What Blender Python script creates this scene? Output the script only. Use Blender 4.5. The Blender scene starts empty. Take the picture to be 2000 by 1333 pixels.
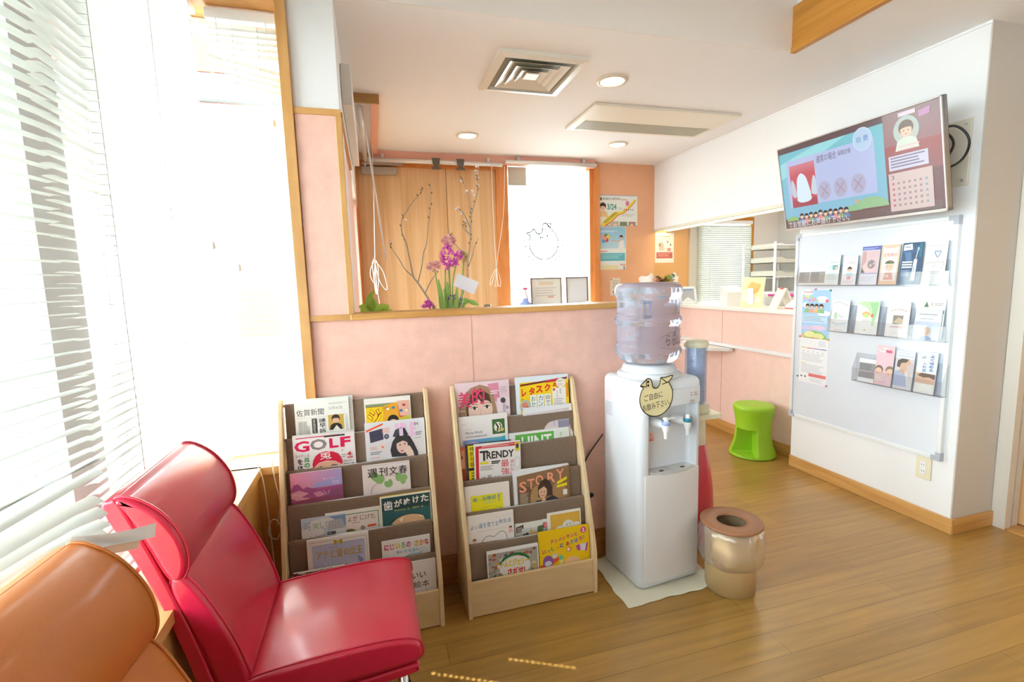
import bpy, bmesh, math, random
from mathutils import Vector, Matrix, noise
R = math.radians
S = bpy.context.scene
COL = S.collection

# ---------------------------------------------------------------- camera
YAW, PIT, ROL, FPX = 0.27598, -0.12067, -0.02888, 943.5
_f = Vector((math.sin(YAW)*math.cos(PIT), math.cos(YAW)*math.cos(PIT), math.sin(PIT)))
_r0 = Vector((math.cos(YAW), -math.sin(YAW), 0)); _u0 = _r0.cross(_f)
_r = math.cos(ROL)*_r0 + math.sin(ROL)*_u0
_u = -math.sin(ROL)*_r0 + math.cos(ROL)*_u0
cam = bpy.data.cameras.new('camera'); cam.sensor_width = 36.0; cam.lens = 36.0*FPX/2000.0
cam.clip_start = 0.03; cam.clip_end = 200
camo = bpy.data.objects.new('camera', cam); COL.objects.link(camo)
_m = Matrix((( _r.x, _u.x, -_f.x, 0), (_r.y, _u.y, -_f.y, 0), (_r.z, _u.z, -_f.z, 1.31), (0, 0, 0, 1)))
camo.matrix_world = _m
S.camera = camo

# ---------------------------------------------------------------- world, exposure, daylight
S.view_settings.view_transform = 'Standard'
S.view_settings.look = 'None'
S.view_settings.gamma = 1.0
S.view_settings.use_curve_mapping = False
S.view_settings.exposure = 2.2
W = bpy.data.worlds.new('overcast_sky'); S.world = W; W.use_nodes = True
bg = W.node_tree.nodes['Background']
bg.inputs[0].default_value = (0.87, 0.945, 1.0, 1); bg.inputs[1].default_value = 5.0
cy = S.cycles
cy.max_bounces = 9; cy.diffuse_bounces = 5; cy.glossy_bounces = 4; cy.transmission_bounces = 6
cy.transparent_max_bounces = 24; cy.caustics_reflective = False; cy.caustics_refractive = False
cy.sample_clamp_indirect = 6.0
cy.use_denoising = True

def portal(loc, rot, sx, sy):
    l = bpy.data.lights.new('daylight_portal', 'AREA'); l.shape = 'RECTANGLE'; l.size = sx; l.size_y = sy
    l.cycles.is_portal = True
    o = bpy.data.objects.new('daylight_portal', l); COL.objects.link(o)
    o.location = loc; o.rotation_euler = rot
portal((-1.03, 0.45, 1.48), (0, R(-90), 0), 1.72, 3.55)      # left windows, facing into the room
portal((-0.47, 2.26, 1.48), (R(-90), 0, 0), 0.46, 1.72)      # back bay window
portal((1.60, 4.36, 1.71), (R(-90), 0, 0), 0.80, 1.25)       # entrance window

portal((-0.24, 3.55, 1.14), (0, R(-90), 0), 1.62, 0.7)        # side window of the lobby

sun = bpy.data.lights.new('sun', 'SUN'); sun.energy = 3.6; sun.angle = R(0.35); sun.color = (1.0, 0.98, 0.95)
suno = bpy.data.objects.new('sun', sun); COL.objects.link(suno)
suno.rotation_euler = Vector((0.80, -0.42, -1.02)).to_track_quat('-Z', 'Y').to_euler()

# ---------------------------------------------------------------- helpers
def lin(c):
    if isinstance(c, str):
        c = c.lstrip('#'); c = [int(c[i:i+2], 16)/255 for i in (0, 2, 4)]
        return tuple(x/12.92 if x <= 0.04045 else ((x+0.055)/1.055)**2.4 for x in c)
    return tuple(c)

MATS = {}
def mat(name, col=(0.8, 0.8, 0.8), rough=0.5, metal=0.0, bump=0.0, bscale=200.0, coat=0.0, spec=0.5, mottle=0.0, mscale=8.0, stretch=None):
    if name in MATS: return MATS[name]
    m = bpy.data.materials.new(name); m.use_nodes = True; MATS[name] = m
    nt = m.node_tree; b = nt.nodes['Principled BSDF']; c = lin(col)
    b.inputs['Base Color'].default_value = (*c, 1); b.inputs['Roughness'].default_value = rough
    b.inputs['Metallic'].default_value = metal; b.inputs['Coat Weight'].default_value = coat
    b.inputs['Coat Roughness'].default_value = 0.15
    b.inputs['Specular IOR Level'].default_value = spec
    tc = nt.nodes.new('ShaderNodeTexCoord'); mp = nt.nodes.new('ShaderNodeMapping')
    nt.links.new(tc.outputs['Object'], mp.inputs['Vector'])
    if stretch: mp.inputs['Scale'].default_value = stretch
    if bump:
        n = nt.nodes.new('ShaderNodeTexNoise'); n.inputs['Scale'].default_value = bscale; n.inputs['Detail'].default_value = 3
        bp = nt.nodes.new('ShaderNodeBump'); bp.inputs['Strength'].default_value = bump; bp.inputs['Distance'].default_value = 0.002
        nt.links.new(mp.outputs[0], n.inputs['Vector']); nt.links.new(n.outputs[0], bp.inputs['Height'])
        nt.links.new(bp.outputs[0], b.inputs['Normal'])
    if mottle:
        n2 = nt.nodes.new('ShaderNodeTexNoise'); n2.inputs['Scale'].default_value = mscale; n2.inputs['Detail'].default_value = 6
        n2.inputs['Roughness'].default_value = 0.65
        rp = nt.nodes.new('ShaderNodeValToRGB')
        rp.color_ramp.elements[0].position = 0.3; rp.color_ramp.elements[1].position = 0.7
        rp.color_ramp.elements[0].color = (*[max(0, x*(1-mottle)) for x in c], 1)
        rp.color_ramp.elements[1].color = (*[min(1, x*(1+mottle*0.6)) for x in c], 1)
        nt.links.new(mp.outputs[0], n2.inputs['Vector']); nt.links.new(n2.outputs[0], rp.inputs[0])
        nt.links.new(rp.outputs[0], b.inputs['Base Color'])
    return m

def wood(name, c1, c2, rough=0.35, stretch=(1, 1, 12), scale=4.0, coat=0.0):
    if name in MATS: return MATS[name]
    m = bpy.data.materials.new(name); m.use_nodes = True; MATS[name] = m
    nt = m.node_tree; b = nt.nodes['Principled BSDF']
    b.inputs['Roughness'].default_value = rough; b.inputs['Coat Weight'].default_value = coat
    tc = nt.nodes.new('ShaderNodeTexCoord'); mp = nt.nodes.new('ShaderNodeMapping'); mp.inputs['Scale'].default_value = stretch
    n = nt.nodes.new('ShaderNodeTexNoise'); n.inputs['Scale'].default_value = scale; n.inputs['Detail'].default_value = 8; n.inputs['Distortion'].default_value = 0.6
    rp = nt.nodes.new('ShaderNodeValToRGB')
    rp.color_ramp.elements[0].position = 0.32; rp.color_ramp.elements[1].position = 0.68
    rp.color_ramp.elements[0].color = (*lin(c1), 1); rp.color_ramp.elements[1].color = (*lin(c2), 1)
    nt.links.new(tc.outputs['Object'], mp.inputs[0]); nt.links.new(mp.outputs[0], n.inputs['Vector'])
    nt.links.new(n.outputs[0], rp.inputs[0]); nt.links.new(rp.outputs[0], b.inputs['Base Color'])
    return m

def clear(name, tint, gloss=0.12, rough=0.03, base=0.0, milk=0.0):
    """see-through plastic or glass: tinted transparency with a Fresnel gloss"""
    if name in MATS: return MATS[name]
    m = bpy.data.materials.new(name); m.use_nodes = True; MATS[name] = m
    nt = m.node_tree; nt.nodes.remove(nt.nodes['Principled BSDF']); out = nt.nodes['Material Output']
    t = nt.nodes.new('ShaderNodeBsdfTransparent'); t.inputs[0].default_value = (*lin(tint), 1)
    g = nt.nodes.new('ShaderNodeBsdfGlossy'); g.inputs['Roughness'].default_value = rough
    lw = nt.nodes.new('ShaderNodeLayerWeight'); lw.inputs[0].default_value = 0.35
    ma = nt.nodes.new('ShaderNodeMath'); ma.operation = 'MULTIPLY_ADD'; ma.inputs[1].default_value = gloss*3; ma.inputs[2].default_value = base
    mx = nt.nodes.new('ShaderNodeMixShader')
    nt.links.new(lw.outputs['Fresnel'], ma.inputs[0]); nt.links.new(ma.outputs[0], mx.inputs[0])
    src = t
    if milk:
        d = nt.nodes.new('ShaderNodeBsdfDiffuse'); d.inputs[0].default_value = (0.9, 0.88, 0.88, 1); tl_ = nt.nodes.new('ShaderNodeBsdfTranslucent'); tl_.inputs[0].default_value = (0.9, 0.88, 0.88, 1)
        ad = nt.nodes.new('ShaderNodeMixShader'); ad.inputs[0].default_value = 0.5; nt.links.new(d.outputs[0], ad.inputs[1]); nt.links.new(tl_.outputs[0], ad.inputs[2])
        m2 = nt.nodes.new('ShaderNodeMixShader'); m2.inputs[0].default_value = milk; nt.links.new(t.outputs[0], m2.inputs[1]); nt.links.new(ad.outputs[0], m2.inputs[2]); src = m2
    nt.links.new(src.outputs[0], mx.inputs[1]); nt.links.new(g.outputs[0], mx.inputs[2]); nt.links.new(mx.outputs[0], out.inputs[0])
    return m

def petalmat(name, col, mottle=0):
    if name in MATS: return MATS[name]
    m = bpy.data.materials.new(name); m.use_nodes = True; MATS[name] = m; nt = m.node_tree; b = nt.nodes['Principled BSDF']
    b.inputs['Base Color'].default_value = (*lin(col), 1); b.inputs['Roughness'].default_value = 0.55
    t = nt.nodes.new('ShaderNodeBsdfTranslucent'); t.inputs[0].default_value = (*lin(col), 1); mx = nt.nodes.new('ShaderNodeMixShader'); mx.inputs[0].default_value = 0.45
    n = nt.nodes.new('ShaderNodeTexNoise'); n.inputs['Scale'].default_value = 40; rp = nt.nodes.new('ShaderNodeValToRGB')
    rp.color_ramp.elements[0].color = (*[x*(1-mottle) for x in lin(col)], 1); rp.color_ramp.elements[1].color = (*lin(col), 1)
    nt.links.new(n.outputs[0], rp.inputs[0]); nt.links.new(rp.outputs[0], b.inputs['Base Color']); nt.links.new(rp.outputs[0], t.inputs[0])
    nt.links.new(b.outputs[0], mx.inputs[1]); nt.links.new(t.outputs[0], mx.inputs[2]); nt.links.new(mx.outputs[0], nt.nodes['Material Output'].inputs[0])
    return m

def glow(name, col, strength):
    if name in MATS: return MATS[name]
    m = bpy.data.materials.new(name); m.use_nodes = True; MATS[name] = m
    b = m.node_tree.nodes['Principled BSDF']
    b.inputs['Base Color'].default_value = (*lin(col), 1)
    b.inputs['Emission Color'].default_value = (*lin(col), 1); b.inputs['Emission Strength'].default_value = strength
    return m

def inkmat(name, rough, emit=0.0, coat=0.0):
    m = bpy.data.materials.new(name); m.use_nodes = True; MATS[name] = m
    nt = m.node_tree; b = nt.nodes['Principled BSDF']; b.inputs['Roughness'].default_value = rough
    b.inputs['Coat Weight'].default_value = coat
    a = nt.nodes.new('ShaderNodeVertexColor'); a.layer_name = 'ink'
    if emit:
        b.inputs['Base Color'].default_value = (0.012, 0.012, 0.014, 1)
        nt.links.new(a.outputs[0], b.inputs['Emission Color']); b.inputs['Emission Strength'].default_value = emit
    else:
        nt.links.new(a.outputs[0], b.inputs['Base Color'])
    return m
INK = inkmat('printed_ink', 0.42)
SCREEN = inkmat('lit_screen', 0.22, emit=0.26)

def wmx(o):
    m = o.matrix_parent_inverse @ o.matrix_basis
    return wmx(o.parent) @ m if o.parent else o.matrix_basis.copy()

def BM():
    b = bmesh.new(); return b

def obj(name, bm, mats, parent=None, local=False, smooth=False, angle=40):
    """link one bmesh as one object; built in world space unless local"""
    me = bpy.data.meshes.new(name)
    if smooth:
        for f in bm.faces: f.smooth = True
        ca = R(angle)
        for e in bm.edges:
            if len(e.link_faces) == 2:
                try:
                    if e.calc_face_angle() > ca: e.smooth = False
                except ValueError: pass
    o = bpy.data.objects.new(name, me); COL.objects.link(o)
    if parent is None and not local and len(bm.verts):
        xs = [v.co for v in bm.verts]
        c = Vector(((min(v.x for v in xs)+max(v.x for v in xs))/2, (min(v.y for v in xs)+max(v.y for v in xs))/2, min(v.z for v in xs)))
        bmesh.ops.translate(bm, verts=bm.verts, vec=-c); o.location = c
    bm.to_mesh(me); bm.free()
    for m in (mats if isinstance(mats, (list, tuple)) else [mats]): me.materials.append(m)
    if parent is not None:
        o.parent = parent
        if not local: o.matrix_parent_inverse = wmx(parent).inverted()
    return o

def tag(o, label=None, cat=None, group=None, kind=None):
    if label: o['label'] = label
    if cat: o['category'] = cat
    if group: o['group'] = group
    if kind: o['kind'] = kind
    return o

def thing(name, label, cat, loc=(0, 0, 0), rot=(0, 0, 0), group=None):
    o = bpy.data.objects.new(name, None); COL.objects.link(o); o.empty_display_size = 0.05
    o.location = loc; o.rotation_euler = rot
    return tag(o, label, cat, group)

def struct(name, bm, mats, parent=None, smooth=False):
    o = obj(name, bm, mats, parent, smooth=smooth)
    if parent is None: o['kind'] = 'structure'
    return o

def box(bm, x0, x1, y0, y1, z0, z1, m=0, bev=0.0, seg=2, M=None):
    x0, x1 = min(x0, x1), max(x0, x1); y0, y1 = min(y0, y1), max(y0, y1); z0, z1 = min(z0, z1), max(z0, z1)
    vs = [bm.verts.new(p) for p in ((x0,y0,z0),(x1,y0,z0),(x1,y1,z0),(x0,y1,z0),(x0,y0,z1),(x1,y0,z1),(x1,y1,z1),(x0,y1,z1))]
    fs = [bm.faces.new([vs[i] for i in q]) for q in ((3,2,1,0),(4,5,6,7),(0,1,5,4),(1,2,6,5),(2,3,7,6),(3,0,4,7))]
    for f in fs: f.material_index = m
    if bev > 0:
        es = list({e for f in fs for e in f.edges})
        r = bmesh.ops.bevel(bm, geom=es, offset=bev, segments=seg, affect='EDGES', profile=0.5)
        nv = {v for f in r['faces'] for v in f.verts} | {v for v in vs if v.is_valid}
        for f in r['faces']: f.material_index = m
        vs = list(nv)
    if M is not None: bmesh.ops.transform(bm, matrix=M, verts=vs)
    return vs

def prism(bm, pts, d0, d1, axis='Y', m=0, M=None, bev=0.0):
    """extrude a 2-D outline; axis Y: pts=(x,z); X: pts=(y,z); Z: pts=(x,y)"""
    def P(p, d):
        return (p[0], d, p[1]) if axis == 'Y' else (d, p[0], p[1]) if axis == 'X' else (p[0], p[1], d)
    a = [bm.verts.new(P(p, d0)) for p in pts]; b = [bm.verts.new(P(p, d1)) for p in pts]
    n = len(pts); fs = []
    fs.append(bm.faces.new(a)); fs.append(bm.faces.new(b[::-1]))
    for i in range(n): fs.append(bm.faces.new((a[i], b[i], b[(i+1) % n], a[(i+1) % n])))
    for f in fs: f.material_index = m
    bmesh.ops.recalc_face_normals(bm, faces=fs)
    vs = a+b
    if bev:
        es = [e for e in {e for f in fs[:2] for e in f.edges}]
        r = bmesh.ops.bevel(bm, geom=es, offset=bev, segments=2, affect='EDGES', profile=0.5)
        for f in r['faces']: f.material_index = m
        vs = list({v for f in r['faces'] for v in f.verts} | {v for v in vs if v.is_valid})
    if M is not None: bmesh.ops.transform(bm, matrix=M, verts=vs)
    return vs

def tube(bm, pts, r, seg=8, m=0, closed=False, caps=True):
    pts = [Vector(p) for p in pts]; n = len(pts); rings = []
    rr = r if isinstance(r, (list, tuple)) else [r]*n
    prev = None
    for i, p in enumerate(pts):
        if closed: t = (pts[(i+1) % n]-pts[i-1])
        else: t = (pts[min(i+1, n-1)]-pts[max(i-1, 0)])
        t = t.normalized() if t.length > 1e-9 else Vector((0, 0, 1))
        if prev is None:
            a = Vector((0, 0, 1)) if abs(t.z) < 0.9 else Vector((1, 0, 0)); x = t.cross(a).normalized()
        else:
            x = (prev-t*prev.dot(t)); x = x.normalized() if x.length > 1e-9 else t.orthogonal().normalized()
        prev = x; y = t.cross(x)
        rings.append([bm.verts.new(p+(x*math.cos(2*math.pi*k/seg)+y*math.sin(2*math.pi*k/seg))*rr[i]) for k in range(seg)])
    for i in range(n if closed else n-1):
        A, B = rings[i], rings[(i+1) % n]
        for k in range(seg):
            f = bm.faces.new((A[k], A[(k+1) % seg], B[(k+1) % seg], B[k])); f.material_index = m; f.smooth = True
    if caps and not closed:
        for q in (rings[0][::-1], rings[-1]):
            f = bm.faces.new(q); f.material_index = m
    return [v for q in rings for v in q]

def lathe(bm, prof, c=(0, 0, 0), seg=40, m=0, wob=None):
    """revolve (r, z) about a vertical axis"""
    rings = []
    for (r, z) in prof:
        ring = []
        for k in range(seg):
            a = 2*math.pi*k/seg; q = r*(wob(a, z) if wob else 1)
            ring.append(bm.verts.new((c[0]+q*math.cos(a), c[1]+q*math.sin(a), c[2]+z)))
        rings.append(ring)
    for i in range(len(prof)-1):
        for k in range(seg):
            f = bm.faces.new((rings[i][k], rings[i][(k+1) % seg], rings[i+1][(k+1) % seg], rings[i+1][k])); f.material_index = m; f.smooth = True
    return rings

def capring(bm, ring, m=0, flip=False):
    f = bm.faces.new(ring[::-1] if flip else ring); f.material_index = m; return f

def grid(bm, nu, nv, fn, m=0):
    vs = [[bm.verts.new(fn(i/nu, j/nv)) for i in range(nu+1)] for j in range(nv+1)]
    for j in range(nv):
        for i in range(nu):
            f = bm.faces.new((vs[j][i], vs[j][i+1], vs[j+1][i+1], vs[j+1][i])); f.material_index = m; f.smooth = True
    return vs

def smoothloop(pts, n=8, closed=True):
    out = []; N = len(pts)
    rng = range(N) if closed else range(N-1)
    for i in rng:
        g = (lambda k: pts[k % N]) if closed else (lambda k: pts[max(0, min(N-1, k))])
        p0, p1, p2, p3 = g(i-1), g(i), g(i+1), g(i+2)
        for k in range(n):
            t = k/n
            out.append(tuple(0.5*((2*b)+(-a+c)*t+(2*a-5*b+4*c-d)*t*t+(-a+3*b-3*c+d)*t**3) for a, b, c, d in zip(p0, p1, p2, p3)))
    if not closed: out.append(tuple(pts[-1]))
    return out

# ---------------------------------------------------------------- printed artwork
_tc = {}
def glyphs(s, weight=0.0):
    k = (s, weight)
    if k in _tc: return _tc[k]
    c = bpy.data.curves.new('lettering', 'FONT'); c.body = s; c.resolution_u = 2; c.fill_mode = 'FRONT'; c.offset = weight
    o = bpy.data.objects.new('lettering', c)
    me = bpy.data.meshes.new_from_object(o)
    V = [(v.co.x, v.co.y) for v in me.vertices]; F = [tuple(p.vertices) for p in me.polygons]
    bpy.data.objects.remove(o); bpy.data.curves.remove(c); bpy.data.meshes.remove(me)
    _tc[k] = (V, F); return _tc[k]

class Art:
    """print laid on a flat face. x runs right, y runs down, both in widths of the face"""
    def __init__(s, bm, o, ux, uy, w, m=0, eps=7e-5):
        s.bm, s.o, s.ux, s.uy, s.w, s.m, s.eps = bm, Vector(o), Vector(ux), Vector(uy), w, m, eps
        s.k = 1; s.H = None; s.gain = 1.0
        s.n = s.ux.cross(s.uy)*-1.0
        s.lay = bm.loops.layers.float_color.get('ink') or bm.loops.layers.float_color.new('ink')
    def pt(s, x, y): return s.o+s.ux*(x*s.w)+s.uy*(y*s.w)+s.n*(s.eps*s.k)
    def clip(s, P):
        for ax, lim, sg in ((0, 0.0, 1), (0, 1.0, -1), (1, 0.0, 1), (1, s.H, -1)):
            Q = []
            for i in range(len(P)):
                a, b = P[i-1], P[i]; da, db = sg*(a[ax]-lim), sg*(b[ax]-lim)
                if (da >= 0) != (db >= 0):
                    t = da/(da-db); Q.append((a[0]+(b[0]-a[0])*t, a[1]+(b[1]-a[1])*t))
                if db >= 0: Q.append(b)
            P = Q
            if len(P) < 3: return None
        return P
    def face(s, pts, cols):
        if s.H and not isinstance(cols, list):
            if any(x < 0 or x > 1 or y < 0 or y > s.H for x, y in pts):
                pts = s.clip(list(pts))
                if not pts: return
        vs = [s.bm.verts.new(s.pt(*p)) for p in pts]
        try: f = s.bm.faces.new(vs)
        except ValueError: return
        f.material_index = s.m
        for i, l in enumerate(f.loops):
            c = cols[i] if isinstance(cols, list) else cols
            l[s.lay] = (c[0]*s.gain, c[1]*s.gain, c[2]*s.gain, 1)
    def p(s, pts, col): s.face(pts, lin(col)); s.k += 1; return s
    def r(s, x0, y0, x1, y1, col): return s.p([(x0, y0), (x0, y1), (x1, y1), (x1, y0)], col)
    def g(s, x0, y0, x1, y1, c0, c1, side=False):
        a, b = lin(c0), lin(c1)
        s.face([(x0, y0), (x0, y1), (x1, y1), (x1, y0)], [a, a, b, b] if side else [a, b, b, a]); s.k += 1; return s
    def e(s, cx, cy, rx, ry, col, n=24, a0=0, a1=360):
        return s.p([(cx+rx*math.cos(R(a0+(a1-a0)*i/n)), cy+ry*math.sin(R(a0+(a1-a0)*i/n))) for i in range(n+(0 if a1-a0 == 360 else 1))], col)
    def l(s, pts, wd, col, closed=False):
        c = lin(col); P = list(pts)+([pts[0]] if closed else [])
        for a, b in zip(P[:-1], P[1:]):
            dx, dy = b[0]-a[0], b[1]-a[1]; L = math.hypot(dx, dy) or 1; nx, ny = -dy/L*wd/2, dx/L*wd/2
            ex, ey = dx/L*wd*0.3, dy/L*wd*0.3
            s.face([(a[0]+nx-ex, a[1]+ny-ey), (a[0]-nx-ex, a[1]-ny-ey), (b[0]-nx+ex, b[1]-ny+ey), (b[0]+nx+ex, b[1]+ny+ey)], c)
        s.k += 1; return s
    def ring(s, cx, cy, rx, ry, wd, col, n=28, a0=0, a1=360):
        return s.l([(cx+rx*math.cos(R(a0+(a1-a0)*i/n)), cy+ry*math.sin(R(a0+(a1-a0)*i/n))) for i in range(n+1)], wd, col)
    def t(s, txt, x0, y0, x1, y1, col, wt=0.0, rot=0.0, mirror=False):
        if wt > 0.004 and any('\u4e00' <= ch <= '\u9fff' for ch in txt):      # many strokes: thicken by overprinting, not by swelling
            d = min(wt, 0.03)*(y1-y0)*0.55
            for dx, dy in ((-d, 0), (d, 0), (0, -d*0.7), (0, d*0.7)):
                s.t(txt, x0+dx, y0+dy, x1+dx, y1+dy, col, 0.0, rot, mirror); s.k -= 0.75
            s.k += 2; return s
        V, F = glyphs(txt, wt)
        if not V: return s
        a, b = min(v[0] for v in V), max(v[0] for v in V); c, d = min(v[1] for v in V), max(v[1] for v in V)
        k = lin(col); cx, cy = (x0+x1)/2, (y0+y1)/2; cr, sr = math.cos(R(rot)), math.sin(R(rot))
        def q(v):
            fx = (v[0]-a)/(b-a or 1); fx = 1-fx if mirror else fx
            X = (fx-0.5)*(x1-x0); Y = (0.5-(v[1]-c)/(d-c or 1))*(y1-y0)
            return (cx+X*cr-Y*sr, cy+X*sr+Y*cr)
        P = [q(v) for v in V]
        vs = [s.bm.verts.new(s.pt(*p)) for p in P]
        for f in F:
            try: ff = s.bm.faces.new([vs[i] for i in f])
            except ValueError: continue
            ff.material_index = s.m
            for lp in ff.loops: lp[s.lay] = (k[0]*s.gain, k[1]*s.gain, k[2]*s.gain, 1)
        s.k += 1; return s
    def vt(s, txt, x0, y0, x1, y1, col, wt=0.0):
        n = len(txt); h = (y1-y0)/n
        for i, ch in enumerate(txt):
            if ch.strip(): s.t(ch, x0, y0+h*(i+0.06), x1, y0+h*(i+0.94), col, wt); s.k -= 1
        s.k += 1; return s
    def lines(s, x0, y0, x1, y1, n, col, fill=0.45, seed=1):
        rg = random.Random(seed); h = (y1-y0)/n; c = lin(col)
        for i in range(n):
            e = x1-(x1-x0)*rg.random()*0.25
            s.face([(x0, y0+h*i), (x0, y0+h*(i+fill)), (e, y0+h*(i+fill)), (e, y0+h*i)], c)
        s.k += 1; return s
    def person(s, cx, cy, r, skin='#e8bfa5', hair='#2e211c', top='#44506a', body=True, long=False):
        """a small generic figure: hair, face, eyes, mouth, shoulders"""
        if body: s.p([(cx-r*1.9, cy+r*3.2), (cx+r*1.9, cy+r*3.2), (cx+r*1.5, cy+r*1.7), (cx+r*0.5, cy+r*1.2), (cx-r*0.5, cy+r*1.2), (cx-r*1.5, cy+r*1.7)][::-1], top)
        if long: s.p([(cx-r*1.25, cy-r*0.2), (cx-r*1.45, cy+r*2), (cx+r*1.45, cy+r*2), (cx+r*1.25, cy-r*0.2)], hair)
        s.e(cx, cy-r*0.25, r*1.18, r*1.2, hair); s.e(cx, cy+r*0.12, r*0.9, r*1.05, skin)
        s.p([(cx-r*0.95, cy-r*0.1), (cx-r*0.5, cy-r*0.25), (cx, cy-r*0.3), (cx+r*0.5, cy-r*0.25), (cx+r*0.95, cy-r*0.1), (cx+r*0.75, cy-r*0.95), (cx, cy-r*1.2), (cx-r*0.75, cy-r*0.95)], hair)
        s.e(cx-r*0.36, cy+r*0.2, r*0.13, r*0.09, '#2a1c18', 8); s.k -= 1; s.e(cx+r*0.36, cy+r*0.2, r*0.13, r*0.09, '#2a1c18', 8)
        s.e(cx, cy+r*0.75, r*0.22, r*0.08, '#c0605c', 8)
        return s
# ---------------------------------------------------------------- materials of the room
PINK = mat('pink_wall_panel', '#efc0b0', 0.55, mottle=0.10, mscale=14, bump=0.25, bscale=60)
WHITE = mat('white_wall_paper', '#ecebec', 0.8, bump=0.15, bscale=350)
CEIL = mat('ceiling_paper', '#f2f0f2', 0.85, bump=0.1, bscale=300)
TRIM = wood('wood_trim', '#c08b4d', '#d9a768', 0.35, (2, 2, 0.6), 5)
TRIMX = wood('wood_trim_lengthwise', '#bf8847', '#d8a562', 0.35, (0.5, 8, 8), 4)
DOORW = wood('door_veneer', '#cf9f6c', '#e3bb8b', 0.45, (9, 9, 0.35), 2.2)
ORANGE = wood('orange_door_frame', '#cf7d3a', '#de9150', 0.4, (4, 4, 1), 3)
TANW = mat('tan_wall_panel', '#e2a983', 0.55, mottle=0.06, mscale=5)
PEACH = mat('peach_pelmet_board', '#eeb09a', 0.5, mottle=0.04)
ALU = mat('aluminium', '#c9cccf', 0.35, 0.7)
FRAMEW = mat('white_window_frame', '#dfe3e2', 0.4)
CHROME = mat('chrome', '#d8d8da', 0.15, 1.0)
GLASS = clear('window_glass', '#f6fbfa', 0.10, 0.01)
BLACK = mat('black_plastic', '#141416', 0.4)
WPL = mat('white_plastic', '#e9eaec', 0.32, coat=0.2)
CREAM = mat('cream_plastic', '#e6dfc4', 0.4)
PAPER = mat('white_paper', '#eef0f0', 0.7)
PAGE = mat('page_edges', '#e8e6df', 0.8, bump=0.4, bscale=500, stretch=(1, 30, 1))
CORD = mat('white_cord', '#efece4', 0.7)

def floor_material():
    m = bpy.data.materials.new('plank_floor'); m.use_nodes = True; nt = m.node_tree; b = nt.nodes['Principled BSDF']
    tc = nt.nodes.new('ShaderNodeTexCoord'); mp = nt.nodes.new('ShaderNodeMapping')
    br = nt.nodes.new('ShaderNodeTexBrick'); br.offset = 0.37; br.squash = 1.0
    br.inputs['Scale'].default_value = 1.0; br.inputs['Brick Width'].default_value = 1.82; br.inputs['Row Height'].default_value = 0.105
    br.inputs['Mortar Size'].default_value = 0.0016; br.inputs['Mortar Smooth'].default_value = 0.3; br.inputs['Bias'].default_value = 0.0
    br.inputs['Color1'].default_value = (*lin('#ab8241'), 1); br.inputs['Color2'].default_value = (*lin('#b88e48'), 1)
    br.inputs['Mortar'].default_value = (*lin('#8f6a2e'), 1)
    n = nt.nodes.new('ShaderNodeTexNoise'); n.inputs['Scale'].default_value = 5; n.inputs['Detail'].default_value = 9
    mp2 = nt.nodes.new('ShaderNodeMapping'); mp2.inputs['Scale'].default_value = (0.5, 9, 1)
    rp = nt.nodes.new('ShaderNodeValToRGB'); rp.color_ramp.elements[0].position = 0.3; rp.color_ramp.elements[1].position = 0.7
    rp.color_ramp.elements[0].color = (0.78, 0.78, 0.78, 1); rp.color_ramp.elements[1].color = (1.08, 1.06, 1.04, 1)
    mx = nt.nodes.new('ShaderNodeMix'); mx.data_type = 'RGBA'; mx.blend_type = 'MULTIPLY'; mx.inputs[0].default_value = 1
    nt.links.new(tc.outputs['Object'], mp.inputs[0]); nt.links.new(mp.outputs[0], br.inputs['Vector'])
    nt.links.new(tc.outputs['Object'], mp2.inputs[0]); nt.links.new(mp2.outputs[0], n.inputs['Vector'])
    nt.links.new(n.outputs[0], rp.inputs[0]); nt.links.new(br.outputs['Color'], mx.inputs[6]); nt.links.new(rp.outputs[0], mx.inputs[7])
    nt.links.new(mx.outputs[2], b.inputs['Base Color'])
    # worn varnish: roughness varies in patches, with a few pale scuffs
    n3 = nt.nodes.new('ShaderNodeTexNoise'); n3.inputs['Scale'].default_value = 3.5; n3.inputs['Detail'].default_value = 5
    mr = nt.nodes.new('ShaderNodeMapRange'); mr.inputs['To Min'].default_value = 0.26; mr.inputs['To Max'].default_value = 0.31
    nt.links.new(tc.outputs['Object'], n3.inputs['Vector']); nt.links.new(n3.outputs[0], mr.inputs[0]); nt.links.new(mr.outputs[0], b.inputs['Roughness'])
    bp = nt.nodes.new('ShaderNodeBump'); bp.inputs['Strength'].default_value = 0.15; bp.inputs['Distance'].default_value = 0.001
    nt.links.new(br.outputs['Fac'], bp.inputs['Height']); bp.invert = True; nt.links.new(bp.outputs[0], b.inputs['Normal'])
    b.inputs['Coat Weight'].default_value = 0.35; b.inputs['Coat Roughness'].default_value = 0.3
    return m
FLOOR = floor_material()

ZC = 2.40       # ceiling height
XR = 2.70       # right wall
YH = 2.00       # partition
YD = 4.28       # entrance wall
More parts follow.
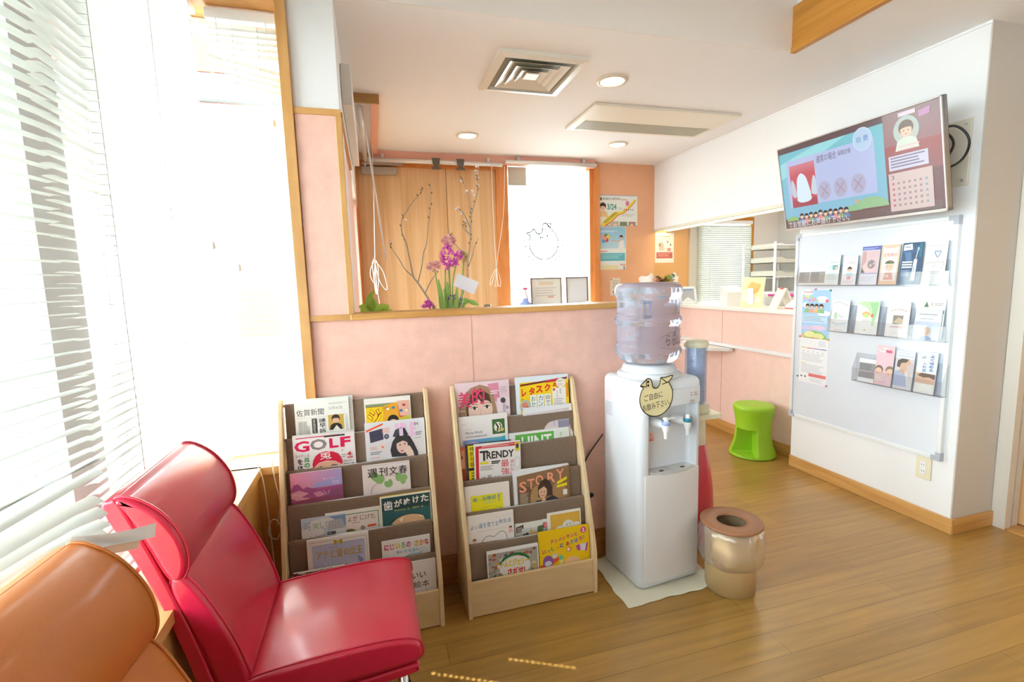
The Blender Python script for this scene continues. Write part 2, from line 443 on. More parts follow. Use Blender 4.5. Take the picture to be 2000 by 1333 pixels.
# floor and ceilings
bm = BM(); box(bm, -1.0, 5.0, -3.0, 4.6, -0.05, 0.0); struct('floor', bm, FLOOR)
bm = BM(); box(bm, -0.20, 5.0, 2.06, 4.6, ZC, ZC+0.06); box(bm, 2.085, 5.0, -3.0, 2.06, ZC, ZC+0.06); struct('ceiling', bm, CEIL)
bm = BM(); box(bm, -1.0, 2.11, -3.0, 2.10, 2.92, 2.98); struct('ceiling_raised', bm, CEIL)
bm = BM(); box(bm, -0.78, 2.085, 2.054, 2.0595, ZC, 2.92); struct('wall_ceiling_step', bm, mat('step_paper', '#efe7e2', 0.85))
bm = BM(); box(bm, 2.085, 2.11, -3.0, 2.058, ZC+0.06, 2.92); struct('wall_skylight_side', bm, CEIL)
bm = BM(); box(bm, 2.060, 2.085, -3.0, 2.057, ZC-0.004, 2.61); box(bm, 2.055, 2.060, -3.0, 2.057, ZC-0.004, ZC+0.02); struct('trim_1', bm, wood('ceiling_fascia_wood', '#b97a2c', '#d0923c', 0.4, (8, 0.5, 8), 4))
# right wall with the return at its near end
bm = BM(); box(bm, XR, XR+0.17, 1.606, 2.57, 0, ZC); struct('wall_right', bm, WHITE)
bm = BM(); box(bm, XR+0.0005, 5.0, 1.60, 1.6055, 0, ZC); box(bm, XR+0.17, 5.0, 1.6055, 1.76, 0, ZC); struct('wall_return', bm, mat('shaded_wall_paper', '#cdc3ba', 0.8, bump=0.15, bscale=300))  # white paper, with this wall's shade put into a darker base colour
bm = BM(); box(bm, XR, XR+0.17, 2.57, YD, 1.79, ZC); struct('wall_over_counter', bm, WHITE)
bm = BM(); box(bm, 3.16, 3.30, -3.0, 1.60, 0, ZC); struct('wall_right_near', bm, WHITE)
bm = BM(); box(bm, -1.0, 3.3, -3.1, -3.0, 0, 2.98); struct('wall_rear', bm, WHITE)
for nm, a in (('baseboard_right', (XR-0.013, XR-0.0003, 1.587, 2.57)), ('baseboard_return', (XR+0.0, 2.985, 1.587, 1.60))):
    bm = BM(); box(bm, a[0], a[1], a[2], a[3], 0, 0.078, bev=0.003); struct(nm, bm, TRIMX if 'return' in nm else wood('wood_trim_depthwise', '#c08b4a', '#d9a765', 0.35, (8, 0.5, 8), 4))
bm = BM()
box(bm, XR-0.006, XR+0.002, 1.60, YD, ZC-0.012, ZC); struct('trim_2', bm, WHITE)
# sliding door at the right edge
bm = BM(); box(bm, 2.985, 3.03, 1.54, 1.598, 0, 2.1); box(bm, 3.05, 3.09, 1.545, 1.598, 0, 2.1); box(bm, 3.03, 3.05, 1.57, 1.598, 0, 2.1)
box(bm, 2.985, 3.16, 1.54, 1.598, 2.1, 2.16); struct('trim_3', bm, mat('door_casing', '#d8cfc4', 0.5))
bm = BM(); box(bm, 3.095, 3.155, 0.62, 1.59, 0.012, 2.08, bev=0.003); d = struct('door_1', bm, DOORW)
bm = BM()
for z in (0.35, 0.72): lathe(bm, [(0, 0), (0.012, 0.002), (0.013, 0.006), (0, 0.007)], (0, 0, 0), 12)
bmesh.ops.rotate(bm, verts=bm.verts, cent=(0, 0, 0), matrix=Matrix.Rotation(R(-90), 3, 'Y'))
bmesh.ops.translate(bm, verts=bm.verts, vec=(3.094, 1.45, 0.7)); struct('door_handle', bm, ALU, d)
bm = BM(); box(bm, 2.99, 3.16, 0.62, 1.56, -0.01, 0.006); struct('trim_4', bm, TRIM)

# partition with cap, column beside the bay window
bm = BM(); box(bm, -0.24, 1.13, YH, YH+0.11, 0, 1.18); struct('wall_partition', bm, PINK)
bm = BM(); box(bm, 0.389, 0.391, YH-0.0012, YH+0.001, 0.13, 1.18); struct('trim_5', bm, mat('panel_seam', '#cf9a88', 0.7))
bm = BM(); box(bm, -0.09, 1.15, YH-0.018, YH+0.13, 1.18, 1.205, bev=0.004); struct('trim_6', bm, TRIMX)
bm = BM(); box(bm, -0.24, 1.14, YH-0.012, YH, 0, 0.13, bev=0.003); box(bm, -0.235, 1.142, YH-0.016, YH, 0.105, 0.118); struct('baseboard_partition', bm, wood('dark_baseboard', '#a8703a', '#bf8647', 0.4, (0.5, 8, 8), 4))
bm = BM(); box(bm, -0.24, -0.08, YH+0.0005, YH+0.30, 1.1805, 2.42); struct('wall_column', bm, WHITE)
bm = BM(); box(bm, -0.236, -0.090, YH-0.008, YH, 1.205, 1.945); struct('wall_column_panel', bm, PINK)
bm = BM(); box(bm, -0.24, -0.075, YH-0.014, YH, 1.945, 1.968, bev=0.002); box(bm, -0.096, -0.074, YH-0.014, YH+0.02, 1.205, 1.945, bev=0.002); box(bm, -0.24, -0.074, YH-0.014, YH, 1.182, 1.205)
struct('trim_7', bm, TRIM)
bm = BM(); box(bm, -0.275, -0.238, YH-0.02, YH+0.19, 0.63, 2.42, bev=0.002); struct('trim_8', bm, TRIM)
# lobby side wall beyond the column
bm = BM(); box(bm, -0.20, -0.08, YH+0.30, 2.90, 1.97, ZC); box(bm, -0.20, -0.08, 2.90, YD, 1.96, ZC); struct('wall_lobby_upper', bm, WHITE)
bm = BM(); box(bm, -0.20, -0.085, YH+0.30, 2.90, 0, 1.95); box(bm, -0.20, -0.085, 2.90, YD, 0, 0.33); box(bm, -0.20, -0.085, 3.90, YD, 0.33, 1.96); box(bm, -0.20, -0.085, 2.90, 3.20, 0.33, 1.96); struct('wall_lobby_left', bm, PINK)
bm = BM(); box(bm, -0.20, -0.070, YH+0.02, 2.90, 1.95, 1.97, bev=0.002); struct('trim_9', bm, MATS['wood_trim_depthwise'])

# bay window: low walls, sills, frames, panes, head
bm = BM(); box(bm, -1.0, -0.47, -3.0, 2.0, 0, 0.60); box(bm, -0.80, -0.24, 2.0, 2.25, 0, 0.60); struct('wall_left', bm, wood('sill_panel_wood', '#c8934f', '#ddb06e', 0.4, (3, 3, 1), 4))
bm = BM(); box(bm, -0.98, -0.455, -3.0, 2.0, 0.60, 0.63); box(bm, -0.74, -0.24, 1.985, 2.22, 0.60, 0.63); struct('trim_10', bm, wood('window_sill_wood', '#d2a062', '#e2b97e', 0.3, (6, 0.6, 6), 4))
bm = BM(); box(bm, -1.0, -0.44, -3.0, 2.25, 2.345, 2.95); box(bm, -0.44, -0.24, 1.985, 2.25, 2.345, 2.95); struct('wall_window_head', bm, WHITE)
bm = BM(); box(bm, -1.0, -0.44, -3.0, 1.99, 2.32, 2.345); box(bm, -0.66, -0.24, 1.985, 2.2, 2.32, 2.345); struct('trim_11', bm, TRIM)
bm = BM(); box(bm, -0.99, -0.635, 1.20, 1.335, 0.63, 2.33); struct('wall_window_pier', bm, mat('grey_pier', '#cdc9c8', 0.7))
def window(nm, axis, c, a0, a1, z0, z1, mull, fw=0.035):
    bm = BM()
    def bar(p0, p1, q0, q1):
        if axis == 'X': box(bm, c-0.03, c+0.03, p0, p1, q0, q1, bev=0.003)
        else: box(bm, p0, p1, c-0.03, c+0.03, q0, q1, bev=0.003)
    bar(a0, a0+fw, z0, z1); bar(a1-fw, a1, z0, z1); bar(a0, a1, z0, z0+fw); bar(a0, a1, z1-fw, z1)
    for k in mull: bar(k-fw/2, k+fw/2, z0, z1)
    f = struct(nm, bm, FRAMEW)
    bm = BM()
    if axis == 'X': box(bm, c-0.003, c+0.003, a0+0.01, a1-0.01, z0+0.01, z1-0.01)
    else: box(bm, a0+0.01, a1-0.01, c-0.003, c+0.003, z0+0.01, z1-0.01)
    struct('window_pane', bm, GLASS, f)
window('window_1', 'X', -0.94, -1.30, 1.20, 0.63, 2.32, (-0.6, 0.1, 0.70, 0.90), 0.05)
window('window_2', 'X', -0.71, 1.335, 2.19, 0.63, 2.32, (1.76,))
window('window_3', 'Y', 2.19, -0.70, -0.26, 0.63, 2.32, ())
window('window_4', 'X', -0.16, 3.20, 3.90, 0.33, 1.96, (3.55,), 0.05)
bm = BM(); box(bm, -1.0, -0.47, -3.0, -1.30, 0.63, 2.345); struct('wall_left_near', bm, WHITE)
bm = BM(); box(bm, -2.15, -1.0, -3.0, 2.3, 2.55, 2.62); struct('roof_sun_blocker', bm, mat('sun_blocker_metal', '#d4d6d6', 0.5))  # added roof, sized to keep direct sun off the blinds

# entrance wall: wooden double door, frame, window, panel with posters
bm = BM(); box(bm, -0.20, -0.075, YD-0.02, YD+0.1, 0, 2.4); box(bm, -0.075, 1.1, YD, YD+0.1, 2.335, 2.4); box(bm, 1.1, 2.1, YD, YD+0.1, 2.36, 2.4); box(bm, 1.1, 2.1, YD, YD+0.1, 0, 1.05)
box(bm, 2.10, XR, YD, YD+0.1, 0, ZC); struct('wall_back', bm, TANW)
bm = BM(); box(bm, -0.085, 1.10, YD-0.03, YD+0.05, 2.295, 2.335); box(bm, 1.10, 1.205, YD-0.035, YD+0.06, 0, 2.36); box(bm, 1.205, 2.10, YD-0.03, YD+0.06, 2.335, 2.375)
box(bm, 2.00, 2.035, YD-0.02, YD+0.06, 1.05, 2.34); box(bm, 2.035, 2.10, YD-0.035, YD+0.06, 0, 2.375); box(bm, -0.10, -0.07, YD-0.03, YD+0.05, 0, 2.30); box(bm, 1.205, 2.0, YD-0.03, YD+0.06, 1.04, 1.075)
struct('trim_12', bm, ORANGE)
bm = BM(); box(bm, -0.07, 0.6615, YD, YD+0.04, 0.0, 2.295, bev=0.002); box(bm, 0.6645, 1.0995, YD+0.0005, YD+0.04, 0.0, 2.295, bev=0.002); d2 = struct('door_2', bm, DOORW)
bm = BM(); box(bm, 1.205, 2.0, YD+0.02, YD+0.026, 1.06, 2.34); w5 = struct('window_5', bm, GLASS)
bm = BM(); box(bm, 0.06, 2.02, YD-0.10, YD-0.06, 2.33, ZC); box(bm, 0.055, 0.10, 3.02, YD-0.06, 2.36, ZC); struct('trim_13', bm, PEACH)
bm = BM(); box(bm, -0.075, 0.10, 3.00, 3.02, 2.352, ZC); struct('trim_14', bm, wood('pelmet_end_wood', '#a67a45', '#b98b52', 0.5))
bm = BM(); box(bm, -0.19, 1.11, YD+0.062, YD+0.095, 0, 2.3); struct('wall_back_light_stop', bm, mat('dark_backing', '#4a4038', 0.8))  # added sheet stopping outside light at the gap between the door leaves
# ledge under the entrance window
bm = BM(); box(bm, 1.16, 2.02, 3.98, YD-0.03, 0.0, 1.055); struct('wall_ledge', bm, TANW)
bm = BM(); box(bm, 1.15, 2.04, 3.95, YD-0.03, 1.055, 1.08, bev=0.004); struct('trim_15', bm, WPL)
# reception room behind the counter
bm = BM(); box(bm, XR, 3.10, YD, YD+0.1, 0, ZC); struct('wall_reception_left', bm, mat('reception_tan_panel', '#d8a56c', 0.55, mottle=0.06, mscale=5))
bm = BM(); box(bm, 3.10, 3.235, YD-0.02, YD+0.1, 0, ZC); struct('wall_reception_panel', bm, mat('grey_partition', '#c9c2b4', 0.5))
bm = BM(); box(bm, 3.235, 5.0, YD+0.0, YD+0.1, 1.90, ZC); box(bm, 3.87, 5.0, YD, YD+0.1, 0, 1.9); box(bm, 3.235, 3.87, YD, YD+0.1, 0, 1.0); struct('wall_reception_back', bm, mat('reception_white', '#e4dcd6', 0.8))
bm = BM(); box(bm, 3.235, 3.875, YD-0.02, YD+0.05, 1.87, 1.915); box(bm, 3.83, 3.875, YD-0.02, YD+0.05, 1.0, 1.87); struct('trim_16', bm, wood('reception_frame_wood', '#b5741f', '#c98a35', 0.4))
bm = BM(); box(bm, 3.235, 3.83, YD+0.05, YD+0.056, 1.0, 1.87); struct('window_6', bm, GLASS)
bm = BM(); box(bm, 4.20, 4.30, 1.76, YD, 0, ZC); struct('wall_reception_side', bm, mat('reception_grey', '#c9c6c0', 0.8))

# reception counter
bm = BM(); box(bm, 2.82, 2.92, 2.57, YD, 0, 1.03); struct('wall_counter_front', bm, mat('pale_pink_counter_panel', '#f2cfc3', 0.55, mottle=0.05, mscale=14))
bm = BM(); box(bm, 2.8185, 2.821, 3.42, 3.424, 0.08, 1.03); struct('trim_17', bm, MATS['panel_seam'])
bm = BM(); box(bm, 2.805, 2.82, 2.57, YD, 0, 0.085, bev=0.003); struct('baseboard_counter', bm, MATS['wood_trim_depthwise'])
t = thing('reception_counter_top', 'white reception counter worktop above the pink panel front', 'counter', (3.05, 3.4, 1.03))
bm = BM(); box(bm, 2.78, 3.35, 2.575, YD-0.022, 1.03, 1.06, bev=0.004); obj('worktop', bm, mat('counter_laminate', '#eeeae6', 0.25), t)
t = thing('counter_rail', 'thin white rail with rounded bag shelf on the pink counter front', 'rail', (2.81, 3.4, 0.72))
bm = BM(); box(bm, 2.795, 2.82, 2.58, YD-0.05, 0.725, 0.752, bev=0.003); obj('rail', bm, WPL, t)
bm = BM(); pts = [(2.815, 3.30), (2.815, 3.86), (2.66, 3.83), (2.56, 3.76), (2.52, 3.64), (2.53, 3.52), (2.60, 3.40), (2.70, 3.33)]
prism(bm, smoothloop(pts, 4)[0:32], 0.70, 0.722, 'Z'); obj('bag_shelf', bm, WPL, t)

# tube lamp slot under the upper wall, downlights, vent, ceiling unit
t = thing('counter_strip_lamp', 'lit yellowish strip lamp recessed under the wall above the counter', 'lamp', (2.785, 3.4, 1.77))
bm = BM(); box(bm, XR, XR+0.03, 2.58, YD-0.005, 1.765, 1.79); box(bm, XR+0.14, XR+0.17, 2.58, YD-0.005, 1.765, 1.79); obj('lamp_housing', bm, mat('lamp_housing', '#d9d4c6', 0.5), t)
bm = BM(); box(bm, XR+0.032, XR+0.138, 2.60, YD-0.02, 1.775, 1.788); obj('lit_diffuser', bm, glow('strip_diffuser', '#fff0b4', 1.6), t)
LAMPG = glow('downlight_lens', '#fff6e0', 6.0)
for i, (x, y, lb) in enumerate(((1.337, 2.545, 'round ceiling downlight between the square air vent and the ceiling air conditioner'),
        (0.74, 3.662, 'round ceiling downlight over the wooden entrance door'), (1.976, 3.68, 'round ceiling downlight beyond the air conditioner, near the upper wall'))):
    t = thing('downlight', lb, 'ceiling light', (x, y, ZC-0.01), group='recessed downlights in the lobby ceiling')
    bm = BM(); lathe(bm, [(0.062, 0.0), (0.066, -0.006), (0.082, -0.004), (0.084, 0.0), (0.084, 0.004)], (x, y, ZC-0.004), 36); obj('rim', bm, mat('downlight_rim', '#d9cdb8', 0.4), t)
    bm = BM(); rg = lathe(bm, [(0.063, 0.002), (0.03, -0.001)], (x, y, ZC-0.006), 36); capring(bm, rg[-1]); obj('lens', bm, LAMPG, t)
t = thing('ceiling_vent', 'square white louvred air vent in the ceiling', 'vent', (0.86, 2.55, ZC))
VM = mat('vent_white', '#e3ddd2', 0.4)
def sqring(bm, cx, cy, r0, z0, r1, z1, m=0):
    a = [bm.verts.new((cx+sx*r0, cy+sy*r0*1.02, z0)) for sx, sy in ((-1,-1),(1,-1),(1,1),(-1,1))]
    b = [bm.verts.new((cx+sx*r1, cy+sy*r1*1.02, z1)) for sx, sy in ((-1,-1),(1,-1),(1,1),(-1,1))]
    for i in range(4):
        f = bm.faces.new((a[i], a[(i+1) % 4], b[(i+1) % 4], b[i])); f.material_index = m
bm = BM(); c = (0.868, 2.552)
sqring(bm, *c, 0.232, ZC, 0.230, ZC-0.016); sqring(bm, *c, 0.230, ZC-0.016, 0.192, ZC-0.022); sqring(bm, *c, 0.192, ZC-0.022, 0.188, ZC-0.001); obj('vent_frame', bm, VM, t)
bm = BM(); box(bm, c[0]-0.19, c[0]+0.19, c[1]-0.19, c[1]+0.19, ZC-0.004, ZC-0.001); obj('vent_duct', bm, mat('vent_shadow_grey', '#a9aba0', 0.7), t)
for k, r in enumerate((0.155, 0.110, 0.068)):
    bm = BM(); sqring(bm, *c, r, ZC-0.020, r-0.034, ZC-0.006); sqring(bm, *c, r, ZC-0.020, r+0.004, ZC-0.022); sqring(bm, *c, r+0.004, ZC-0.022, r-0.03, ZC-0.006)
    if k == 2: box(bm, c[0]-0.036, c[0]+0.036, c[1]-0.036, c[1]+0.036, ZC-0.019, ZC-0.012)
    obj('louvre', bm, VM, t)
t = thing('ceiling_air_conditioner', 'flat cream ceiling air conditioner panel with a long grey intake grille', 'air conditioner', (1.93, 3.1, ZC))
bm = BM(); box(bm, 1.39, 2.475, 2.86, 3.36, ZC-0.018, ZC, bev=0.006); obj('panel', bm, mat('ac_panel', '#e9e0d2', 0.5), t)
bm = BM()
for k in range(14): box(bm, 1.455, 2.43, 3.145+k*0.0125, 3.152+k*0.0125, ZC-0.021, ZC-0.017)
box(bm, 1.45, 2.435, 3.14, 3.325, ZC-0.0195, ZC-0.018); obj('intake_grille', bm, mat('ac_grille', '#bdb8aa', 0.5), t)
# outlet on the right wall
def outlet(nm, lb, y, z, x=XR):
    t = thing(nm, lb, 'outlet', (x, y, z-0.06))
    bm = BM(); box(bm, x-0.008, x, y-0.036, y+0.036, z-0.06, z+0.06, bev=0.003); obj('cover_plate', bm, CREAM, t)
    bm = BM(); box(bm, x-0.0105, x-0.007, y-0.013, y+0.013, z-0.034, z+0.034, bev=0.001)
    obj('socket', bm, WPL, t)
    for dz in (-0.017, 0.017):
        bm = BM()
        for dy in (-0.005, 0.005): box(bm, x-0.0112, x-0.010, y+dy-0.0009, y+dy+0.0009, z+dz-0.004, z+dz+0.004)
        obj('socket_slots', bm, BLACK, t)
outlet('wall_outlet', 'cream electrical outlet low on the white wall under the whiteboard', 1.738, 0.293)
# outside: pale ground, neighbour house with a tiled gable, entrance eave
bm = BM(); box(bm, -14, -1.0, -8, 16, -0.4, -0.3); box(bm, -0.82, 12, 4.7, 16, -0.4, -0.3); struct('ground_outside', bm, mat('grey_paving', '#8f8e8a', 0.9))
bm = BM(); box(bm, 0.9, 3.2, 4.42, 5.2, 2.52, 2.60); struct('roof_eave', bm, PEACH)
# ---------------------------------------------------------------- venetian blinds
def slat_material():
    m = bpy.data.materials.new('white_slat'); m.use_nodes = True; nt = m.node_tree; b = nt.nodes['Principled BSDF']
    b.inputs['Base Color'].default_value = (*lin('#d2d4cf'), 1); b.inputs['Roughness'].default_value = 0.4
    tr = nt.nodes.new('ShaderNodeBsdfTranslucent'); tr.inputs[0].default_value = (0.9, 0.92, 0.9, 1)
    mx = nt.nodes.new('ShaderNodeMixShader'); mx.inputs[0].default_value = 0.05
    nt.links.new(b.outputs[0], mx.inputs[1]); nt.links.new(tr.outputs[0], mx.inputs[2]); nt.links.new(mx.outputs[0], nt.nodes['Material Output'].inputs[0])
    return m
SLAT = slat_material()
def blind(label, P0, P1, inward, ztop, zbot, pitch=0.0225, width=0.025, curve=0.0022, ladders=(0.12, 0.88), mess=None, wand=None, pulls=(), holes=(), name='venetian_blind', head=True, mat_=None, tilt=0.0, n_along=14):
    P0, P1 = Vector((*P0, 0)), Vector((*P1, 0)); nrm = Vector((*inward, 0)).normalized(); d = P1-P0
    t = thing(name, label, 'blind', ((P0.x+P1.x)/2, (P0.y+P1.y)/2, zbot), group='venetian blinds')
    if head:
        bm = BM(); a = math.atan2(d.y, d.x); L = d.length
        box(bm, -L/2, L/2, -0.018, 0.018, 0, 0.035, bev=0.002, M=Matrix.Translation(((P0.x+P1.x)/2, (P0.y+P1.y)/2, ztop)) @ Matrix.Rotation(a, 4, 'Z'))
        obj('headrail', bm, WPL, t)
    bm = BM(); n = int((ztop-zbot)/pitch)
    for i in range(n):
        z = ztop-0.012-pitch*(i+0.5)
        def fn(u, v, i=i, z=z):
            dz, tl, out = mess(i, n, u, z) if mess else (0, tilt, 0)
            s = (v-0.5)*width; c = curve*(1-(2*v-1)**2)
            p = P0+d*u+nrm*(s*math.cos(tl)+out); return (p.x, p.y, z+dz+s*math.sin(tl)+c)
        hs = [h for h in holes if h[1] < z < h[2]]; hw = 0.0055/d.length
        us = sorted({k/n_along for k in range(n_along+1)} | {h[0]+s_*hw for h in hs for s_ in (-1, 1)})
        vs = [[bm.verts.new(fn(u, v)) for u in us] for v in (0, 0.28, 0.72, 1)]
        for j in range(3):
            for k in range(len(us)-1):
                um = (us[k]+us[k+1])/2
                if j == 1 and any(abs(um-h[0]) < hw for h in hs): continue       # cord hole
                f = bm.faces.new((vs[j][k], vs[j][k+1], vs[j+1][k+1], vs[j+1][k])); f.smooth = True
    obj('slats', bm, mat_ or SLAT, t)
    bm = BM()
    for u in ladders:
        for s in (-1, 1):
            p = P0+d*u+nrm*s*(width*0.5+0.001); tube(bm, [(p.x, p.y, zbot), (p.x, p.y, ztop)], 0.0009, 5)
        for i in range(n):
            z = ztop-0.012-pitch*(i+0.5)-0.002; a_, b_ = P0+d*u-nrm*width*0.5, P0+d*u+nrm*width*0.5
            dz = mess(i, n, u, z)[0] if mess else 0
            tube(bm, [(a_.x, a_.y, z+dz), (b_.x, b_.y, z+dz)], 0.0007, 4, caps=False)
    obj('ladder_cords', bm, mat('ladder_cord', '#d9dad6', 0.8), t)
    bm = BM(); a = math.atan2(d.y, d.x); L = d.length
    dzb = mess(n, n, 0.5, zbot)[0] if mess else 0
    box(bm, -L/2, L/2, -0.012, 0.012, -0.008, 0.006, bev=0.002, M=Matrix.Translation(((P0.x+P1.x)/2, (P0.y+P1.y)/2, zbot-0.004+dzb)) @ Matrix.Rotation(a, 4, 'Z'))
    obj('bottom_rail', bm, WPL, t)
    for (u, z1, off) in pulls:
        bm = BM(); p = P0+d*u+nrm*off
        tube(bm, [(p.x, p.y, ztop), (p.x+0.004, p.y, (ztop+z1)/2), (p.x, p.y, z1)], 0.0011, 6); 
        lathe(bm, [(0.001, 0.03), (0.007, 0.022), (0.009, 0.004), (0.004, 0), (0.001, 0)], (p.x, p.y, z1-0.02), 10)
        obj('pull_cord', bm, mat('grey_cord', '#cfcfca', 0.7), t)
    return t
rb = random.Random(5)
na = [rb.uniform(-1, 1) for _ in range(200)]
def mess_A(i, n, u, z):
    dz, tl, out = 0.0006*na[i], 0.05*na[i+60], 0.0
    if z < 1.0:                                         # slats knocked about and turned by the chair backs
        k = min(1, (1.0-z)/0.07); tl += -k*0.72+0.12*na[i+20]*k; dz += 0.007*na[i+33]*k*((4*u-3)*1.2-0.3)-0.004*k
        out += 0.005*na[i+11]*k
    y_ = -1.10+2.14*u
    if z < 0.96 and 0.45 < y_ < 1.0: out -= 0.035*min(1, (0.96-z)/0.06)*max(0, min(1, (y_-0.45)/0.1, (1.02-y_)/0.05))
    if 0.945 < z < 0.99: dz += (u-0.70)*0.09; tl += 1.0*max(0, u-0.72)
    return dz, tl, out
blind('long white venetian blind nearest the orange chair, its lower slats bent', (-0.893, -1.10), (-0.513, 1.04), (0.985, -0.17), 2.29, 0.82, mess=mess_A, ladders=(0.25, 0.55, 0.82), n_along=36)
def mess_B(i, n, u, z):
    k = max(0, min(1, (1.0-z)/0.15)); return 0.0005*na[i+5]-0.006*k*na[i+9]*u, 0.05*na[i+40]+0.15*k, 0.0
blind('white venetian blind on the left window between the window pier and the bay corner', (-0.572, 1.14), (-0.572, 2.105), (1, 0), 2.30, 0.68, mess=mess_B, holes=((0.891, 1.20, 1.48), (0.767, 0.86, 1.14)), ladders=(0.20, 0.56, 0.93), pulls=((0.90, 1.48, 0.025),), n_along=16)
def mess_C(i, n, u, z):
    if i < 9:
        if i < 5: return 0.004*na[i], -0.95, 0.0
        return (-0.050*(u-0.1)+0.012), -0.9, 0.004
    k = max(0, min(1, (14-i)/5)); return -0.02*(u-0.1)*k, 0.05-0.6*k+0.04*na[i], 0.0
blind('narrow white venetian blind in the back bay window beside the wooden jamb, top slats sagging', (-0.515, 2.075), (-0.285, 2.075), (0, -1), 2.275, 0.70, mess=mess_C, ladders=(0.36, 0.72), pulls=((0.16, 1.40, 0.025), (0.86, 1.93, 0.025)), n_along=10)
blind('grey venetian blind closed over the reception room window', (3.185, 4.243), (3.829, 4.243), (0, -1), 1.838, 1.02, pitch=0.021, ladders=(0.2, 0.8), tilt=-1.12, curve=0.005, mat_=mat('grey_slat', '#c4c6bf', 0.45), n_along=4)
# one slat has come loose and pokes out over the orange chair
t = thing('loose_blind_slat', 'bent blind slat sticking out between the orange and red chair backs', 'blind slat', (-0.47, 1.08, 0.83))
def lf(u, v):
    p = Vector((-0.525, 0.965, 0.888)).lerp(Vector((-0.414, 1.0, 0.874)), u); s = (v-0.5)*0.032; tw = 0.9+0.3*u
    return (p.x+s*math.cos(tw)*0.6, p.y-s*math.cos(tw)*0.6, p.z+s*math.sin(tw)+0.002*(1-(2*v-1)**2)-0.006*math.sin(u*3.1))
bm = BM(); grid(bm, 14, 4, lf)
def lf2(u, v):
    p = Vector((-0.53, 0.962, 0.862)).lerp(Vector((-0.442, 1.0, 0.850)), u); s = (v-0.5)*0.026
    return (p.x+s*0.4, p.y-s*0.4, p.z+s*0.8+0.002*(1-(2*v-1)**2))
grid(bm, 10, 4, lf2); obj('slat', bm, SLAT, t)

# ---------------------------------------------------------------- waiting-room chairs
def leather(name, c, coat=0.7, rough=0.36):
    return mat(name, c, rough, bump=0.10, bscale=260, coat=coat, mottle=0.05, mscale=5)
def offset_loop(pts, d):
    n = len(pts); out = []
    area = sum(pts[i][0]*pts[(i+1) % n][1]-pts[(i+1) % n][0]*pts[i][1] for i in range(n))
    sg = 1 if area > 0 else -1
    for i in range(n):
        a, b = pts[i-1], pts[(i+1) % n]; dx, dy = b[0]-a[0], b[1]-a[1]; L = math.hypot(dx, dy) or 1
        out.append((pts[i][0]-sg*dy/L*d, pts[i][1]+sg*dx/L*d))
    return out
def cushion(bm, prof, y0, y1, r=0.012, m=0):
    secs = []
    for k in range(5):
        a = k/4*math.pi/2; secs.append((y0+r*(1-math.sin(a)), r*(1-math.cos(a))))
    secs = [(y, r-(r-ins) if False else ins) for y, ins in [(y0+r*(1-math.cos(k/4*math.pi/2)), r*(1-math.sin(k/4*math.pi/2))) for k in range(5)]]
    secs += [(y1-(y-y0), ins) for y, ins in secs[::-1]]
    rings = []
    for y, ins in secs:
        q = offset_loop(prof, ins) if ins > 1e-6 else prof
        rings.append([bm.verts.new((x, y, z)) for x, z in q])
    n = len(prof); fs = []
    for i in range(len(rings)-1):
        for k in range(n):
            f = bm.faces.new((rings[i][k], rings[i][(k+1) % n], rings[i+1][(k+1) % n], rings[i+1][k])); f.material_index = m; f.smooth = True; fs.append(f)
    for q in (rings[0], rings[-1]):
        f = bm.faces.new(q); f.material_index = m; fs.append(f)
    bmesh.ops.recalc_face_normals(bm, faces=fs)
def piping(bm, prof, y, r=0.0028, off=0.001):
    tube(bm, [(x, y, z) for x, z in offset_loop(prof, -off)], r, 6, closed=True)
HW = 0.195
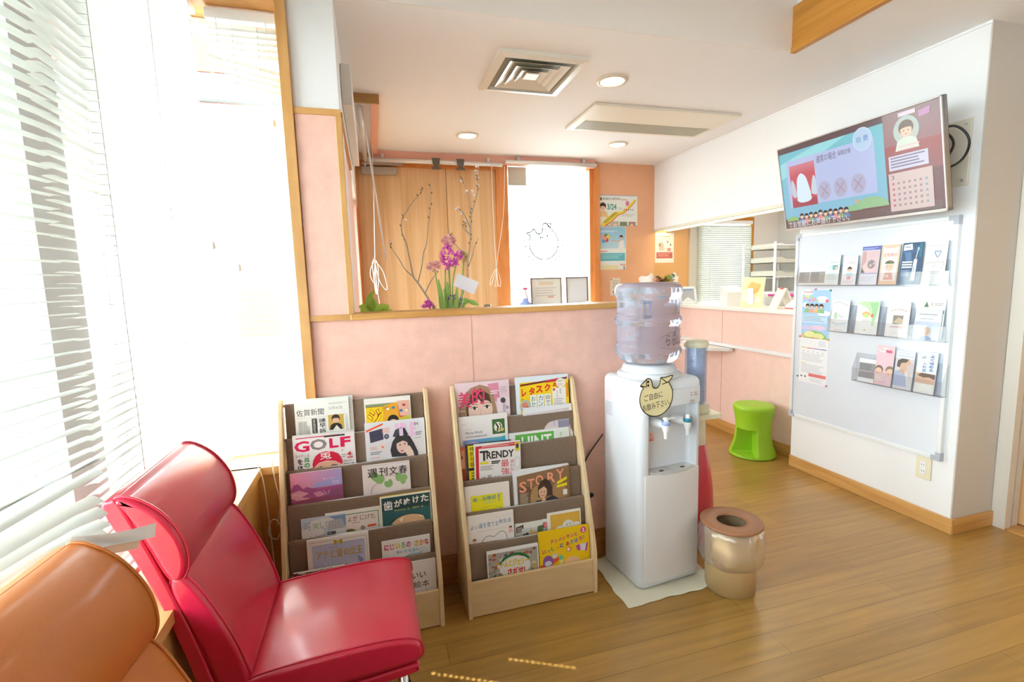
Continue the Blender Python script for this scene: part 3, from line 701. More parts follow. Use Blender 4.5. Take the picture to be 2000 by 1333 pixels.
def make_chair(label, lm, x, y, rz=0.0):
    t = thing('waiting_chair', label, 'chair', (x, y, 0), (0, 0, rz), group='waiting chairs along the left window')
    kw = dict(local=True)
    # profile coordinates: x forward from the seat's rear, z up
    seat = smoothloop([(-0.005, 0.425), (0.08, 0.437), (0.20, 0.444), (0.31, 0.444), (0.372, 0.432), (0.388, 0.405), (0.372, 0.378), (0.26, 0.366), (0.10, 0.362), (0.00, 0.375), (-0.022, 0.400)], 6)
    back = smoothloop([(-0.110, 0.700), (-0.088, 0.672), (-0.058, 0.610), (-0.030, 0.540), (-0.010, 0.470), (-0.002, 0.425), (-0.025, 0.395), (-0.062, 0.420), (-0.085, 0.500), (-0.112, 0.590), (-0.135, 0.665), (-0.132, 0.698)], 6)
    head = smoothloop([(-0.207, 0.893), (-0.178, 0.884), (-0.138, 0.850), (-0.106, 0.795), (-0.096, 0.738), (-0.106, 0.700), (-0.124, 0.692), (-0.140, 0.712), (-0.165, 0.780), (-0.195, 0.850), (-0.214, 0.884)], 6)
    shell = smoothloop([(-0.222, 0.890), (-0.206, 0.880), (-0.172, 0.790), (-0.140, 0.690), (-0.112, 0.595), (-0.090, 0.510), (-0.070, 0.430), (-0.040, 0.378), (0.02, 0.358), (0.20, 0.354), (0.36, 0.366), (0.376, 0.356), (0.360, 0.342), (0.20, 0.330), (0.0, 0.334), (-0.068, 0.355), (-0.100, 0.420), (-0.124, 0.520), (-0.150, 0.620), (-0.178, 0.710), (-0.212, 0.800), (-0.238, 0.875)], 4)
    for nm, pr, w in (('seat', seat, HW), ('backrest', back, HW-0.004), ('headrest', head, HW)):
        bm = BM(); cushion(bm, pr, -w, w, 0.012); o = obj(nm, bm, lm, t, **kw)
        
        for s_ in (-1, 1):
            bm = BM(); piping(bm, pr, s_*(w-0.010)); obj('piping', bm, lm, o, **kw)
    bm = BM(); cushion(bm, shell, -HW+0.004, HW-0.004, 0.006); obj('shell', bm, lm, t, **kw)
    bm = BM()
    for s in (-1, 1): tube(bm, [(0.02, s*(HW-0.03), 0.338), (0.335, s*(HW-0.03), 0.338)], 0.010, 10)
    tube(bm, [(0.10, -HW+0.03, 0.338), (0.10, HW-0.03, 0.338)], 0.010, 10); tube(bm, [(0.30, -HW+0.03, 0.338), (0.30, HW-0.03, 0.338)], 0.010, 10)
    obj('underframe', bm, CHROME, t, **kw)
    for s in (-1, 1):
        for px, qx in ((0.335, 0.350), (0.02, -0.005)):
            bm = BM(); tube(bm, [(px, s*(HW-0.03), 0.345), ((px+qx)/2, s*(HW-0.028), 0.17), (qx, s*(HW-0.026), 0.012)], 0.0125, 14)
            o = obj('leg', bm, CHROME, t, **kw)
            bm = BM(); lathe(bm, [(0.0, 0), (0.015, 0), (0.015, 0.014), (0.0125, 0.016)], (qx, s*(HW-0.026), 0), 14); obj('foot_cap', bm, BLACK, o, **kw)
    return t
RED = leather('red_leather', '#cb1a40')
ORG = leather('orange_leather', '#c8722a', 0.25, 0.45)
make_chair('red leather waiting chair with chrome legs, in front of the magazine rack', RED, -0.322, 1.325)
make_chair('orange leather waiting chair, only its headrest and upper back in view', ORG, -0.322, 0.748, R(-4.5))

# ---------------------------------------------------------------- magazine racks
BEECH = wood('rack_beech', '#d9b98d', '#e4c9a0', 0.45, (6, 6, 0.7), 4)
BEECHX = wood('rack_beech_board', '#d4b384', '#dfc297', 0.45, (0.7, 6, 6), 4)
FAB = mat('brown_rack_fabric', '#86705f', 0.9, bump=0.5, bscale=420, mottle=0.16, mscale=60, stretch=(1, 1, 6))
RODS = [(1.982, .872), (1.942, .748), (1.910, .633), (1.868, .515), (1.832, .395), (1.797, .277), (1.757, .148)]
def make_rack(label, x0, x1):
    t = thing('magazine_rack', label, 'magazine rack', ((x0+x1)/2, 1.86, 0), group='magazine racks against the pink partition')
    side = [(1.735, 0.0), (1.735, 0.17), (1.745, 0.22), (1.948, 0.855), (1.958, 0.876), (1.972, 0.888), (1.985, 0.890), (1.9865, 0.88), (1.9865, 0.0)]
    for a in (x0, x1-0.017):
        bm = BM(); prism(bm, side, a, a+0.017, 'X', bev=0.003); s = obj('side_panel', bm, BEECH, t)
        bm = BM()
        for (yy, zz) in ((1.80, 0.10), (1.90, 0.47)):
            tube(bm, [((a-0.0012 if a == x0 else a+0.017), yy, zz), ((a-0.0022 if a == x0 else a+0.0182), yy, zz)], 0.006, 10)
        obj('screw_cap', bm, WPL, s)
    bm = BM(); box(bm, x0+0.017, x1-0.017, 1.740, 1.754, 0.004, 0.148, bev=0.002); obj('front_board', bm, BEECHX, t)
    bm = BM(); box(bm, x0+0.017, x1-0.017, 1.757, 1.980, 0.03, 0.045); obj('base_board', bm, BEECHX, t)
    for k in range(6):
        Y0, Z0 = RODS[k]; lo = RODS[k+1][1]-(0.085 if k < 5 else 0.095)
        bm = BM(); tube(bm, [(x0+0.015, Y0, Z0-0.008), (x1-0.015, Y0, Z0-0.008)], 0.0055, 10); obj('rod', bm, ALU, t)
        bm = BM()
        def fn(u, v, Y0=Y0, Z0=Z0, lo=lo):
            # over the rod, then down in front of and behind it
            x = x0+0.021+(x1-x0-0.042)*u; sag = 0.0025*math.sin(math.pi*u)
            if v < 0.25:
                a = v/0.25*math.pi; return (x, Y0+0.0075*math.cos(a), Z0-0.008+0.0075*math.sin(a)-sag)
            w = (v-0.25)/0.75; return (x, Y0-0.0075-0.085*w*(Z0-lo)+0.002*math.sin(9*u)*w, Z0-0.008-(Z0-0.008-lo)*w-sag)
        grid(bm, 14, 16, fn); obj('fabric_pocket', bm, FAB, t)
    return t
make_rack('beech magazine rack behind the red chair, with the newspaper in its top pocket', -0.372, 0.190)
make_rack('beech magazine rack between the other rack and the water dispenser', 0.284, 0.836)

# ---------------------------------------------------------------- water dispenser
Md = Matrix.Translation((1.142, 1.835, 0.012)) @ Matrix.Rotation(R(5.5), 4, 'Z')     # local: x right, y back, z up; front at y=-0.155
def DW(bm): bmesh.ops.transform(bm, matrix=Md, verts=bm.verts); return bm
t = thing('water_dispenser', 'tall white water dispenser with a bird shaped notice on its front', 'water dispenser', (1.142, 1.835, 0.012), (0, 0, R(5.5)))
DISP = mat('dispenser_white', '#dadbe0', 0.3, coat=0.3)
DISPF = mat('dispenser_front', '#e4e0e0', 0.38)
def rrect(x0, x1, y0, y1, r, n=6):
    out = []
    for cx, cy, a in ((x1-r, y1-r, 0), (x0+r, y1-r, 90), (x0+r, y0+r, 180), (x1-r, y0+r, 270)):
        for k in range(n+1): out.append((cx+r*math.cos(R(a+90*k/n)), cy+r*math.sin(R(a+90*k/n))))
    return out
bm = BM()
W2, FR, BK = 0.158, -0.150, 0.140
base = rrect(-W2, W2, FR, BK, 0.035)
secs = [(0, 0.004), (0.01, 0)]+[(0.885-0.03+0.03*math.sin(R(a)), 0.03*(1-math.cos(R(a)))) for a in (0, 20, 40, 60, 75, 90)]
rings = [[bm.verts.new((x, y, z)) for x, y in (offset_loop(base, i) if i > 0 else base)] for z, i in secs]
n = len(base)
for a, b in zip(rings[:-1], rings[1:]):
    for k in range(n): f = bm.faces.new((a[k], a[(k+1) % n], b[(k+1) % n], b[k])); f.smooth = True
bm.faces.new(rings[0][::-1]); bm.faces.new(rings[-1])
body = obj('cabinet', DW(bm), DISP, t)
# cut the tap recess out of the cabinet
cb = BM(); box(cb, -0.118, 0.125, -0.30, -0.098, 0.495, 0.778, bev=0.012)
cut = obj('recess_cutter', DW(cb), DISPF, None)
def boolean(o, c):
    md = o.modifiers.new('recess', 'BOOLEAN'); md.operation = 'DIFFERENCE'; md.object = c; md.solver = 'EXACT'
    bpy.context.view_layer.update(); dg = bpy.context.evaluated_depsgraph_get()
    me = bpy.data.meshes.new_from_object(o.evaluated_get(dg)); o.modifiers.remove(md); old = o.data; o.data = me; me.name = o.name
    bpy.data.meshes.remove(old); bpy.data.objects.remove(c)
boolean(body, cut)
def bowed(x0, x1, z0, z1, y, bow, nx=16):
    """a front panel bowed towards the room"""
    bm = BM(); A = []
    for i in range(nx+1):
        u = i/nx; x = x0+(x1-x0)*u; yy = y-bow*(1-(2*u-1)**2); A.append((x, yy))
    pts = A+[(x1, y+0.02), (x0, y+0.02)]
    prism(bm, pts, z0, z1, 'Z'); return bm
bm = bowed(-0.135, 0.140, 0.03, 0.495, FR-0.001, 0.016); obj('lower_panel', DW(bm), DISPF, t, smooth=True)
bm = bowed(-0.135, 0.140, 0.778, 0.845, FR-0.001, 0.010); obj('upper_panel', DW(bm), DISP, t, smooth=True)
bm = bowed(-0.116, 0.123, 0.492, 0.500, FR-0.001, 0.018)
box(bm, -0.10, -0.002, FR-0.004, -0.105, 0.500, 0.503); box(bm, 0.008, 0.107, FR-0.004, -0.105, 0.500, 0.503)
tr = obj('drip_tray', DW(bm), mat('tray_grey', '#c9c6c4', 0.4), t)
bm = BM()
for cx in (-0.050, 0.058):
    box(bm, cx-0.009, cx+0.009, -0.150, -0.138, 0.5025, 0.5045)
obj('drain_hole', DW(bm), BLACK, tr)
for cx, colr, nm, lv in ((-0.052, '#9aa6d8', 'tap_collar', 1), (0.058, '#2b7f96', 'tap_collar', 0)):
    bm = BM()
    tube(bm, [(cx-0.012, -0.098, 0.705), (cx-0.006, -0.130, 0.705), (cx, -0.165, 0.705)], [0.021, 0.020, 0.014], 16)
    lathe(bm, [(0.0, -0.055), (0.007, -0.055), (0.009, -0.03), (0.015, -0.018), (0.016, 0.016), (0.0, 0.017)], (cx, -0.172, 0.705), 16)
    if lv: box(bm, cx-0.012, cx+0.045, -0.180, -0.162, 0.729, 0.736, bev=0.003)
    lathe(bm, [(0.009, 0.018), (0.009, 0.034), (0.0, 0.035)], (cx, -0.172, 0.705), 12)
    o = obj('tap', DW(bm), mat('tap_white', '#eceef0', 0.3), t, smooth=True)
    bm = BM(); lathe(bm, [(0.0165, 0.002), (0.0185, 0.006), (0.0185, 0.016), (0.0165, 0.018)], (cx, -0.172, 0.705), 18); obj(nm, DW(bm), mat('tap_collar_'+('warm' if lv else 'cold'), colr, 0.35), o)
bm = BM(); a = Art(bm, (-0.088, -0.0985, 0.658), (1, 0, 0), (0, 0, -1), 0.036)
a.r(0, 0, 1, 1.15, '#eebfba').p([(0.5, 0.1), (0.12, 0.78), (0.88, 0.78)], '#d86a62').p([(0.5, 0.25), (0.24, 0.7), (0.76, 0.7)], '#f4dcd8').r(0.47, 0.35, 0.53, 0.66, '#c8423c').r(0.1, 0.86, 0.9, 1.05, '#d8807a')
obj('hot_water_warning', DW(bm), INK, t)
bm = BM(); a = Art(bm, (-W2-0.0004, 0.11, 0.82), (0, -1, 0), (0, 0, -1), 0.065)
a.r(0, 0, 0.75, 0.7, '#e8cfd4'); a.r(0, 0.85, 0.95, 1.9, '#d2d2d8').lines(0.05, 0.9, 0.9, 1.85, 10, '#a9aab4')
obj('side_sticker', DW(bm), INK, t)
bm = BM(); a = Art(bm, (0.075, FR-0.0115, 0.832), (1, 0, 0), (0, 0, -1), 0.05)
a.r(0.1, 0.15, 0.3, 0.22, '#c08a94').r(0.5, 0.15, 0.75, 0.22, '#c08a94').r(0.1, 0.34, 0.3, 0.4, '#6f6f7c').r(0.5, 0.34, 0.8, 0.4, '#6f6f7c').t('冷水', 0.05, 0.74, 0.55, 0.98, '#5b5b66')
obj('indicator_print', DW(bm), INK, t)
bm = BM(); rg = lathe(bm, [(0.135, 0.0), (0.135, 0.012), (0.125, 0.020), (0.118, 0.022)], (-0.008, 0.0, 0.884), 40); 
rg = lathe(bm, [(0.118, 0.020), (0.108, 0.046), (0.100, 0.052), (0.02, 0.050)], (-0.008, 0.0, 0.884), 40); capring(bm, rg[-1]); obj('bottle_collar', DW(bm), DISP, t)
# bottle
bt = thing('water_bottle', 'clear bluish water bottle standing upside down on the dispenser', 'water bottle', (1.13, 1.835, 0.935))
def glass_like(name, col, ior, rough):
    m = bpy.data.materials.new(name); m.use_nodes = True; MATS[name] = m; b = m.node_tree.nodes['Principled BSDF']
    b.inputs['Base Color'].default_value = (*lin(col), 1); b.inputs['Transmission Weight'].default_value = 1.0; b.inputs['IOR'].default_value = ior; b.inputs['Roughness'].default_value = rough
    return m
BOT = glass_like('bottle_plastic', '#dbe2f8', 1.20, 0.08)
_nt = BOT.node_tree; _d = _nt.nodes.new('ShaderNodeBsdfDiffuse'); _d.inputs[0].default_value = (*lin('#ccd3ec'), 1); _t = _nt.nodes.new('ShaderNodeBsdfTransparent'); _t.inputs[0].default_value = (*lin('#e6ebf8'), 1)
_m1 = _nt.nodes.new('ShaderNodeMixShader'); _m1.inputs[0].default_value = 0.5; _m2 = _nt.nodes.new('ShaderNodeMixShader'); _m2.inputs[0].default_value = 0.42
_nt.links.new(_d.outputs[0], _m1.inputs[1]); _nt.links.new(_t.outputs[0], _m1.inputs[2]); _nt.links.new(_nt.nodes['Principled BSDF'].outputs[0], _m2.inputs[1]); _nt.links.new(_m1.outputs[0], _m2.inputs[2]); _nt.links.new(_m2.outputs[0], _nt.nodes['Material Output'].inputs[0])
pr = [(0.03, 0.0), (0.055, 0.004), (0.09, 0.006), (0.112, 0.012), (0.130, 0.030), (0.139, 0.050), (0.140, 0.062), (0.135, 0.072), (0.132, 0.080), (0.131, 0.165), (0.135, 0.172), (0.140, 0.180), (0.140, 0.194), (0.135, 0.202), (0.131, 0.208), (0.1305, 0.280), (0.136, 0.288), (0.140, 0.298), (0.140, 0.318), (0.134, 0.334), (0.118, 0.343), (0.09, 0.345), (0.04, 0.343)]
def ribs(a, z): return 1+(0.008*max(0, math.cos(18*a))**3 if (0.08 < z < 0.165 or 0.208 < z < 0.28) else 0)
fine = []
for (r0, z0), (r1, z1) in zip(pr[:-1], pr[1:]):
    k = max(1, int(abs(z1-z0)/0.012))
    for j in range(k): fine.append((r0+(r1-r0)*j/k, z0+(z1-z0)*j/k))
fine.append(pr[-1])
bm = BM(); rg = lathe(bm, fine, (1.13, 1.835, 0.949), 96, wob=ribs); capring(bm, rg[-1]); capring(bm, rg[0], flip=True); bmesh.ops.recalc_face_normals(bm, faces=bm.faces); obj('bottle_shell', bm, BOT, bt)
# handle grip moulded into the bottle
bm = BM(); 
for dx in (0.0, 0.028): box(bm, 1.045+dx, 1.049+dx, 1.722, 1.732, 1.155, 1.215, bev=0.0015)
box(bm, 1.043, 1.079, 1.720, 1.730, 1.210, 1.220, bev=0.002); box(bm, 1.043, 1.079, 1.720, 1.730, 1.150, 1.160, bev=0.002); obj('grip', bm, clear('grip_plastic', '#e8eefc', 0.3, 0.1, 0.15), bt)
# lettering on the bottle, bent round it
bm = BM(); a = Art(bm, (0, 0, 0), (1, 0, 0), (0, 0, -1), 0.15)
a.l([(0.0, 0.16), (0.3, 0.02), (1.0, -0.02)], 0.012, '#54607c').l([(0.0, 0.42), (0.5, 0.50), (1.0, 0.50)], 0.012, '#54607c').t('ららいと', 0.16, 0.08, 0.95, 0.38, '#3d4a66').e(0.47, 0.05, 0.03, 0.03, '#246a84', 10)
for v in bm.verts:
    x, z = v.co.x, v.co.z; an = R(-100)+x/0.1365; v.co = (1.13+0.1368*math.cos(an), 1.835+0.1368*math.sin(an), 1.093+z)
obj('bottle_print', bm, INK, bt)
# bird-shaped notice
sg = thing('bird_notice', 'cream bird shaped card with handwriting, stuck on the dispenser front', 'sign', (1.07, 1.66, 0.79))
out = [(20, 857), (58, 826), (72, 815), (92, 814), (108, 824), (116, 842), (119, 862), (125, 880), (140, 889), (158, 889), (172, 880), (182, 862), (188, 840), (193, 820), (232, 822), (292, 815), (283, 838), (262, 858), (272, 880), (288, 912), (294, 945), (288, 990), (268, 1032), (235, 1066), (190, 1088), (140, 1092), (90, 1078), (48, 1048), (20, 1005), (12, 960), (18, 920), (34, 886), (44, 880), (38, 868)]
sc = 0.000570
def bp(p): return ((p[0]-153)*sc, -(p[1]-953)*sc)
Ms = Matrix.Translation((1.066, 1.6665, 0.838)) @ Matrix.Rotation(R(5.5), 4, 'Z') @ Matrix.Rotation(R(-1.5), 4, 'Y')
bm = BM(); so = smoothloop([bp(p) for p in out], 3); prism(bm, so, -0.0015, 0.0015, 'Y'); bmesh.ops.transform(bm, matrix=Ms, verts=bm.verts)
obj('card', bm, mat('cream_card', '#ecdfae', 0.7), sg)
bm = BM(); a = Art(bm, (-153*sc, -0.0017, 953*sc), (1, 0, 0), (0, 0, -1), sc*1000)
q = lambda p: (p[0]/1000, p[1]/1000)
a.l([q(p) for p in smoothloop([tuple(p) for p in out], 3)], 0.0075, '#2c2117', closed=True)
a.l([q((193, 820)), q((240, 858)), q((262, 858))], 0.007, '#2c2117').l([q((20, 857)), q((68, 870)), q((72, 815))], 0.006, '#2c2117').l([q((205, 868)), q((262, 858))], 0.007, '#2c2117')
a.e(0.084, 0.836, 0.010, 0.010, '#2c2117', 10).e(0.084, 0.862, 0.009, 0.009, '#2c2117', 10)
a.t('ご自由に', 0.050, 0.920, 0.205, 0.968, '#4a4238', rot=-5).t('お飲み下さい。', 0.035, 0.985, 0.270, 1.035, '#4a4238', rot=-5)
bmesh.ops.transform(bm, matrix=Ms, verts=bm.verts); obj('handwriting', bm, INK, sg)
# cup dispenser on the right flank
t = thing('paper_cup_dispenser', 'blue clear tube paper cup dispenser fixed beside the water dispenser', 'cup dispenser', (1.395, 1.87, 0.62))
cx, cyy = 1.397, 1.865
bm = BM(); lathe(bm, [(0.046, 0.735), (0.0475, 0.74), (0.0475, 1.0), (0.046, 1.005)], (cx, cyy, 0), 36); obj('tube', bm, clear('cup_tube', '#dde8fb', 0.05, 0.05, 0.03, milk=0.06), t)
bm = BM()
for k in range(16): lathe(bm, [(0.036, 0.70+k*0.016), (0.039, 0.752+k*0.016), (0.0405, 0.754+k*0.016), (0.039, 0.7555+k*0.016)], (cx, cyy, 0), 24)
obj('cup_stack', bm, mat('paper_cups', '#dfe3ec', 0.7), t)
bm = BM(); rg = lathe(bm, [(0.052, 0.996), (0.054, 1.0), (0.054, 1.018), (0.048, 1.026), (0.0, 1.028)], (cx, cyy, 0), 36); obj('lid', bm, CREAM, t, smooth=True)
bm = BM(); prism(bm, rrect(1.325, 1.50, 1.80, 1.93, 0.02), 0.668, 0.690, 'Z', bev=0.004); box(bm, 1.30, 1.445, 1.825, 1.915, 0.690, 0.735, bev=0.004); obj('holder', bm, CREAM, t)
bm = BM(); prism(bm, rrect(1.31, 1.425, 1.815, 1.925, 0.015), 0.545, 0.668, 'Z', bev=0.004); obj('used_cup_box', bm, CREAM, t)
bm = BM(); box(bm, 1.42, 1.47, 1.85, 1.89, 0.690, 0.6925); obj('tray_liner', bm, mat('lime_liner', '#b9d84a', 0.6), t)
# towel under the dispenser
def tw(u, v):
    x = 0.905+0.45*u; y = 1.60+0.36*v+0.02*u
    e = min(u, 1-u, v, 1-v); z = 0.0035+0.004*noise.noise((x*14, y*14, 0))*(1 if e < 0.12 else 0.2)
    if u > 0.86: z += 0.022*max(0, math.sin((v*7+1.0)))*((u-0.86)/0.14)*(1 if v < 0.5 else 0.3)
    if e < 0.02: z -= 0.001
    x += 0.014*noise.noise((v*5, 3, u)); y += 0.013*noise.noise((u*6, 9, v)); return (x, y, max(0.0015, z))
bm = BM(); grid(bm, 40, 32, tw); o = obj('floor_towel', bm, mat('cream_towel', '#e8e2cc', 0.95, bump=0.6, bscale=700)); md = o.modifiers.new('thickness', 'SOLIDIFY'); md.thickness = 0.003; md.offset = 1
tag(o, 'cream towel spread on the floor under the water dispenser', 'towel')
# power cord of the dispenser, plugged into the partition
t = thing('dispenser_power_cord', 'black power cord hanging on the partition left of the water dispenser', 'cord', (0.90, 1.97, 0.3))
bm = BM(); tube(bm, smoothloop([(0.985, 1.978, 0.60), (0.94, 1.984, 0.54), (0.905, 1.986, 0.49), (0.885, 1.985, 0.44), (0.87, 1.978, 0.36), (0.872, 1.965, 0.31)], 5, False), 0.0035, 8); obj('cord', bm, BLACK, t)
bm = BM(); tube(bm, [(0.872, 1.965, 0.31), (0.90, 1.962, 0.315), (0.925, 1.965, 0.32)], [0.005, 0.011, 0.010], 10); obj('plug', bm, BLACK, t)

# ---------------------------------------------------------------- red seat behind the dispenser, bin, stool
t = thing('red_low_seat', 'red leather flared low seat on chrome feet, half hidden behind the water dispenser', 'seat', (1.445, 1.94, 0))
bm = BM(); prf = [(0.0, 0.025), (0.10, 0.022), (0.118, 0.035), (0.124, 0.10), (0.123, 0.20), (0.115, 0.30), (0.098, 0.40), (0.074, 0.50), (0.050, 0.575), (0.03, 0.60), (0.0, 0.605)]
lathe(bm, smoothloop(prf, 5, False), (1.445, 1.94, 0), 40); 
for v in bm.verts: v.co.x = 1.445+(v.co.x-1.445)*0.93; v.co.y = 1.94+(v.co.y-1.94)*0.55
obj('upholstery', bm, RED, t)
for dx, dy in ((-0.06, -0.035), (0.055, -0.035), (-0.06, 0.035), (0.055, 0.035)):
    bm = BM(); lathe(bm, [(0, 0), (0.012, 0), (0.012, 0.03), (0.0, 0.03)], (1.445+dx, 1.94+dy, 0), 12); obj('foot', bm, CHROME, t)

t = thing('waste_bin', 'gold metal waste bin with brown ring lid and plastic bag', 'bin', (1.388, 1.602, 0))
BX, BY = 1.388, 1.602
bm = BM(); lathe(bm, [(0.0000, 0.002), (0.0955, 0.0), (0.0993, 0.003), (0.1050, 0.285), (0.1022, 0.285), (0.0965, 0.01), (0.0000, 0.012)], (BX, BY, 0), 48); obj('drum', bm, mat('champagne_metal', '#d0b283', 0.4, 0.35), t)
bm = BM(); lathe(bm, [(0.0573, 0.286), (0.0597, 0.283), (0.1203, 0.283), (0.1227, 0.286), (0.1227, 0.292), (0.1203, 0.295), (0.0597, 0.295), (0.0573, 0.292), (0.0573, 0.286)], (BX, BY, 0), 56); obj('ring_lid', bm, mat('brown_lid', '#a4714f', 0.45), t, smooth=True)
BAG = clear('bag_film', '#fbf8f7', 0.14, 0.12, 0.05, milk=0.13)
def fold(a, z): return 1+0.07*noise.noise((math.cos(a)*2.4, math.sin(a)*2.4, z*16))+0.05*noise.noise((math.cos(a)*9, math.sin(a)*9, z*7))
bm = BM(); lathe(bm, [(0.1070, 0.284), (0.1165, 0.276), (0.1251, 0.255), (0.1280, 0.225), (0.1308, 0.19), (0.1308, 0.165), (0.1241, 0.14), (0.1165, 0.125), (0.1079, 0.122), (0.1041, 0.13)], (BX, BY, 0), 90, wob=fold); lathe(bm, [(0.1031, 0.284), (0.0955, 0.27), (0.0917, 0.2), (0.0859, 0.06), (0.0286, 0.02), (0.0000, 0.02)], (BX, BY, 0), 40); obj('plastic_bag', bm, BAG, t)

GREEN = mat('lime_plastic', '#9ccf2a', 0.42, bump=0.05, bscale=300)
t = thing('stool', 'lime green plastic stool with an open cubby, by the pink counter', 'stool', (2.625, 2.835, 0))
o_ = [(0.150, 0.0), (0.158, 0.006), (0.156, 0.020), (0.146, 0.05), (0.130, 0.10), (0.121, 0.16), (0.118, 0.21), (0.121, 0.26), (0.130, 0.31), (0.138, 0.345), (0.1385, 0.362), (0.130, 0.375), (0.10, 0.380), (0.0, 0.381)]
o2 = smoothloop(o_, 4, False)
bm = BM(); lathe(bm, [(0.0, 0.0)]+o2, (0, 0, 0), 72)
body = obj('stool_body', bm, GREEN, t, local=True, smooth=True)
cf = BM(); prism(cf, [(-0.015, -0.01)]+[(0.3*math.cos(R(a)), 0.3*math.sin(R(a))) for a in (158, 180, 200, 222, 243)], 0.022, 0.206, 'Z', bev=0.012)
c3 = obj('sector', cf, GREEN, None, local=True); c3.location = t.location
boolean(body, c3)
# ---------------------------------------------------------------- magazines, books, newspapers in the racks
LEAN = math.atan(0.09)
def reading(name, label, cat, row, xl, xr, ztop, h, thick, art, cover='#f2f1ef', edge=None, off=0.0, roll=0.0, group=None, hard=False, spine=None):
    """one magazine or book standing in pocket `row`; art(a) draws in widths of the cover"""
    w = xr-xl; Yr, Zr = RODS[row]; cosl = math.cos(LEAN)
    zb = ztop-h*cosl; yb = Yr+0.008+off+0.09*(zb-Zr)
    t = thing(name, label, cat, ((xl+xr)/2, yb, zb), (-LEAN, roll, 0), group or 'reading matter in the magazine racks')
    bm = BM(); ins = 0.003 if hard else 0.0012
    if hard: box(bm, -w/2+0.002, w/2-ins, 0.0022, thick-0.0022, ins, h-ins)
    else: box(bm, -w/2+0.0006, w/2-ins, 0.0006, thick-0.0006, 0.0005, h-ins)
    obj('pages', bm, edge or PAGE, t, local=True)
    bm = BM(); lay = bm.loops.layers.float_color.new('ink'); ct = 0.002 if hard else 0.0005
    box(bm, -w/2, w/2, 0, ct, 0, h, bev=0.0006 if hard else 0); box(bm, -w/2, w/2, thick-ct, thick, 0, h, bev=0.0006 if hard else 0); box(bm, -w/2, -w/2+ct, ct*0.5, thick-ct*0.5, 0, h)
    c = lin(cover)
    for f in bm.faces:
        for l in f.loops: l[lay] = (*c, 1)
    a = Art(bm, (-w/2, 0, h), (1, 0, 0), (0, 0, -1), w); a.H = h/w
    art(a); obj('cover', bm, INK, t, local=True)
    return t
K = '#1d1a1a'
def a_news(a):
    a.r(0, 0, 1, a.H, '#e9ebe6').t('佐賀新聞', 0.03, 0.17, 0.53, 0.30, '#3a3a38', 0.008).r(0.03, 0.335, 0.97, 0.338, '#8d8f8a').t('3月6日', 0.62, 0.155, 0.87, 0.215, '#8b8d8a').lines(0.62, 0.08, 0.97, 0.12, 2, '#b9bab6')
    a.r(0.60, 0.32, 0.89, 0.62, '#c9a94e').person(0.74, 0.41, 0.065, hair='#332a25', top='#23242a').p([(0.68, 0.62), (0.82, 0.62), (0.75, 0.53)], '#e8e4dc')
    a.vt('諫早訴', 0.43, 0.36, 0.55, 0.66, K, 0.012); a.r(0.30, 0.36, 0.39, 0.66, '#2c2c2c').lines(0.32, 0.38, 0.372, 0.65, 9, '#d4d6d2')
    a.lines(0.20, 0.50, 0.27, 0.66, 9, '#a4a6a2')
    for k in range(5): a.r(0.06+k*0.03, 0.40, 0.072+k*0.03, 0.68, '#b3b4b0')
    a.lines(0.92, 0.36, 0.97, 0.66, 14, '#b9bab6')
def a_news2(a): a.r(0, 0, 1, a.H, '#e4e5df').lines(0.05, 0.04, 0.95, 0.5, 20, '#b5b6b2')
def a_jump(a):
    a.r(0, 0, 1, a.H, '#ece8e2').r(0.03, 0.16, 0.98, a.H, '#d4342a').r(0.03, 0.20, 0.42, 0.74, '#f0cf14').r(0.03, 0.13, 0.70, 0.19, '#84966a')
    a.p([(0.42, 0.18), (0.70, 0.12), (0.75, 0.5), (0.5, 0.62), (0.38, 0.5)], '#e9a92a').p([(0.70, 0.10), (0.98, 0.10), (0.98, 0.46), (0.76, 0.44)], '#e6b5a2').p([(0.72, 0.48), (0.98, 0.44), (0.98, 0.7), (0.75, 0.72)], '#cfc63a')
    a.t('ジ', 0.05, 0.22, 0.37, 0.66, '#b02a18', 0.05).t('ジ', 0.06, 0.23, 0.36, 0.65, '#f5dc1c', 0.012).t('少年', 0.37, 0.20, 0.52, 0.29, '#2f6a2c', 0.01)
    a.r(0.38, 0.55, 0.50, 0.62, '#4ea33a').e(0.60, 0.52, 0.12, 0.12, '#2a2420').e(0.60, 0.58, 0.09, 0.08, '#edc7a4').p([(0.46, 0.76), (0.50, 0.64), (0.70, 0.62), (0.76, 0.76)], '#3a3a44')
    for k in range(14):
        an = R(180+k*13.8); a.p([(0.26, 0.80), (0.26+0.19*math.cos(an-0.08), 0.80+0.19*math.sin(an-0.08)), (0.26+0.23*math.cos(an), 0.80+0.22*math.sin(an)), (0.26+0.19*math.cos(an+0.08), 0.80+0.19*math.sin(an+0.08))], '#e9dcc0')
    for k, (x, y) in enumerate(((0.85, 0.2), (0.9, 0.33), (0.78, 0.32), (0.84, 0.55), (0.93, 0.6), (0.5, 0.26), (0.62, 0.24), (0.8, 0.66))): a.e(x, y, 0.035, 0.03, ('#c23a34', '#f2e4d2', '#3f7fb0', '#f4e26a')[k % 4], 10)
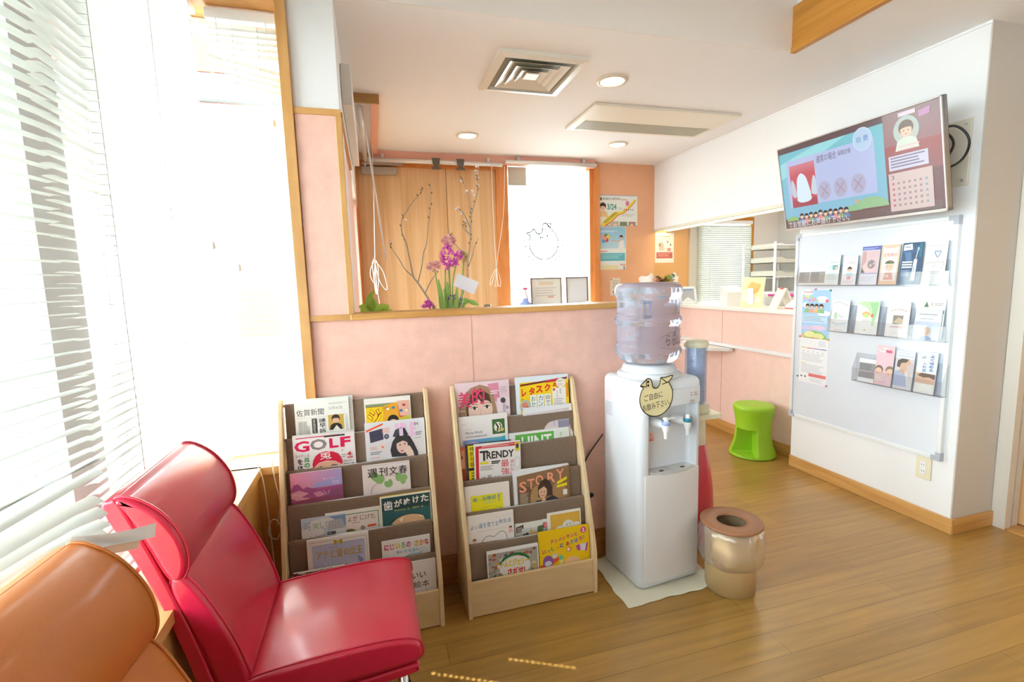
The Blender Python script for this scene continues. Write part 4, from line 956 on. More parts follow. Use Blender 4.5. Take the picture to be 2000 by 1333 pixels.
def a_golf(a):
    a.r(0, 0, 1, a.H, '#eeeaec').r(0, 0, 1, 0.035, '#dcdad8').lines(0.05, 0.045, 0.78, 0.085, 1, '#c9426a').r(0.50, 0.05, 0.84, 0.08, '#3b3638')
    a.t('G', 0.02, 0.105, 0.26, 0.29, '#dd1858', 0.03).t('O', 0.27, 0.095, 0.54, 0.285, '#8d8487', 0.03).t('L', 0.58, 0.105, 0.73, 0.275, '#dd1858', 0.04).t('F', 0.76, 0.10, 0.93, 0.275, '#dd1858', 0.04).t('T', 0.77, 0.32, 0.80, 0.36, K)
    a.t('ライデン D', 0.03, 0.33, 0.25, 0.385, K).vt('を体感', 0.055, 0.40, 0.145, 0.72, K, 0.03).vt('真の', 0.16, 0.385, 0.25, 0.57, '#3a9a4c', 0.035).vt('ハン', 0.16, 0.58, 0.25, 0.76, K, 0.02)
    a.e(0.53, 0.66, 0.24, 0.28, '#e3b193').e(0.30, 0.62, 0.025, 0.06, '#d9a284').e(0.76, 0.62, 0.025, 0.06, '#d9a284')
    a.p([(0.30, 0.60), (0.29, 0.52), (0.31, 0.45), (0.35, 0.38), (0.42, 0.335), (0.52, 0.32), (0.63, 0.335), (0.71, 0.38), (0.76, 0.46), (0.78, 0.54), (0.765, 0.58), (0.66, 0.51), (0.52, 0.485), (0.40, 0.51)], '#d5203f')
    a.l([(0.30, 0.60), (0.40, 0.51), (0.52, 0.485), (0.66, 0.51), (0.77, 0.585)], 0.014, '#e8c9cb').t('兎', 0.42, 0.335, 0.60, 0.455, '#f4f1f2', 0.04)
    a.l([(0.37, 0.60), (0.42, 0.575), (0.47, 0.60)], 0.016, '#3c2a22').l([(0.57, 0.595), (0.62, 0.565), (0.69, 0.58)], 0.016, '#3c2a22').e(0.43, 0.635, 0.034, 0.014, '#2c1f1a', 12).e(0.63, 0.625, 0.034, 0.014, '#2c1f1a', 12).l([(0.52, 0.60), (0.515, 0.70), (0.55, 0.715)], 0.010, '#c08a6c').e(0.53, 0.77, 0.07, 0.02, '#b9655c')
    a.t('4', 0.86, 0.365, 0.925, 0.44, '#d5203f', 0.04).r(0.86, 0.455, 0.95, 0.475, '#d5203f').lines(0.77, 0.40, 0.84, 0.475, 2, '#b0a8a8').t('プロツアー', 0.79, 0.505, 0.97, 0.545, K, 0.012).t('選手名鑑', 0.79, 0.56, 0.97, 0.61, K, 0.02)
def a_more(a):
    a.g(0, 0, 1, a.H, '#e4e4ea', '#d9dadf')
    for x0, x1 in ((0.50, 0.56), (0.60, 0.66), (0.745, 0.80)): a.r(x0, 0.05, x1, 0.30, '#efc3e6')
    a.t('R', 0.58, 0.05, 0.73, 0.28, '#efc3e6', 0.02).t('E', 0.75, 0.06, 0.86, 0.28, '#efc3e6', 0.02).p([(0.02, 0.12), (0.30, 0.02), (0.30, 0.05), (0.02, 0.155)], '#ef5f26')
    a.p([(0.07, 0.15), (0.29, 0.11), (0.30, 0.30), (0.08, 0.34)], '#43445a').e(0.35, 0.255, 0.042, 0.045, '#57506c').e(0.35, 0.25, 0.022, 0.022, '#8f88a8', 12)
    a.lines(0.28, 0.11, 0.42, 0.20, 4, '#ea9c8c').r(0.22, 0.36, 0.32, 0.48, '#f0dcd6').e(0.275, 0.43, 0.02, 0.02, '#d98c6a').lines(0.07, 0.41, 0.20, 0.47, 4, '#e8a79a').lines(0.07, 0.50, 0.26, 0.56, 2, '#85858c').lines(0.07, 0.59, 0.22, 0.62, 1, '#e8a79a')
    a.p([(0.42, 0.62), (0.40, 0.50), (0.44, 0.36), (0.50, 0.28), (0.56, 0.24), (0.66, 0.24), (0.74, 0.30), (0.80, 0.42), (0.86, 0.58), (0.86, 0.64)], '#37383c')
    a.p([(0.45, 0.27), (0.50, 0.16), (0.58, 0.13), (0.66, 0.14), (0.71, 0.26), (0.60, 0.285)], '#2f3035').p([(0.46, 0.27), (0.50, 0.285), (0.57, 0.20), (0.57, 0.14), (0.52, 0.16)], '#4c4d55').r(0.565, 0.14, 0.63, 0.27, '#e4cfe8')
    a.e(0.60, 0.44, 0.095, 0.135, '#e9c7bb').p([(0.50, 0.40), (0.53, 0.30), (0.62, 0.29), (0.70, 0.34), (0.70, 0.40), (0.62, 0.355)], '#3b3a3c').e(0.565, 0.425, 0.018, 0.010, '#2a2022', 10).e(0.645, 0.415, 0.018, 0.010, '#2a2022', 10).e(0.595, 0.53, 0.028, 0.012, '#c4525c', 12)
    a.p([(0.63, 0.53), (0.68, 0.45), (0.73, 0.46), (0.78, 0.56), (0.80, 0.66), (0.70, 0.66)], '#ecd0c4').l([(0.63, 0.50), (0.67, 0.47), (0.71, 0.46)], 0.022, '#e9c7bb')
    a.t('04', 0.82, 0.06, 0.89, 0.115, '#55525c').lines(0.84, 0.23, 0.95, 0.30, 2, '#7d7a86').lines(0.82, 0.32, 0.95, 0.35, 2, '#a9a6b0')
def a_land(a):
    a.g(0, 0, 1, 0.36, '#e58fa6', '#b4a3d6', True).p([(0.38, 0.36), (0.48, 0.24), (1, 0.17), (1, 0.36)], '#a9a9dd').g(0, 0.34, 1, a.H, '#b8668f', '#8a4a72')
    a.p([(0, 0.34), (0.06, 0.24), (0.14, 0.22), (0.24, 0.34), (0.30, 0.30), (0.40, 0.34), (0.55, 0.38), (0.78, 0.35), (1, 0.33), (1, 0.46), (0, 0.52)], '#a8588c').p([(0, 0.40), (0.16, 0.36), (0.34, 0.44), (0.2, 0.5), (0.42, 0.56), (0.1, 0.56), (0, 0.5)], '#e3a3b4').p([(0.42, 0.44), (0.55, 0.42), (0.66, 0.50), (0.5, 0.54)], '#d795b3').p([(0.62, 0.56), (0.8, 0.42), (1, 0.38), (1, 0.7), (0.5, 0.7)], '#8f5a80').p([(0, 0.6), (0.4, 0.54), (1, 0.56), (1, a.H), (0, a.H)], '#94506c')
    a.l([(0.05, 0.44), (0.2, 0.47), (0.3, 0.43)], 0.012, '#f0c1c6').l([(0.62, 0.42), (0.68, 0.5)], 0.008, '#f0d9e4').l([(0.74, 0.42), (0.72, 0.5)], 0.008, '#f0d9e4').t('旅と峠の', 0.62, 0.155, 0.86, 0.205, '#ead9ee').t('物語', 0.80, 0.235, 0.94, 0.30, '#ead9ee')
def a_bunshun(a):
    a.r(0, 0, 1, a.H, '#ebe1df').r(0.03, 0.02, 0.99, 0.024, '#55525a')
    a.p([(0.15, 0.27), (0.24, 0.14), (0.33, 0.22), (0.44, 0.25), (0.46, 0.36), (0.38, 0.44), (0.30, 0.42)], '#8bb872').e(0.53, 0.44, 0.09, 0.095, '#8bb872', 16).e(0.50, 0.35, 0.05, 0.045, '#ebe1df', 12).e(0.75, 0.33, 0.07, 0.10, '#8bb872', 14).e(0.85, 0.36, 0.09, 0.08, '#8bb872', 14).e(0.84, 0.43, 0.06, 0.07, '#8bb872', 12)
    a.l(smoothloop([(0.30, 0.42), (0.22, 0.46), (0.17, 0.55), (0.17, 0.7)], 5, False), 0.010, '#8f8a8c').t('週', 0.11, 0.085, 0.31, 0.27, K, 0.02).t('刊', 0.35, 0.085, 0.52, 0.265, K, 0.02).t('文', 0.56, 0.085, 0.73, 0.265, K, 0.02).t('春', 0.76, 0.085, 0.94, 0.265, K, 0.02).lines(0.50, 0.275, 0.72, 0.292, 1, '#a79fa4')
def a_okashi(a):
    a.g(0, 0, 1, a.H, '#bccfe2', '#c9d6dc').e(0.2, 0.35, 0.3, 0.12, '#e2e6e8').e(0.5, 0.15, 0.35, 0.12, '#dfe5e6').e(0.85, 0.42, 0.2, 0.1, '#dce4e6').p([(0.62, 0.02), (1, 0.02), (1, 0.3), (0.8, 0.14)], '#7f9cc6')
    a.t('可', 0.05, 0.10, 0.22, 0.29, '#8aa9bf').t('笑', 0.25, 0.13, 0.40, 0.28, '#7fae8f').t('し', 0.42, 0.11, 0.50, 0.27, '#7f9fae').t('な', 0.53, 0.12, 0.66, 0.26, '#79a88f').t('十二月', 0.12, 0.42, 0.6, 0.56, '#9aaebc')
    a.p([(0.58, 0.34), (0.62, 0.12), (0.92, 0.10), (0.98, 0.34)], '#b6bfc4')
    for k in range(5): a.l([(0.62+0.07*k, 0.12), (0.62+0.07*k, 0.33)], 0.006, '#8a98a0')
    a.r(0.57, 0.38, 0.76, 0.46, '#5a6068').r(0.60, 0.40, 0.66, 0.44, '#aab3b8')
def a_nigeta(a):
    a.r(0, 0, 1, a.H, '#f0eee8').l([(0.03, 0.08), (0.96, 0.08), (0.96, a.H-0.03), (0.03, a.H-0.03)], 0.016, '#5f9a86', closed=True).r(0.05, 0.10, 0.94, a.H-0.05, '#efe3dc')
    a.t('ょが にげた', 0.40, 0.12, 0.90, 0.225, '#3a3632').lines(0.46, 0.25, 0.62, 0.28, 1, '#b0a9a2')
    a.l([(0.66+0.045*(1-k/26)*math.cos(k*0.75), 0.37+0.045*(1-k/26)*math.sin(k*0.75)) for k in range(24)], 0.008, '#4a443e')
    for k in range(6): a.e(0.77+k*0.025, 0.355-0.008*(k % 2), 0.022, 0.022, ('#e04a2c', '#ec7a30')[k % 2], 10)
    a.e(0.42, 0.42, 0.11, 0.06, '#7d7a46')
def a_nuketa(a):
    a.r(0, 0, 1, a.H, '#f2efe8').r(0.03, 0.03, 0.985, a.H-0.03, '#26484a').r(0.03, 0.30, 0.985, a.H-0.03, '#2f6368')
    for ch, x0, x1, y0, y1 in (('歯', 0.07, 0.24, 0.10, 0.285), ('が', 0.27, 0.43, 0.09, 0.24), ('ぬ', 0.455, 0.605, 0.085, 0.22), ('け', 0.64, 0.765, 0.07, 0.21), ('た', 0.80, 0.955, 0.06, 0.205)): a.t(ch, x0, y0, x1, y1, '#f4f1ea', 0.028, rot=-2)
    a.t('中川ひろたか・作', 0.27, 0.285, 0.565, 0.325, '#d9d27c', 0.01).t('大島妙子・絵', 0.615, 0.275, 0.84, 0.315, '#d9d27c', 0.01)
    a.p([(0.20, 0.56), (0.32, 0.47), (0.45, 0.425), (0.6, 0.42), (0.72, 0.44), (0.84, 0.50), (0.86, 0.58), (0.70, 0.62), (0.3, 0.62)], '#ddb78d').l(smoothloop([(0.16, 0.56), (0.32, 0.46), (0.52, 0.415), (0.72, 0.43), (0.90, 0.52)], 4, False), 0.014, '#1f3b3e').p([(0.35, 0.50), (0.44, 0.46), (0.40, 0.56)], '#efe9cf').p([(0.72, 0.44), (0.84, 0.49), (0.78, 0.5)], '#efe6e0')
def a_ana(a):
    a.r(0, 0, 1, a.H, '#ece8e6').l([(0.035, 0.05), (0.965, 0.05), (0.965, a.H), (0.035, a.H)], 0.012, '#c9c2b8').g(0.08, 0.10, 0.93, a.H-0.08, '#b9bfdf', '#cdd3ea')
    a.p([(0.43, 0.045), (0.50, 0.075), (0.57, 0.045), (0.57, 0.14), (0.50, 0.10), (0.43, 0.14)], '#b7a23c').e(0.50, 0.09, 0.03, 0.025, '#d2c070', 10)
    a.t('Disney', 0.36, 0.155, 0.50, 0.185, '#9a8a66').t('アナと雪の女王', 0.145, 0.20, 0.885, 0.35, '#7d6432', 0.035).t('アナと雪の女王', 0.15, 0.20, 0.88, 0.345, '#d7b263', 0.004)
    for k in range(9):
        an = R(k*40); a.l([(0.34, 0.53), (0.34+0.16*math.cos(an), 0.53+0.13*math.sin(an))], 0.012, '#e4e8f4'); a.l([(0.66, 0.52), (0.66+0.13*math.cos(an+0.3), 0.52+0.11*math.sin(an+0.3))], 0.012, '#d5daf0')
    a.p([(0.08, 0.62), (0.25, 0.5), (0.42, 0.6), (0.6, 0.48), (0.8, 0.58), (0.93, 0.5), (0.93, 0.9), (0.08, 0.9)], '#a9b2da').p([(0.80, 0.36), (0.90, 0.46), (0.86, 0.52), (0.82, 0.46)], '#8e97c8')
def a_niji(a):
    a.r(0, 0, 1, a.H, '#eceae8')
    for ch, x, c in (('に', 0.05, '#cc4a72'), ('じ', 0.165, '#e07a8a'), ('い', 0.28, '#e3c53c'), ('ろ', 0.39, '#7dba5e'), ('の', 0.50, '#c45a9a'), ('さ', 0.665, '#d9b43a'), ('か', 0.775, '#e58a4a'), ('な', 0.88, '#cc4a5c')): a.t(ch, x, 0.075, x+0.095, 0.20, c, 0.045)
    a.t('めいろえほん', 0.29, 0.235, 0.76, 0.305, '#4f9fc6', 0.02)
    for k in range(3): a.l(smoothloop([(0.0, 0.30+0.04*k), (0.08, 0.28+0.04*k), (0.16, 0.32+0.04*k), (0.26, 0.30+0.04*k)], 4, False), 0.006, '#a9cfe2'); a.l(smoothloop([(0.74, 0.27+0.04*k), (0.84, 0.24+0.04*k), (0.92, 0.27+0.04*k), (1, 0.25+0.04*k)], 4, False), 0.006, '#a9cfe2')
    a.l(smoothloop([(0.46, 0.40), (0.58, 0.35), (0.70, 0.36), (0.82, 0.34)], 4, False), 0.016, '#7fb0de')
def a_bw(a):
    a.r(0, 0, 1, a.H, '#e2ddd6'); rg = random.Random(3)
    for k in range(70): a.p([(rg.random(), rg.random()*0.35) for _ in range(3)], K); a.k -= 0.9
    a.k += 1; a.r(0, 0.0, 0.10, 0.35, '#7a2a2a').e(0.13, 0.14, 0.05, 0.06, '#d9c23a')
def a_ehon(a):
    a.r(0, 0, 1, a.H, '#eae2e0').t('かわいい', 0.18, 0.22, 0.78, 0.36, K, 0.01).t('の絵本', 0.36, 0.42, 0.84, 0.56, K, 0.012)
    a.l(smoothloop([(0.50, 0.74), (0.6, 0.70), (0.72, 0.74), (0.80, 0.68), (0.76, 0.62)], 4, False), 0.008, '#8f8a88').l([(0.72, 0.74), (0.80, 0.80)], 0.008, '#8f8a88')
def a_biteki(a):
    a.g(0, 0, 1, a.H, '#e9cfd6', '#dfb9c4').p([(0.60, 0.05), (0.80, 0.04), (0.82, 0.40), (0.66, 0.36)], '#dd8aa6').r(0.76, 0.32, 0.99, 0.62, '#ead9e0')
    a.p([(0.02, 0.74), (0.06, 0.45), (0.16, 0.22), (0.28, 0.10), (0.45, 0.05), (0.60, 0.10), (0.70, 0.25), (0.74, 0.5), (0.78, 0.74)], '#a68468').p([(0.20, 0.74), (0.18, 0.45), (0.28, 0.22), (0.45, 0.12), (0.62, 0.24), (0.67, 0.5), (0.68, 0.74)], '#5e4334')
    a.e(0.445, 0.52, 0.225, 0.30, '#ecc9ba', 30).p([(0.20, 0.42), (0.27, 0.24), (0.42, 0.16), (0.58, 0.22), (0.66, 0.42), (0.60, 0.36), (0.54, 0.34), (0.47, 0.38), (0.42, 0.31), (0.33, 0.36), (0.27, 0.39)], '#533a2d')
    for cx, dy in ((0.335, 0.0), (0.565, -0.01)):
        a.e(cx, 0.475+dy, 0.058, 0.030, '#f2ece8', 16); a.e(cx, 0.475+dy, 0.027, 0.028, '#4a352c', 14); a.l([(cx-0.06, 0.465+dy), (cx, 0.443+dy), (cx+0.06, 0.465+dy)], 0.012, '#33241f'); a.l([(cx-0.065, 0.415+dy), (cx, 0.395+dy), (cx+0.065, 0.415+dy)], 0.010, '#8a6a56')
    a.l([(0.44, 0.50), (0.435, 0.60), (0.47, 0.61)], 0.008, '#d9a894').e(0.45, 0.695, 0.07, 0.022, '#cc7a78').t('美', 0.05, 0.16, 0.27, 0.45, '#e2446c', 0.03).t('的', 0.30, 0.10, 0.53, 0.40, '#e2446c', 0.03)
    a.l([(0.88, 0.42), (0.88, 0.58)], 0.035, '#cbb6c2').e(0.87, 0.37, 0.048, 0.05, '#4d3c46').e(0.945, 0.51, 0.03, 0.03, '#a892b6').lines(0.64, 0.18, 0.80, 0.26, 2, '#f4e4ea').lines(0.83, 0.12, 0.97, 0.24, 5, '#c9a8b8').lines(0.03, 0.50, 0.16, 0.52, 1, '#e6dcd4')
def a_lettuce(a):
    a.r(0, 0, 1, a.H, '#dfe6ee').r(0.07, 0.10, 1, a.H, '#f2cf10').p([(0.08, 0.13), (0.98, 0.055), (0.98, 0.09), (0.08, 0.165)], '#7b2a22').p([(0.56, 0.092), (0.80, 0.072), (0.76, 0.125), (0.56, 0.135)], '#cf2f3c')
    for ch, x0, x1, y0 in (('レ', 0.10, 0.19, 0.215), ('タ', 0.24, 0.35, 0.195), ('ス', 0.37, 0.50, 0.175), ('ク', 0.53, 0.65, 0.155), ('ラ', 0.70, 0.82, 0.145)): a.t(ch, x0, y0, x1, y0+0.135, '#dc2a22', 0.05)
    a.e(0.85, 0.155, 0.09, 0.085, '#eee6da').t('500', 0.80, 0.165, 0.88, 0.20, '#c98a80').lines(0.79, 0.11, 0.91, 0.14, 2, '#9a9a86')
    a.r(0.68, 0.24, 0.94, 0.62, '#eee9e4').e(0.715, 0.27, 0.027, 0.027, '#d4605a', 14)
    for i, s_ in enumerate(('おかず', 'カンタ', '卵でふ')): a.r(0.255+i*0.135, 0.335, 0.375+i*0.135, 0.66, '#eceeea'); a.vt(s_, 0.275+i*0.135, 0.35, 0.358+i*0.135, 0.65, '#33323a', 0.0)
    a.e(0.16, 0.52, 0.105, 0.11, '#b9bca6').e(0.15, 0.50, 0.06, 0.05, '#d98a6e', 14).e(0.19, 0.56, 0.04, 0.035, '#c25a46', 12).e(0.12, 0.58, 0.04, 0.03, '#7f9a5e', 12).t('3', 0.095, 0.385, 0.125, 0.42, '#6a5a2a')
    a.lines(0.82, 0.27, 0.855, 0.36, 4, '#8a8480').lines(0.76, 0.30, 0.79, 0.46, 6, '#d0a0ac').lines(0.70, 0.44, 0.90, 0.56, 4, '#b9aeb0').r(0.955, 0.16, 0.985, 0.42, '#e07a2a')
def a_marine(a):
    a.r(0, 0, 1, a.H, '#ebe6e6').r(0.68, 0.11, 0.94, 0.41, '#3f6a38').e(0.80, 0.27, 0.085, 0.10, '#e8e6d2', 16).l([(0.76, 0.20), (0.80, 0.27), (0.78, 0.35)], 0.03, K).l([(0.83, 0.20), (0.86, 0.27), (0.83, 0.34)], 0.02, '#33322a').e(0.88, 0.33, 0.04, 0.035, '#cfc04a', 10)
    a.lines(0.06, 0.15, 0.15, 0.17, 1, '#b9b3b6').lines(0.13, 0.265, 0.26, 0.28, 1, '#b9b3b6').t('Marine World', 0.13, 0.305, 0.47, 0.36, '#4a4648').t('uminonakamichi', 0.13, 0.385, 0.56, 0.43, '#4a4648')
    a.g(0.07, 0.47, 0.94, 0.78, '#8a94c8', '#3fb4da', True).e(0.25, 0.62, 0.22, 0.10, '#d9d3ea').l(smoothloop([(0.07, 0.56), (0.3, 0.60), (0.6, 0.53), (0.94, 0.46)], 6, False), 0.012, '#9fc070')
def a_brush(a):
    a.r(0, 0, 1, a.H, '#e6e6ea').p([(0.06, 0.12), (0.94, 0.07), (0.97, a.H), (0.06, a.H)], '#d8ccd0').t('BRUSHUP', 0.14, 0.15, 0.47, 0.215, '#a69a9e').t('SPORTS', 0.16, 0.235, 0.41, 0.295, '#a69a9e').r(0.70, 0.29, 0.93, 0.455, '#8d8aa6').r(0.70, 0.29, 0.93, 0.32, '#a29fb6').lines(0.605, 0.31, 0.635, 0.40, 5, '#8d868a').lines(0.82, 0.09, 0.93, 0.11, 1, '#b9aeb4')
def a_hint(a): a.r(0, 0, 1, a.H, '#eceaea').r(0.10, 0.035, 0.74, 0.32, '#5fae4c').t('HINT', 0.20, 0.075, 0.70, 0.27, '#f4f2f0', 0.02).r(0.74, 0.04, 0.98, 0.32, '#dfe6dc').t('2', 0.84, 0.07, 0.88, 0.12, '#7d8a7a')
def a_black(a):
    a.r(0, 0, 1, a.H, '#4b4a56').r(0.02, 0.02, 0.24, a.H, '#29292c').r(0.05, 0.03, 0.22, 0.50, '#ecd40e').r(0.05, 0.56, 0.23, 1.2, '#ecd40e').vt('特別付録', 0.09, 0.05, 0.185, 0.48, K, 0.02).lines(0.10, 0.60, 0.18, 1.12, 9, '#7a6a1a')
def a_trendy(a):
    a.r(0, 0, 1, a.H, '#ece7e6').p([(0.03, 0.05), (0.99, 0.02), (0.99, 0.10), (0.10, 0.10), (0.09, a.H), (0.03, a.H)], '#d32a38').lines(0.16, 0.05, 0.90, 0.09, 2, '#f0c9c4')
    a.t('T', 0.12, 0.15, 0.30, 0.36, '#332c28', 0.03).t('RENDY', 0.26, 0.175, 0.86, 0.33, '#332c28', 0.03).r(0.88, 0.03, 0.985, 0.22, '#e6d23a').e(0.93, 0.11, 0.035, 0.06, '#4d4a4c', 12)
    a.lines(0.36, 0.38, 0.56, 0.45, 2, K, 0.7).r(0.12, 0.385, 0.30, 0.43, '#e6d21a').lines(0.12, 0.47, 0.42, 0.57, 4, '#9d938f').vt('最強の', 0.57, 0.37, 0.74, 0.86, '#d3283c', 0.01).vt('疲れない', 0.765, 0.38, 0.85, 0.72, '#cf5a68', 0.0).t('筋', 0.40, 0.70, 0.56, 0.87, '#d3283c', 0.01).vt('服選', 0.27, 0.66, 0.36, 0.90, '#5d5654').vt('法則', 0.13, 0.68, 0.23, 0.90, '#5d5654').ring(0.92, 0.46, 0.06, 0.12, 0.008, '#b9a9a8')
def a_orange(a): a.r(0, 0, 1, a.H, '#d9704a').r(0.02, 0.10, 0.12, 0.6, '#e8a07e').t('1', 0.03, 0.25, 0.06, 0.34, '#2c1c18').r(0.02, 0.62, 0.12, 1.0, '#b8482f')
def a_chiryo(a):
    a.r(0, 0, 1, a.H, '#efe5de').r(0.12, 0.22, 0.84, 1.2, '#f0e226').t('歯', 0.17, 0.265, 0.27, 0.345, '#26929a', 0.03).t('の', 0.29, 0.285, 0.36, 0.335, '#b9c060', 0.01).t('治療前', 0.37, 0.25, 0.69, 0.345, '#26929a', 0.03).t('に読もう', 0.42, 0.365, 0.68, 0.425, '#b3c6a4', 0.02).t('!', 0.73, 0.235, 0.77, 0.40, '#86a6ae', 0.02)
    for k in range(16):
        an = R(200+k*9); a.e(0.56+0.36*math.cos(an), 0.78+0.30*math.sin(an), 0.010, 0.010, '#7d7426', 6); a.k -= 1
    a.k += 1; a.e(0.53, 0.72, 0.20, 0.14, '#efe8b8')
def a_story(a):
    a.r(0, 0, 1, a.H, '#e6e6ea').r(0.06, 0.10, 1, a.H, '#8d6a4c').p([(0.06, 0.10), (1, 0.02), (1, 0.12), (0.06, 0.12)], '#8d6a4c').g(0.06, 0.30, 0.36, a.H, '#6d5340', '#7f6247').e(0.40, 0.52, 0.12, 0.22, '#b48c5e', 20).e(0.80, 0.52, 0.14, 0.25, '#a47e56', 20)
    for ch, x0, x1, y0, y1 in (('S', 0.095, 0.225, 0.20, 0.385), ('T', 0.24, 0.37, 0.17, 0.345), ('O', 0.385, 0.53, 0.125, 0.30), ('R', 0.60, 0.74, 0.105, 0.28), ('Y', 0.76, 0.91, 0.07, 0.25)): a.t(ch, x0, y0, x1, y1, '#ee9c80', 0.02)
    a.p([(0.42, 0.50), (0.42, 0.34), (0.47, 0.24), (0.55, 0.20), (0.63, 0.24), (0.68, 0.36), (0.68, 0.50)], '#43302a').e(0.505, 0.42, 0.075, 0.105, '#e3b698').p([(0.43, 0.38), (0.47, 0.27), (0.57, 0.29), (0.60, 0.40), (0.53, 0.33)], '#4a352c').e(0.48, 0.42, 0.013, 0.008, '#2c1f1a', 8).e(0.535, 0.42, 0.013, 0.008, '#2c1f1a', 8).l([(0.48, 0.475), (0.505, 0.485), (0.53, 0.472)], 0.010, '#b94a4a')
    a.p([(0.24, a.H), (0.28, 0.62), (0.40, 0.55), (0.52, 0.56), (0.68, 0.50), (0.82, 0.60), (0.86, a.H)], '#2a2b38').p([(0.46, 0.62), (0.50, 0.52), (0.55, 0.53), (0.54, 0.64), (0.50, 0.70)], '#e3b698').lines(0.10, 0.40, 0.26, 0.62, 9, '#cbb79c').p([(0.77, 0.28), (0.95, 0.21), (0.95, 0.26), (0.77, 0.33)], '#ecd814').p([(0.76, 0.345), (0.95, 0.315), (0.95, 0.365), (0.76, 0.385)], '#ecd814').r(0.87, 0.43, 0.945, 0.52, '#e6e2de').lines(0.10, 0.66, 0.22, 0.70, 2, '#d98a78')
def a_yoiha(a):
    a.r(0, 0, 1, a.H, '#eee7e2').t('よい', 0.06, 0.205, 0.235, 0.29, '#5e86b4', 0.012).t('歯を育てる', 0.245, 0.175, 0.655, 0.285, '#5e86b4', 0.014).t('食生活', 0.67, 0.155, 0.94, 0.245, '#5e86b4', 0.014).r(0.20, 0.345, 0.84, 0.349, '#b9aba6').r(0.60, 0.09, 0.95, 0.093, '#c9bdb8')
    a.l(smoothloop([(0.27, 0.85), (0.27, 0.66), (0.33, 0.52), (0.44, 0.47), (0.55, 0.50), (0.62, 0.46), (0.72, 0.41), (0.80, 0.46), (0.83, 0.58), (0.83, 0.8)], 5, False), 0.010, '#4a4240').e(0.41, 0.68, 0.017, 0.030, K, 14).e(0.67, 0.63, 0.017, 0.030, K, 14)
    a.person(0.92, 0.37, 0.03, top='#e8a7b4', hair='#7d4a3a').person(0.13, 0.53, 0.035, top='#f0d0c8', hair='#7d4a3a')
def a_photo(a):
    a.r(0, 0, 1, a.H, '#e7e7e4').p([(0.02, 0.10), (0.24, 0.05), (0.20, a.H), (0.02, a.H)], '#52473e').r(0.02, 0.25, 0.98, a.H, '#b9b6a6').g(0.18, 0.16, 0.65, 0.34, '#d6d9da', '#b9bdb4').p([(0.62, 0.34), (0.64, 0.16), (0.80, 0.14), (0.80, 0.40)], '#5f7048').r(0.80, 0.08, 0.97, 0.24, '#c9414a').lines(0.83, 0.10, 0.94, 0.23, 4, '#eccaca').lines(0.05, 0.12, 0.20, 0.34, 5, '#c9c2ba')
    a.p([(0.40, 0.45), (0.42, 0.22), (0.46, 0.18), (0.50, 0.28), (0.62, 0.30), (0.66, 0.45)], '#d3a86a').e(0.25, 0.38, 0.06, 0.08, '#6a5846', 12).e(0.33, 0.36, 0.05, 0.08, '#3f3a34', 12).r(0.84, 0.27, 0.96, 0.42, '#8fa3a8')
def a_yellow(a):
    a.r(0, 0, 1, a.H, '#efe9e2').r(0.08, 0.06, 0.97, a.H-0.02, '#dcb04a').e(0.60, 0.43, 0.17, 0.17, '#eae8e4').e(0.85, 0.47, 0.14, 0.12, '#eae8e4').e(0.36, 0.50, 0.14, 0.10, '#eae8e4').l([(0.56, 0.42), (0.575, 0.37)], 0.016, '#4a4440').l([(0.66, 0.40), (0.675, 0.35)], 0.016, '#4a4440')
    for x, y in ((0.35, 0.17), (0.45, 0.13), (0.58, 0.12), (0.68, 0.13)): a.e(x, y, 0.010, 0.012, '#b98a36', 6)
def a_anpan(a):
    a.r(0, 0, 1, a.H, '#eec312').e(0.885, 0.085, 0.06, 0.06, '#c9468a', 12).t('2', 0.862, 0.05, 0.908, 0.12, '#f4f0ea', 0.02)
    for i, ch in enumerate('アンパンマンと'): a.t(ch, 0.225+i*0.079, 0.175-i*0.012, 0.29+i*0.079, 0.245-i*0.012, '#c2427e', 0.045); a.k -= 0.5
    for i, (ch, c) in enumerate(zip('いっしょにあそぼう!', ('#c2427e', '#4a66b0', '#3a9a7a', '#e08a2a', '#4a66b0', '#d04a4a', '#4a9ab8', '#7a66b0', '#c2427e', '#3a8ab8'))):
        x_ = 0.055+i*0.088+(0.03 if i > 4 else 0); y_ = 0.335-i*0.017; sm_ = 0.018 if ch in 'っょ' else 0
        a.t(ch, x_+sm_, y_+sm_*1.6, x_+(0.018 if ch == '!' else 0.07)-sm_*0.4, y_+0.08, c, 0.045); a.k -= 0.5
    a.k += 3
    a.p([(0.0, 0.62), (0.35, 0.50), (0.42, 0.56), (0.0, 0.74)], '#dd5a34').e(0.16, 0.56, 0.10, 0.11, '#8a5aa6').e(0.16, 0.60, 0.07, 0.05, '#d9d2da').p([(0.24, 0.44), (0.36, 0.42), (0.33, 0.52), (0.26, 0.52)], '#cfd0c6').e(0.42, 0.54, 0.045, 0.06, '#5fb28c').p([(0.37, 0.57), (0.47, 0.57), (0.43, 0.66), (0.40, 0.66)], '#e6d58a')
    a.e(0.58, 0.40, 0.055, 0.05, '#e58a3a', 12).e(0.57, 0.40, 0.03, 0.03, '#f0e6d6', 12).p([(0.72, 0.36), (0.80, 0.34), (0.81, 0.46), (0.75, 0.45)], '#a8479c').p([(0.80, 0.34), (0.94, 0.34), (0.90, 0.48), (0.81, 0.46)], '#ded2dc').p([(0.94, 0.33), (0.97, 0.34), (0.93, 0.50), (0.90, 0.48)], '#a8479c').e(0.64, 0.68, 0.17, 0.14, '#edbf92')
